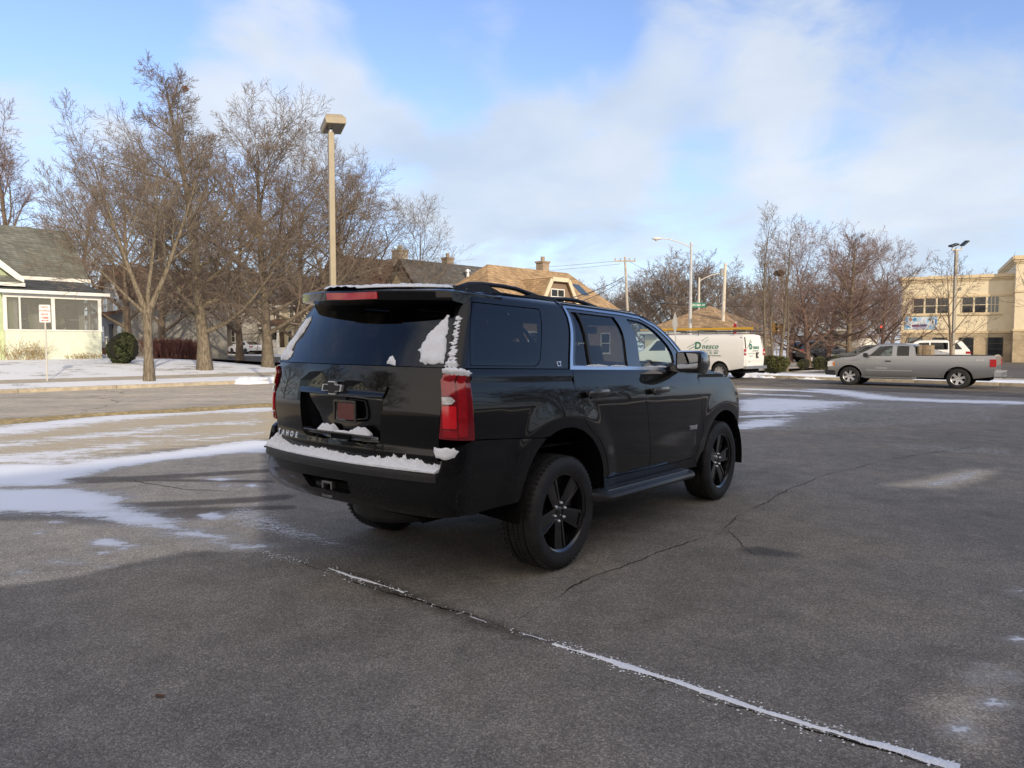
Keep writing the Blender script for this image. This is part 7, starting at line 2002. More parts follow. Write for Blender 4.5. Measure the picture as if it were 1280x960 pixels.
# green street-name sign on its mast
Y = 50.0; sx0 = ux(862, Y); t = empty('street_name_sign', (sx0 + .62, Y, zv(381.5, Y)), 0, 'green street-name sign fixed to the tall silver lamp', 'street sign')
m = MB(); m.prism(round_poly([(-.50, -.17), (.50, -.17), (.50, .17), (-.50, .17)], .04), -.012, .012, 'y'); pl = m.build('sign_plate', simple('sign_green', (.005, .22, .13), rough=.4), t)
M_SIGNW = simple('sign_white', (.72, .72, .70), rough=.5)
text_mesh('lettering', 'N 28th ST', .20, M_SIGNW, pl, frame_matrix((0, -.014, 0), (1, 0, 0), (0, 0, 1)), extrude=.003, bold=.006)
m = MB(); m.box(-.60, -.48, -.02, .02, -.10, .10); m.build('clamp', M_GALV, t)
# back of a diamond sign
Y = 30.5; x = ux(843, Y); t = empty('diamond_sign', (x, Y, 0), radians(62), 'back of a grey diamond-shaped road sign on a thin post, over the SUV mirror', 'road sign')
zc = zv(404, Y); m = MB(); h = .50; m.prism([(-h, zc), (0, zc - h), (h, zc), (0, zc + h)], -.004, .004, 'y'); m.build('sign_plate', simple('sign_back', (.50, .49, .47), rough=.45, metal=.4), t)
m = MB(); m.box(-.025, .025, -.05, -.005, -.3, zc + .35); m.build('post', M_GALV, t)
# no-stopping sign on the lawn
Y = 26.9; x = ux(58.5, Y); zb = hgt(x, Y); t = empty('parking_sign', (x, Y, zb), radians(24), 'narrow white no-stopping sign with red letters on a thin post in the lawn', 'road sign')
z0, z1 = zv(403, Y) - zb, zv(381, Y) - zb
m = MB(); m.prism(round_poly([(-.18, z0), (.18, z0), (.18, z1), (-.18, z1)], .035), -.03, -.024, 'y'); pl = m.build('sign_plate', M_SIGNW, t)
M_SR = simple('sign_red', (.42, .02, .03), rough=.5)
hh_ = (z1 - z0)
for k, (tx, sz) in enumerate((('NO', .13), ('STOPPING', .072), ('ANY', .12), ('TIME', .12))):
    text_mesh('lettering', tx, sz, M_SR, pl, frame_matrix((0, -.032, z1 - hh_ * (.15 + .20 * k)), (1, 0, 0), (0, 0, 1)), extrude=.002, bold=.002)
m = MB(); zz = z0 + hh_ * .10; m.prism([(-.13, zz), (-.06, zz - .03), (-.06, zz - .01), (.06, zz - .01), (.06, zz - .03), (.13, zz), (.06, zz + .03), (.06, zz + .01), (-.06, zz + .01), (-.06, zz + .03)], -.034, -.030, 'y'); m.build('arrow', M_SR, pl)
m = MB(); m.box(-.025, .025, -.023, .015, -.4, z1 - .02); m.build('post', simple('post_grey', (.42, .41, .38), rough=.5, metal=.3), t)
# utility poles
def util_pole(u, Y, vtop, label, r=.15, cross=True, lean=0.0, mat=M_POLEW):
    x = ux(u, Y); zt = zv(vtop, Y); t = empty('utility_pole', (x, Y, 0), 0, label, 'utility pole')
    m = MB(); m.tube([(lean, 0, -.2), (0, 0, zt)], [r * 1.2, r * .8], 10); m.build('pole', mat, t)
    if cross:
        m = MB(); m.box(-1.0, 1.0, -.06, .06, zt - .45, zt - .33); m.build('cross_arm', mat, t)
        m = MB()
        for a in (-.9, -.4, .4, .9): m.tube([(a, 0, zt - .33), (a, 0, zt - .12)], .05, 6)
        m.build('insulator', simple('insulator', (.30, .28, .26), rough=.4), t)
    return t, x, zt
util_pole(780, 66, 321, 'utility pole with a cross-arm and sagging wires, leaning over the SUV roof', .12, True, .55)
t, xw, zw = util_pole(904.5, 62, 329, 'pale wooden utility pole with no cross-arm, right of the silver street lamp', .15, False, -.2, M_CONCP)
m = MB(); m.lathe([(0, zw - 1.15), (.16, zw - 1.13), (.17, zw - .5), (.0, zw - .42)], 12, 'z', Matrix.Translation((-.30, 0, 0))); m.box(-.3, .0, -.04, .04, zw - .9, zw - .75); m.build('transformer', simple('transformer_grey', (.30, .31, .31), rough=.5), t)
util_pole(975, 70, 345, 'grey pole behind the slender tree that carries the nest', .12, False, .1, M_CONCP)
# wires
def wire(a, b, sag, label, r=.014):
    n = 14; a = Vector(a); b = Vector(b); pts = []
    for i in range(n + 1):
        t_ = i / n; p = a.lerp(b, t_); p.z -= sag * 4 * t_ * (1 - t_); pts.append(p)
    m = MB(); m.tube(pts, r, 4); return tag(m.build('overhead_wire', M_CABLE), label, 'wire', 'overhead wires')
Yp = 66
for k, (v, dv_, sg, lb) in enumerate(((326, -2, .5, 'topmost thin wire running from the leaning utility pole'), (330, 3, .6, 'second thin wire running from the leaning utility pole'))):
    wire((ux(774, Yp), Yp, zv(v, Yp)), (-30, 74, zv(v + 22, 74)), sg, lb + ' to the left', .012)
wire((ux(779, Yp), Yp, zv(346, Yp)), (ux(690, 45), 45, zv(377, 45)), .3, 'heavy cable sloping from the leaning utility pole down behind the SUV', .03)
wire((ux(779, Yp), Yp, zv(349, Yp)), (ux(700, 40), 40, zv(384, 40)), .3, 'lower heavy cable sloping from the leaning utility pole behind the SUV', .025)
wire((ux(784, Yp), Yp, zv(326, Yp)), (ux(860, 96), 96, zv(352, 96)), .5, 'thin wire running right from the leaning utility pole', .014)
wire((ux(784, Yp), Yp, zv(376, Yp)), (ux(1010, 80), 80, zv(381, 80)), .35, 'low level wire crossing behind the green street sign', .025)
wire((ux(904, 62), 62, zv(374, 62)), (ux(975, 44), 44, zv(425, 44)), .0, 'steep guy wire running right from the pale wooden pole', .014)
wire((ux(904, 62), 62, zv(368, 62)), (ux(985, 40), 40, zv(430, 40)), .0, 'second steep guy wire running right from the pale wooden pole', .014)
# far lot lamp with two floodlights
Y = 41; x = ux(1190.5, Y); zt = zv(313, Y); t = empty('flood_lamp_post', (x, Y, 0), 0, 'thin lamp post with two floodlights in front of the cream building', 'lamp post')
m = MB(); m.box(-.07, .07, -.07, .07, -.2, zt); m.build('pole', simple('pole_grey_tan', (.30, .27, .22), rough=.5), t)
m = MB(); m.box(-.28, .32, -.05, .05, zt, zt + .07); m.tube([(-.24, 0, zt + .07), (-.24, 0, zt + .22)], .03, 6); m.tube([(.28, 0, zt + .07), (.30, 0, zt + .25)], .03, 6); m.build('bracket', simple('bracket_pale', (.5, .47, .42), rough=.5), t)
M_FL = simple('flood_black', (.03, .03, .03), rough=.4)
for a, an in ((-.16, 18), (.46, 40)):
    m = MB(); Mx = Matrix.Translation((a, 0, zt + .29 + (.12 if a > 0 else 0))) @ Matrix.Rotation(radians(-an), 4, 'Y') @ Matrix.Rotation(radians(12), 4, 'X'); m.box(-.22, .22, -.17, .17, -.045 if a < 0 else -.03, .06 if a < 0 else .03, Mx); m.build('floodlight', M_FL, t, bevel=.01)
# traffic lights
M_YEL = simple('signal_yellow', (.50, .27, .03), rough=.5)
def signal(u, Y, v0, v1, label, faces=1, mat=M_YEL, lit=None, zg=0.0, ped=False):
    x = ux(u, Y); t = empty('traffic_light', (x, Y, zg), radians(20), label, 'traffic light'); z1 = zv(v0, Y) - zg; z0 = zv(v1, Y) - zg
    m = MB(); m.tube([(0, .16, -.2), (0, .16, z1 + .1)], .055, 8); m.build('post', M_GALV, t)
    for k in range(faces):
        xo = (k - (faces - 1) / 2) * .62; w = .17
        m = MB(); m.box(xo - w, xo + w, -.12, .12, z0, z1); hs = m.build('housing', mat, t, bevel=.02)
        nl = 1 if ped else 3; st = (z1 - z0) / nl
        for i in range(nl):
            zc = z0 + st * (i + .5); m = MB()
            m.lathe([(.0, -.135), (.11, -.13), (.11, -.12)], 14, 'y', Matrix.Translation((xo, 0, zc)))
            on = lit is not None and i == lit
            if on:
                mm, nt_, b_ = nodes_of('signal_red_lit'); b_.inputs['Emission Color'].default_value = (1, .07, .03, 1); b_.inputs['Emission Strength'].default_value = 1.2; b_.inputs['Base Color'].default_value = (.6, .03, .02, 1)
            m.build('signal_lens', mm if on else simple('lens_off', (.03, .02, .015), rough=.2), hs)
            m = MB(); m.box(xo - .13, xo + .13, -.28, -.121, zc + .11, zc + .135); m.build('visor', M_FL, hs)
    return t
signal(972.5, 52, 404, 419, 'pair of yellow traffic light housings behind the slender trees', 2)
signal(1098.5, 52, 407, 417, 'traffic light with a red lamp lit, left of the cream building banner', 1, M_FL, 2)
# red and white pennant sign beyond the van
Y = 58; t = empty('feather_flag', (ux(917, Y), Y, 0), .3, 'small red and white feather flag beyond the van roof ladder', 'flag')
zt, z0 = zv(402, Y), zv(418, Y)
m = MB(); m.prism([(-.28, z0 - .8), (.18, z0 - .8), (.26, zt - .1), (.14, zt), (-.02, zt - .12)], -.01, .01, 'y'); m.build('flag_cloth', simple('flag_red', (.50, .02, .03), rough=.7), t)
m = MB(); m.prism([(-.29, z0 - .55), (.19, z0 - .55), (.21, z0 + .05), (-.20, z0 + .05)], -.016, .016, 'y'); m.prism([(.02, zt - .16), (.25, zt - .14), (.14, zt + .02)], -.016, .016, 'y'); m.build('flag_panel', M_SIGNW, t)
m = MB(); m.tube([(.22, 0, -.1), (.24, 0, zt)], .025, 6); m.build('post', M_GALV, t)
# low white sheds and fence far behind the slender trees
Y = 62; t = empty('white_shed', (ux(985, Y), Y, .1), -R45, 'low white shed behind the slender trees', 'shed')
m = MB(); m.box(0, 6, 0, 4, -.2, 2.1); m.build('wall', M_WHITE, t); m = MB(); m.box(-.2, 6.2, -.25, 4.2, 2.102, 2.3); m.build('roof', S_GRY, t)
m = MB(); m.box(1, 2.2, -.03, -.004, .1, 1.8); m.build('shed_door', simple('shed_grey', (.3, .3, .3), rough=.6), t)
Y = 60; t = empty('notice_board', (ux(1047, Y), Y, .1), -R45 * .5, 'white-framed notice board behind the dense pyramid tree', 'notice board')
zt, z0 = zv(413, Y), zv(430, Y); w = 30 / FPX * Y / 2
m = MB(); m.box(-w, w, -.05, .05, zt - .14, zt); m.box(-w, w, -.05, .05, z0, z0 + .14); m.box(-w, -w + .14, -.05, .05, z0 + .142, zt - .142); m.box(w - .14, w, -.05, .05, z0 + .142, zt - .142); m.build('board_frame', M_WHITE, t)
m = MB(); m.box(-w + .141, w - .141, -.01, .01, z0 + .142, zt - .142); m.build('board_face', simple('board_face', (.25, .24, .20), rough=.3, coat=.4), t)
for a in (-w + .1, w - .1):
    m = MB(); m.box(a - .05, a + .05, -.04, .04, -.3, z0 - .003); m.build('post', M_WHITE, t)
# board fence behind the round evergreen
Y = 52; t = empty('board_fence', (ux(170, Y), Y, hgt(ux(170, Y), Y)), R45, 'grey weathered board fence beside the tan house', 'fence')
m = MB()
for k in range(13): m.box(k * .19, k * .19 + .175, -.012, .012, 0, 1.35 + .03 * (k % 2))
m.build('board_panel', simple('fence_grey', (.33, .29, .23), rough=.9, var=.2, scale=6), t)
for a in (0, 2.4):
    m = MB(); m.box(a - .05, a + .05, .014, .11, -.2, 1.3); m.build('post', M_POLEW, t)
# ------------------------------------------------------------------ the other vehicles
M_TYRE2 = simple('tyre_plain', (.016, .016, .016), rough=.8, var=.3, scale=8)
M_ALLOY = simple('silver_alloy', (.52, .52, .53), rough=.35, metal=.7)
M_TINT = glass_mat('car_glass', (.16, .18, .18)); M_TINTC = glass_mat('car_glass_clear', (.45, .52, .50))
M_LAMPR = simple('tail_red', (.42, .012, .016), rough=.15, coat=.8); M_LAMPW = simple('lamp_white', (.65, .65, .66), rough=.15, coat=.8); M_AMBER = simple('lamp_amber', (.55, .18, .02), rough=.2, coat=.5)
M_UNDER = simple('underside', (.010, .010, .010), rough=.95, spec=.1)

def paint(name, col, metal=0.0, rough=.32, dirt=.3):
    m, nt, b = nodes_of(name); L = nt.links
    b.inputs['Metallic'].default_value = metal; b.inputs['Roughness'].default_value = rough; b.inputs['Coat Weight'].default_value = .8; b.inputs['Coat Roughness'].default_value = .05
    tc = N(nt, 'ShaderNodeTexCoord'); sx = N(nt, 'ShaderNodeSeparateXYZ'); L.new(tc.outputs['Object'], sx.inputs[0])
    no = N(nt, 'ShaderNodeTexNoise', i_Scale=4.0, i_Detail=6.0, i_Roughness=.7); L.new(tc.outputs['Object'], no.inputs['Vector'])
    mr = N(nt, 'ShaderNodeMapRange'); mr.inputs[1].default_value = 1.1; mr.inputs[2].default_value = .35; mr.inputs[3].default_value = 0; mr.inputs[4].default_value = dirt * 2; L.new(sx.outputs['Z'], mr.inputs[0])
    mu = N(nt, 'ShaderNodeMath', operation='MULTIPLY'); mu.use_clamp = True; L.new(mr.outputs[0], mu.inputs[0]); L.new(no.outputs['Fac'], mu.inputs[1])
    mx = N(nt, 'ShaderNodeMix', data_type='RGBA'); L.new(mu.outputs[0], mx.inputs[0]); mx.inputs[6].default_value = (*col, 1); mx.inputs[7].default_value = (.16, .145, .125, 1)
    L.new(mx.outputs[2], b.inputs['Base Color'])
    return m

def car_body(t, top, glass_seg, open_seg, zb, arches, W, holes, mat, side_glass, step=.12, hole_mats=None):
    """shell from a side outline: two flanks with cut windows and wheel arches, and the skin that joins them"""
    bot = []
    for (ax, az, ar) in sorted(arches, key=lambda a: -a[0]):
        k = math.sqrt(max(ar * ar - (zb - az) ** 2, .01)); a0 = math.degrees(math.atan2(zb - az, k)); 
        bot += arc(ax, az, ar, a0, 180 - a0, 12)
    poly = [(x + 20, z) for x, z in top + bot]
    hl = [[(x + 20, z) for x, z in round_poly(h, .03)] for h in holes]
    def fn(U, z, off=0):
        U = np.asarray(U, float); z = np.asarray(z, float); s = np.where(U < 0, 1, -1)
        def P(U, z): return np.stack([np.abs(U) - 20, s * W(z), z], -1)
        p = P(U, z); e = .002; du = P(U + e, z) - P(U - e, z); dz = P(U, z + e) - P(U, z - e)
        n = np.cross(du, dz); n /= np.linalg.norm(n, axis=-1, keepdims=True)
        return p, n
    t_fn = fn
    for mir in (False, True):
        panel('side_panel', mat, t, fn, poly, hl, step=step, thick=.04, mirror=mir)
        for k, h in enumerate(hl):
            panel('side_window', (hole_mats or {}).get(k, side_glass), t, fn, h, step=.2, thick=.004, off=-.012, mirror=mir)
    # skin
    m = MB(); gl = []
    K = [-1, -.9, -.6, -.2, .2, .6, .9, 1]
    def row(i):
        x, z = top[i]; w_ = float(W(np.array(z)))
        return [(x, w_ * k, z + (.035 * (1 - k * k) if z > 1.0 else 0)) for k in K], [(x + (0), w_ * k, z) for k in K]
    for i in range(len(top) - 1):
        if i in open_seg: continue
        a, _ = row(i); b, _ = row(i + 1)
        dx, dz = top[i + 1][0] - top[i][0], top[i + 1][1] - top[i][1]
        # bow the upright ends outwards
        for j in range(len(K) - 1):
            q = [a[j], a[j + 1], b[j + 1], b[j]]
            if i in glass_seg and 0 < j < len(K) - 2: gl.append((i, q)); continue
            m.quad(*q)
    m.smooth = True
    if open_seg:
        mt_ = MB(); cut = min(open_seg); n_t = cut * (len(K) - 1)
        for f in m.f[:n_t]: mt_.add([m.v[i] for i in f], [(0, 1, 2, 3)])
        mt_.smooth = True; mt_.build('tailgate', mat, t, angle=35)
        mb_ = MB()
        for f in m.f[n_t:]: mb_.add([m.v[i] for i in f], [(0, 1, 2, 3)])
        m = mb_; m.smooth = True
    sk = m.build('body', mat, t, angle=35)
    by = {}
    for i, q in gl: by.setdefault(i, []).append(q)
    for i, qs in by.items():
        m = MB(); [m.quad(*q) for q in qs]; m.build('windscreen' if top[i][0] > 1.2 else 'rear_window', M_TINT, t, fix=False)
    return fn

def road_wheel(t, x, y, R, w, rim_mat, spokes=6, rr=.62):
    o = 1 if y > 0 else -1
    e = empty('wheel', (x, y, R)); e.parent = t
    m = MB(); m.lathe([(R * rr, w * .5), (R * .80, w * .54), (R * .94, w * .47), (R, w * .36), (R, -w * .36), (R * .94, -w * .47), (R * rr, -w * .5)], 32, 'y'); m.build('tyre', M_TYRE2, e, angle=30)
    m = MB(); r = R * rr
    m.lathe([(r * 1.02, o * w * .48), (r * .96, o * w * .44), (r * .88, o * w * .1), (r * .88, -o * w * .4)], 32, 'y')
    m.lathe([(0, o * w * .36), (r * .22, o * w * .34), (r * .26, o * w * .2)], 20, 'y')
    for k in range(spokes):
        A = Matrix.Rotation(2 * pi * k / spokes + .3, 4, 'Y'); wd = r * .17
        m.add([(r * .15, o * w * .34, -wd), (r * .95, o * w * .40, -wd * 1.25), (r * .95, o * w * .40, wd * 1.25), (r * .15, o * w * .34, wd), (r * .15, o * w * .18, -wd), (r * .95, o * w * .2, -wd * 1.25), (r * .95, o * w * .2, wd * 1.25), (r * .15, o * w * .18, wd)],
              [(0, 1, 2, 3), (7, 6, 5, 4), (0, 4, 5, 1), (1, 5, 6, 2), (2, 6, 7, 3), (3, 7, 4, 0)], A)
    m.build('rim', rim_mat, e, angle=30)
    m = MB(); m.lathe([(0, o * w * .12), (r * .87, o * w * .10)], 24, 'y'); m.build('brake_drum', M_UNDER, e)
    return e
def hpanel(t, name, mat, fn, poly, off=.004, thick=.01, step=.12, mirror=None):
    for mir in ((False, True) if mirror is None else (mirror,)):
        panel(name, mat, t, fn, [(x + 20, z) for x, z in poly], step=step, off=off, thick=thick, mirror=mir)

# --- grey pickup
P_GREY = paint('pickup_grey', (.31, .315, .325), .6, .30, .25)
pk = empty('grey_pickup', (16.95, 26.55, .005), radians(140), 'dirty grey extended-cab pickup parked along the street in front of the cream building', 'pickup truck')
pk.scale = (.93, .95, .91)
Wp = pchip([.3, .6, .9, 1.15, 1.30, 1.75, 1.85], [.90, .965, .985, .98, .955, .80, .72])
top = [(-1.20, .52), (-1.22, .95), (-1.20, 1.31), (-1.16, 1.345), (1.44, 1.315), (1.50, 1.33), (1.56, 1.66), (1.66, 1.775), (1.95, 1.815), (2.75, 1.81), (2.93, 1.765), (3.78, 1.275), (3.95, 1.235), (4.55, 1.165), (4.80, 1.09), (4.86, .95), (4.88, .62), (4.80, .46), (4.55, .42)]
ARCH = [(0, .40, .50), (4.0, .40, .50)]
wins = [[(2.37, 1.30), (3.28, 1.285), (3.16, 1.38), (2.86, 1.70), (2.37, 1.73)], [(1.74, 1.31), (2.20, 1.305), (2.20, 1.73), (1.76, 1.72)]]
fn = car_body(pk, top, {10}, {3, 4, 5}, .42, ARCH, Wp, wins, P_GREY, M_TINT, hole_mats={0: M_TINTC})
hpanel(pk, 'front_door', P_GREY, fn, round_poly([(2.30, .50), (3.38, .50), (3.40, 1.26), (2.30, 1.285)], .04), .006)
hpanel(pk, 'rear_door', P_GREY, fn, round_poly([(1.60, .50), (2.27, .50), (2.27, 1.285), (1.60, 1.30)], .04), .005)
hpanel(pk, 'rub_strip', simple('strip_grey', (.34, .34, .34), rough=.4), fn, [(1.62, .665), (3.36, .665), (3.36, .70), (1.62, .70)], .016)
for (cx_, ) in ((0,), (4.0,)):
    a = arc(cx_, .40, .57, 8, 172, 14); b = arc(cx_, .40, .50, 8, 172, 14)[::-1]
    hpanel(pk, 'arch_flare', P_GREY, fn, a + b, .014, .015, .06)
rear_glass = MB(); rear_glass.add([(1.515, y, z) for y, z in ((-.72, 1.38), (.72, 1.38), (.62, 1.70), (-.62, 1.70))], [(0, 1, 2, 3)]); rear_glass.build('rear_window', M_TINT, pk)
m = MB(); m.add([(1.51, -.95, .60), (1.51, .95, .60), (1.53, .95, 1.33), (1.53, -.95, 1.33)], [(0, 1, 2, 3)]); m.add([(1.53, -.95, 1.33), (1.53, .95, 1.33), (1.535, .80, 1.37), (1.535, -.80, 1.37)], [(0, 1, 2, 3)]); m.add([(1.53, -.80, 1.71), (1.53, .80, 1.71), (1.62, .78, 1.77), (1.62, -.78, 1.77)], [(0, 1, 2, 3)])
for s in (-1, 1): m.add([(1.532, s * .74, 1.36), (1.532, s * .955, 1.32), (1.56, s * .82, 1.72), (1.56, s * .62, 1.72)], [(0, 1, 2, 3)])
m.build('cab_back', P_GREY, pk, fix=False)
m = MB()
m.box(-1.15, 1.48, -.80, .80, .70, .74); m.box(-1.15, 1.48, -.86, -.80, .70, 1.30); m.box(-1.15, 1.48, .80, .86, .70, 1.30); m.box(-1.17, -1.12, -.86, .86, .70, 1.28); m.build('cargo_bed', simple('bed_liner', (.03, .03, .03), rough=.8), pk)
m = MB()
for s in (-1, 1): m.box(-1.15, 1.46, s * .885 - .045, s * .885 + .045, 1.325, 1.35)
m.build('bed_rail_cap', M_PLASTIC, pk, bevel=.008)
m = MB(); m.box(-1.0, 4.6, -.72, .72, .34, .72); m.box(1.6, 4.6, -.88, .88, .74, 1.08); m.build('underbody', M_UNDER, pk)
m = MB(); m.box(2.0, 2.2, -.7, .7, 1.0, 1.55); m.box(2.6, 3.3, -.8, .8, 1.08, 1.2); m.build('seat_bench', M_CABIN, pk)
for s in (-1, 1):
    m = MB(); m.prism(round_poly([(-1.235, .90), (-1.02, .90), (-1.02, 1.21), (-1.235, 1.21)], .03), s * .90, s * 1.0, 'y'); m.build('tail_lamp', M_LAMPR, pk, bevel=.015)
    m = MB(); m.prism([(4.62, .82), (4.90, .80), (4.89, 1.04), (4.62, 1.06)], s * .72, s * .99, 'y'); m.build('headlamp', M_LAMPW, pk, bevel=.015)
    m = MB(); m.box(4.60, 4.68, s * .962, s * .995, .84, 1.02); m.build('side_marker', M_AMBER, pk)
    m = MB(); m.prism(round_poly([(3.26, 1.24), (3.42, 1.25), (3.42, 1.42), (3.28, 1.42)], .03), s * 1.02, s * 1.2, 'y'); m.box(3.3, 3.38, s * .93, s * 1.03, 1.28, 1.36); m.build('wing_mirror', M_PLASTIC, pk, bevel=.01)
    m = MB(); m.box(2.40, 2.62, s * .985, s * 1.03, 1.06, 1.105); m.build('handle', M_PLASTIC, pk, bevel=.01)
    m = MB(); m.tube([(1.45, s * 1.0, .40), (1.6, s * 1.05, .37), (3.35, s * 1.05, .37), (3.5, s * 1.0, .40)], .045, 8); m.build('step_bar', simple('step_grey', (.16, .16, .16), rough=.4, metal=.5), pk)
m = MB(); m.prism(round_poly([(-1.42, .50), (-1.16, .50), (-1.16, .74), (-1.42, .72)], .03), -.98, .98, 'y'); m.build('rear_bumper', simple('bumper_chrome', (.5, .5, .5), rough=.25, metal=.9), pk, bevel=.02)
m = MB(); m.tube([(-1.36, 0, .45), (-1.62, 0, .47), (-1.66, 0, .52)], .03, 6); m.build('tow_ball', M_STEEL, pk)
m = MB(); m.prism(round_poly([(4.58, .42), (4.98, .44), (5.0, .70), (4.58, .72)], .04), -.97, .97, 'y'); m.build('front_bumper', M_PLASTIC, pk, bevel=.02)
m = MB(); m.box(4.86, 4.905, -.68, .68, .74, 1.03); m.build('grille', M_PLASTIC, pk)
for x in (0, 4.0):
    for s in (-1, 1): road_wheel(pk, x, s * .84, .405, .26, M_ALLOY, 6)
def car_text(t, body, x, z, size, mat, W, side=1, bold=.002, name='badge'):
    y = side * float(W(np.array(z))) ; text_mesh(name, body, size, mat, t, frame_matrix((x, y + side * .012, z), (-side, 0, 0), (0, 0, 1)), extrude=.003, bold=bold)
car_text(pk, '4X4', -.70, 1.16, .15, M_LAMPW, Wp); car_text(pk, 'SILVERADO', 2.75, .78, .085, simple('badge_grey', (.5, .5, .5), rough=.4), Wp, bold=.001)
# load behind the cab
t = empty('wooden_crate', (0, 0, 0), 0, 'weathered tan wooden box standing in the pickup bed behind the cab', 'crate')
t.location = pk.location + Matrix.Rotation(radians(140), 3, 'Z') @ Vector((1.12, .38, .66)); t.rotation_euler = (0, 0, radians(140))
m = MB()
for k in range(5): m.box(-.20, .20, -.35, .35, .002 + k * .19, .18 + k * .19)
m.build('box_side', simple('weathered_wood', (.33, .25, .16), rough=.9, var=.3, scale=5), t)
m = MB()
for a in (-.36, .36): m.box(-.05, .05, a - .012, a + .012, 0, .95)
m.build('box_batten', simple('batten_wood', (.26, .19, .12), rough=.9), t)

# --- white work van
P_WHITE = paint('van_white', (.80, .79, .76), 0, .35, .12)
vn = empty('white_van', (10.42, 33.77, .005), radians(135), 'white electrician work van with green lettering and a ladder rack, seen past the SUV mirror', 'van')
Wv = pchip([.3, .55, .9, 1.25, 1.6, 1.95, 2.05, 2.12], [.93, .985, 1.0, .995, .965, .90, .84, .70])
top = [(-1.20, .55), (-1.23, .9), (-1.21, 1.4), (-1.13, 1.95), (-1.06, 2.06), (-.95, 2.09), (1.0, 2.11), (3.0, 2.10), (3.3, 2.05), (3.42, 1.98), (4.22, 1.36), (4.35, 1.28), (4.9, 1.12), (5.02, 1.0), (5.06, .6), (4.95, .45), (4.6, .42)]
fn = car_body(vn, top, {9}, set(), .42, [(0, .40, .46), (3.94, .40, .46)], Wv, [[(2.95, 1.32), (3.95, 1.30), (3.5, 1.80), (3.0, 1.86)]], P_WHITE, M_TINT)
hpanel(vn, 'side_crease', P_WHITE, fn, [(-1.1, 1.045), (2.9, 1.045), (2.9, 1.07), (-1.1, 1.07)], .006)
hpanel(vn, 'side_panel', P_WHITE, fn, round_poly([(-1.0, 1.12), (.9, 1.12), (.9, 1.93), (-.98, 1.93)], .08), .005)
hpanel(vn, 'side_panel', P_WHITE, fn, round_poly([(.98, 1.12), (2.75, 1.12), (2.75, 1.93), (.98, 1.93)], .08), .005)
a = arc(0, .40, .53, 6, 174, 14); b = arc(0, .40, .46, 6, 174, 14)[::-1]; hpanel(vn, 'arch_flare', P_WHITE, fn, a + b, .012, .015, .06)
m = MB(); m.box(-1.1, 4.8, -.75, .75, .30, .7); m.box(-1.0, 3, -.9, .9, .72, 1.1); m.build('underbody', M_UNDER, vn)
for x in (0, 3.94):
    for s in (-1, 1): road_wheel(vn, x, s * .86, .375, .25, M_ALLOY, 8)
def rx(z): return float(np.interp(z, [.55, .9, 1.4, 1.95, 2.06], [-1.20, -1.23, -1.21, -1.13, -1.06]))
for s in (-1, 1):
    m = MB(); e = .02
    q = [(rx(z) - .03, s * y, z) for y, z in ((.02, .62), (.80, .62), (.80, 1.4), (.74, 1.85), (.62, 1.97), (.02, 1.98))]
    m.add(q + [(x + .06, y, z) for x, y, z in q], [tuple(range(6)), tuple(range(11, 5, -1))] + [(i, (i + 1) % 6, 6 + (i + 1) % 6, 6 + i) for i in range(6)]); d = m.build('rear_door', P_WHITE, vn, bevel=.015)
    if s == 1:
        pass
    m = MB(); m.box(-1.27, -1.10, s * .84, s * .985, 1.13, 1.42); lt = m.build('tail_lamp', M_LAMPR, vn, bevel=.02)
    m = MB(); m.box(-1.28, -1.12, s * .845, s * .992, 1.225, 1.29); m.build('reverse_lamp', M_LAMPW, lt)
    m = MB(); q = [(-1.235, .84), (-1.10, .84), (-1.02, .80), (-1.09, .79)]
    m.add([(-1.245, s * .84, 1.43), (-1.10, s * .985, 1.43), (-1.03, s * .90, 1.97), (-1.17, s * .80, 1.97), (-1.08, s * .84, 1.43), (-1.0, s * .98, 1.43), (-.98, s * .90, 1.97), (-1.0, s * .80, 1.97)], [(0, 1, 2, 3), (4, 7, 6, 5), (0, 4, 5, 1), (1, 5, 6, 2), (2, 6, 7, 3), (3, 7, 4, 0)]); m.build('corner_trim', M_PLASTIC, vn)
m = MB(); m.box(-1.30, -1.22, -.34, -.18, 1.0, 1.26); pl = m.build('plate_holder', simple('holder_dark', (.03, .03, .03), rough=.4), vn)
m = MB(); m.box(-1.312, -1.301, -.32, -.20, 1.05, 1.20); m.build('licence_plate', simple('plate_white', (.6, .6, .58), rough=.4), pl)
m = MB(); m.box(-1.40, -1.16, -.98, .98, .50, .64); m.build('rear_bumper', simple('bumper_chrome', (.5, .5, .5), rough=.25, metal=.9), vn, bevel=.02)
m = MB(); m.box(-1.05, -.99, -.12, .12, 2.07, 2.10); m.build('roof_marker', M_LAMPR, vn)
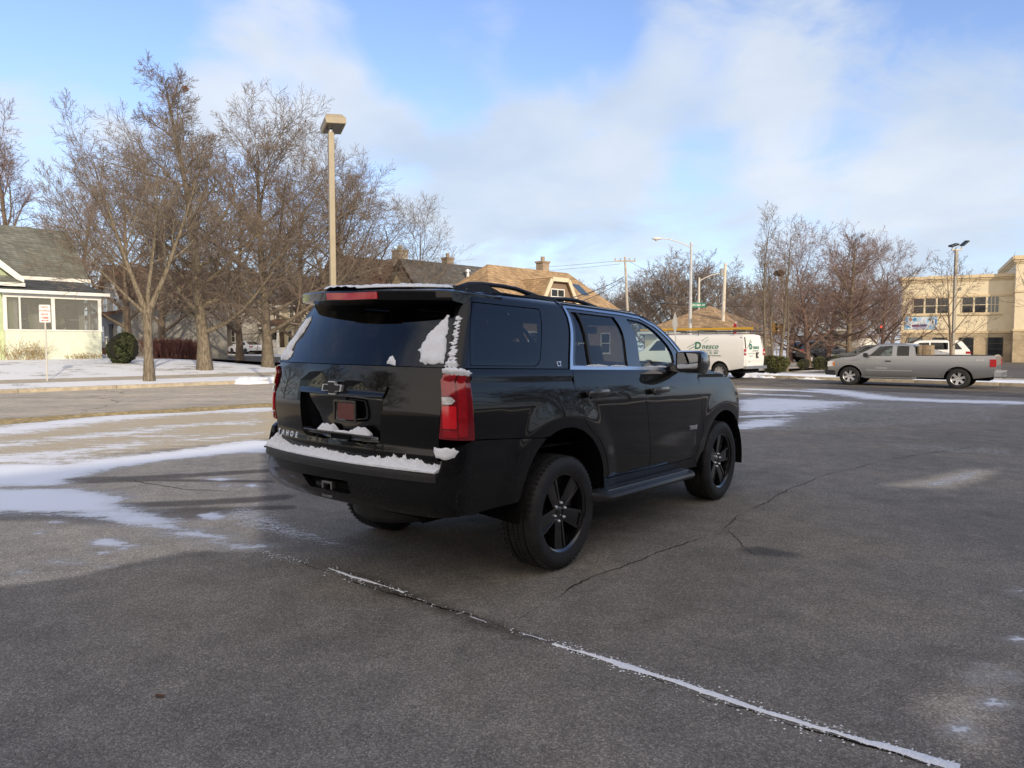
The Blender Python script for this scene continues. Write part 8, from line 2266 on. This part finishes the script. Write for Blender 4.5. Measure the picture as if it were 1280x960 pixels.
# lettering
M_GRN = simple('letter_green', (.012, .16, .095), rough=.5); M_GRN2 = simple('letter_grey_green', (.16, .26, .22), rough=.5)
def van_side(body, x, z, size, mat, bold, shear=0.0, spacing=1.0): text = text_mesh('lettering', body, size, mat, vn, frame_matrix((x, float(Wv(np.array(z))) + .014, z), (-1, 0, 0), (0, (float(Wv(np.array(z + .05))) - float(Wv(np.array(z - .05)))) / .1, 1)), extrude=.002, bold=bold, shear=shear, spacing=spacing)
van_side('D', 1.14, 1.56, .46, M_GRN, .016); van_side('nesco', .50, 1.53, .33, M_GRN, .006, .2, 1.12)
van_side('ELECTRIC, INC.', .50, 1.33, .125, M_GRN2, .0, 0, 1.2); van_side('414 - 321 - 0760', .42, 1.22, .10, M_GRN, .001); van_side('Electrical Contractors', .36, 1.11, .10, M_GRN2, .001)
def van_line(x0, z0, x1, z1, w):
    m = MB(); d = Vector((x1 - x0, z1 - z0)).normalized(); n_ = Vector((-d.y, d.x)) * w
    P = [(x0 - n_.x, z0 - n_.y), (x1 - n_.x, z1 - n_.y), (x1 + n_.x, z1 + n_.y), (x0 + n_.x, z0 + n_.y)]
    y = float(Wv(np.array((z0 + z1) / 2))); m.add([(x, float(Wv(np.array(z))) + .013, z) for x, z in P] + [(x, float(Wv(np.array(z))) + .003, z) for x, z in P], [(0, 1, 2, 3), (7, 6, 5, 4), (0, 4, 5, 1), (1, 5, 6, 2), (2, 6, 7, 3), (3, 7, 4, 0)]); m.build('logo_line', M_GRN2, vn)
van_line(1.72, 1.47, 1.30, 1.68, .014); van_line(1.60, 1.39, 1.32, 1.53, .018); van_line(.98, 1.80, .66, 1.98, .012); van_line(.80, 1.72, .62, 1.86, .010)
def van_rear(body, y, z, size, mat, bold, shear=0.0): text_mesh('lettering', body, size, mat, vn, frame_matrix((rx(z) - .036, y, z), (0, -1, 0), ((rx(z + .05) - rx(z - .05)) / .1, 0, 1)), extrude=.002, bold=bold, shear=shear)
van_rear('D', .34, 1.52, .36, M_GRN, .014); van_rear('nesco', -.17, 1.50, .25, M_GRN, .005, .2); van_rear('ELECTRIC, INC.', -.12, 1.33, .09, M_GRN2, 0); van_rear('414 - 321 - 0760', .34, 1.21, .09, M_GRN2, 0); van_rear('Contractors', .34, 1.10, .08, M_GRN2, 0)
m = MB(); m.add([(rx(1.6) - .036, y, z) for y, z in ((.66, 1.46), (.50, 1.62), (.48, 1.60), (.64, 1.44))], [(0, 1, 2, 3)]); m.add([(rx(1.75) - .037, y, z) for y, z in ((.42, 1.68), (.30, 1.86), (.20, 1.70), (.24, 1.69), (.30, 1.80), (.38, 1.67))], [(0, 1, 4, 5), (1, 2, 3, 4)]); m.build('logo_line', M_GRN2, vn)
text_mesh('badge', '2500', .09, simple('badge_grey', (.5, .5, .5), rough=.4), vn, frame_matrix((rx(.83) - .034, .50, .83), (0, -1, 0), (0, 0, 1)), extrude=.002)
# ladder rack
m = MB()
for x in (-.6, 1.2, 2.9):
    m.tube([(x, -.86, 2.06), (x, -.84, 2.30), (x, .84, 2.30), (x, .86, 2.06)], .022, 6)
for s in (-.84, .84): m.tube([(-1.2, s, 2.24), (3.2, s, 2.24)], .025, 6)
m.build('roof_rack', simple('rack_dark', (.10, .10, .10), rough=.5, metal=.5), vn)
def ladder(loc, rz, L, w, label, mat, name='ladder'):
    t = empty(name, loc, rz, label, 'ladder')
    for s in (-1, 1):
        m = MB(); m.box(0, L, s * w / 2 - .02, s * w / 2 + .02, -.045, .045); m.build('rail', mat, t, bevel=.006)
    m = MB(); n = int(L / .305)
    for k in range(n): m.tube([(.15 + k * .305, -w / 2, 0), (.15 + k * .305, w / 2, 0)], .016, 6)
    m.build('rung', M_ALLOY, t)
    for s in (-1, 1):
        m = MB(); m.box(-.03, .10, s * w / 2 - .03, s * w / 2 + .03, -.06, .05); m.build('foot', M_STEEL, t)
    return t
M_FIB = simple('fibreglass_yellow', (.62, .36, .035), rough=.5)
vm = Matrix.Translation(vn.location) @ Matrix.Rotation(radians(135), 4, 'Z')
ladder(tuple(vm @ Vector((-1.65, .50, 2.37))), radians(135), 6.3, .44, 'long yellow fibreglass ladder lying on the white van roof rack, on the near side', M_FIB)
ladder(tuple(vm @ Vector((-1.30, -.30, 2.37))), radians(135), 5.4, .40, 'shorter yellow ladder lying on the far side of the white van roof rack', M_FIB)

# --- parked cars
def parked(name, loc, rz, label, kind, col, cat='car', metal=0.0):
    t = empty(name, loc, rz, label, cat); mt = paint(name + '_paint', col, metal, .3, .15)
    if kind == 'sedan':
        Wc = pchip([.2, .5, .8, .95, 1.35, 1.45], [.84, .90, .91, .88, .68, .60])
        top = [(-.98, .42), (-1.03, .70), (-.98, .95), (-.85, 1.03), (-.55, 1.06), (.30, 1.40), (.75, 1.45), (1.45, 1.44), (1.75, 1.38), (2.62, .99), (3.3, .88), (3.62, .72), (3.68, .50), (3.55, .30)]
        gl = {4, 8}; ar = [(0, .33, .38), (2.82, .33, .38)]; wn = [[(.02, 1.02), (1.02, 1.0), (1.02, 1.36), (.45, 1.35)], [(1.08, 1.0), (2.15, .99), (1.62, 1.34), (1.08, 1.36)]]; R = .33; zb = .27; fx, wb = 3.60, 2.82; lz = .80
    elif kind == 'suv':
        Wc = pchip([.2, .6, 1.0, 1.1, 1.6, 1.75], [.88, .95, .96, .93, .76, .66])
        top = [(-1.0, .48), (-1.05, .85), (-1.0, 1.15), (-.62, 1.66), (-.4, 1.73), (.8, 1.76), (1.6, 1.73), (1.85, 1.66), (2.62, 1.14), (3.4, 1.03), (3.72, .85), (3.78, .55), (3.6, .34)]
        gl = {2, 7}; ar = [(0, .36, .43), (2.85, .36, .43)]; wn = [[(-.62, 1.20), (.05, 1.18), (.05, 1.60), (-.34, 1.58)], [(.12, 1.18), (1.05, 1.17), (1.05, 1.62), (.12, 1.61)], [(1.12, 1.17), (2.2, 1.15), (1.65, 1.60), (1.12, 1.62)]]; R = .36; zb = .33; fx, wb = 3.70, 2.85; lz = .95
    else:
        Wc = pchip([.3, .6, .9, 1.15, 1.35, 1.75, 1.9], [.90, .965, .985, .98, .955, .80, .72])
        top = [(-1.10, .52), (-1.12, .95), (-1.10, 1.36), (-1.06, 1.38), (.60, 1.36), (.66, 1.38), (.74, 1.76), (.9, 1.87), (2.2, 1.88), (2.42, 1.82), (3.1, 1.33), (4.1, 1.22), (4.35, 1.12), (4.42, .62), (4.2, .42)]
        gl = {9}; ar = [(0, .42, .50), (3.6, .42, .50)]; wn = [[(.86, 1.38), (1.62, 1.38), (1.62, 1.78), (.98, 1.78)], [(1.68, 1.38), (2.75, 1.36), (2.35, 1.74), (1.68, 1.78)]]; R = .42; zb = .42; fx, wb = 4.30, 3.6; lz = 1.1
    f = car_body(t, top, gl, {3, 4} if kind == 'pickup' else set(), zb, ar, Wc, wn, mt, M_TINT, step=.2)
    m = MB(); m.box(top[0][0] + .15, fx - .2, -.66, .66, zb - .06, zb + .3); m.box(.1 if kind != 'pickup' else .7, 2.3, -.6, .6, zb + .3, zb + .72); m.build('underbody', M_UNDER, t)
    for x in (0, wb):
        for s in (-1, 1): road_wheel(t, x, s * (float(Wc(np.array(.6))) - .12), R, .22, M_ALLOY if kind != 'sedan' else simple('dark_alloy', (.04, .04, .04), rough=.4), 5)
    for s in (-1, 1):
        w_ = float(Wc(np.array(lz))); m = MB(); m.box(top[1][0] - .012, top[1][0] + .26, s * (w_ - .34), s * (w_ + .012), lz - .02, lz + .13); m.build('tail_lamp', M_LAMPR, t, bevel=.03)
        m = MB(); m.box(fx - .30, fx + .03, s * (w_ - .36), s * (w_ - .03), lz - .12, lz + .02); m.build('headlamp', M_LAMPW, t, bevel=.03)
        mx_ = {'sedan': 2.2, 'suv': 2.25, 'pickup': 2.75}[kind]; mz = {'sedan': 1.0, 'suv': 1.2, 'pickup': 1.4}[kind]; m = MB(); m.box(mx_, mx_ + .12, s * (w_ - .03), s * (w_ + .16), mz, mz + .13); m.build('wing_mirror', mt, t, bevel=.03)
    m = MB(); m.box(top[1][0] - .02, top[1][0] - .004, -.26, .26, lz - .12, lz + .0); m.build('licence_plate', simple('plate_white', (.6, .6, .58), rough=.4), t)
    if kind == 'pickup':
        m = MB(); m.box(-1.0, .62, -.8, .8, .75, .80); m.build('cargo_bed', simple('bed_liner', (.03, .03, .03), rough=.8), t)
        m = MB(); m.add([(.64, y, z) for y, z in ((-.93, .7), (.93, .7), (.93, 1.36), (-.93, 1.36))], [(0, 1, 2, 3)]); m.add([(.66, y, z) for y, z in ((-.90, 1.36), (.90, 1.36), (.78, 1.80), (-.78, 1.80))], [(0, 1, 2, 3)]); m.build('cab_back', simple('cab_back_dark', (.03, .03, .032), rough=.3), t)
    return t
Y = 80; x = ux(316, Y); parked('white_sedan', (x, Y, hgt(x, Y) + .02), radians(142), 'white sedan with dark wheels on the side street between the two broad bare trees', 'sedan', (.80, .80, .80))
Y = 44; x = ux(1186, Y); parked('white_suv', (x, Y, .13), radians(152), 'white SUV parked behind the grey pickup bed, under the banner', 'suv', (.80, .80, .79), 'SUV')
Y = 40.5; x = ux(1163, Y); parked('silver_sedan', (x, Y, .13), radians(150), 'silver sedan whose roof shows between the pickup cab and the white SUV', 'sedan', (.42, .43, .45), metal=.6)
Y = 60; x = ux(1094, Y); parked('white_pickup', (x, Y, .13), radians(168), 'white crew-cab pickup far behind the dense pyramid tree', 'pickup', (.80, .80, .79), 'pickup truck')
Y = 58; x = ux(1006, Y); parked('dark_blue_suv', (x, Y, .13), radians(12), 'dark blue car parked behind the clipped shrubs, beside the dense pyramid tree', 'suv', (.012, .018, .035), metal=.3)
Y = 45; x = ux(1117, Y); parked('grey_sedan', (x, Y, .13), radians(158), 'dark grey sedan just over the hood of the grey pickup', 'sedan', (.06, .065, .07), metal=.4)
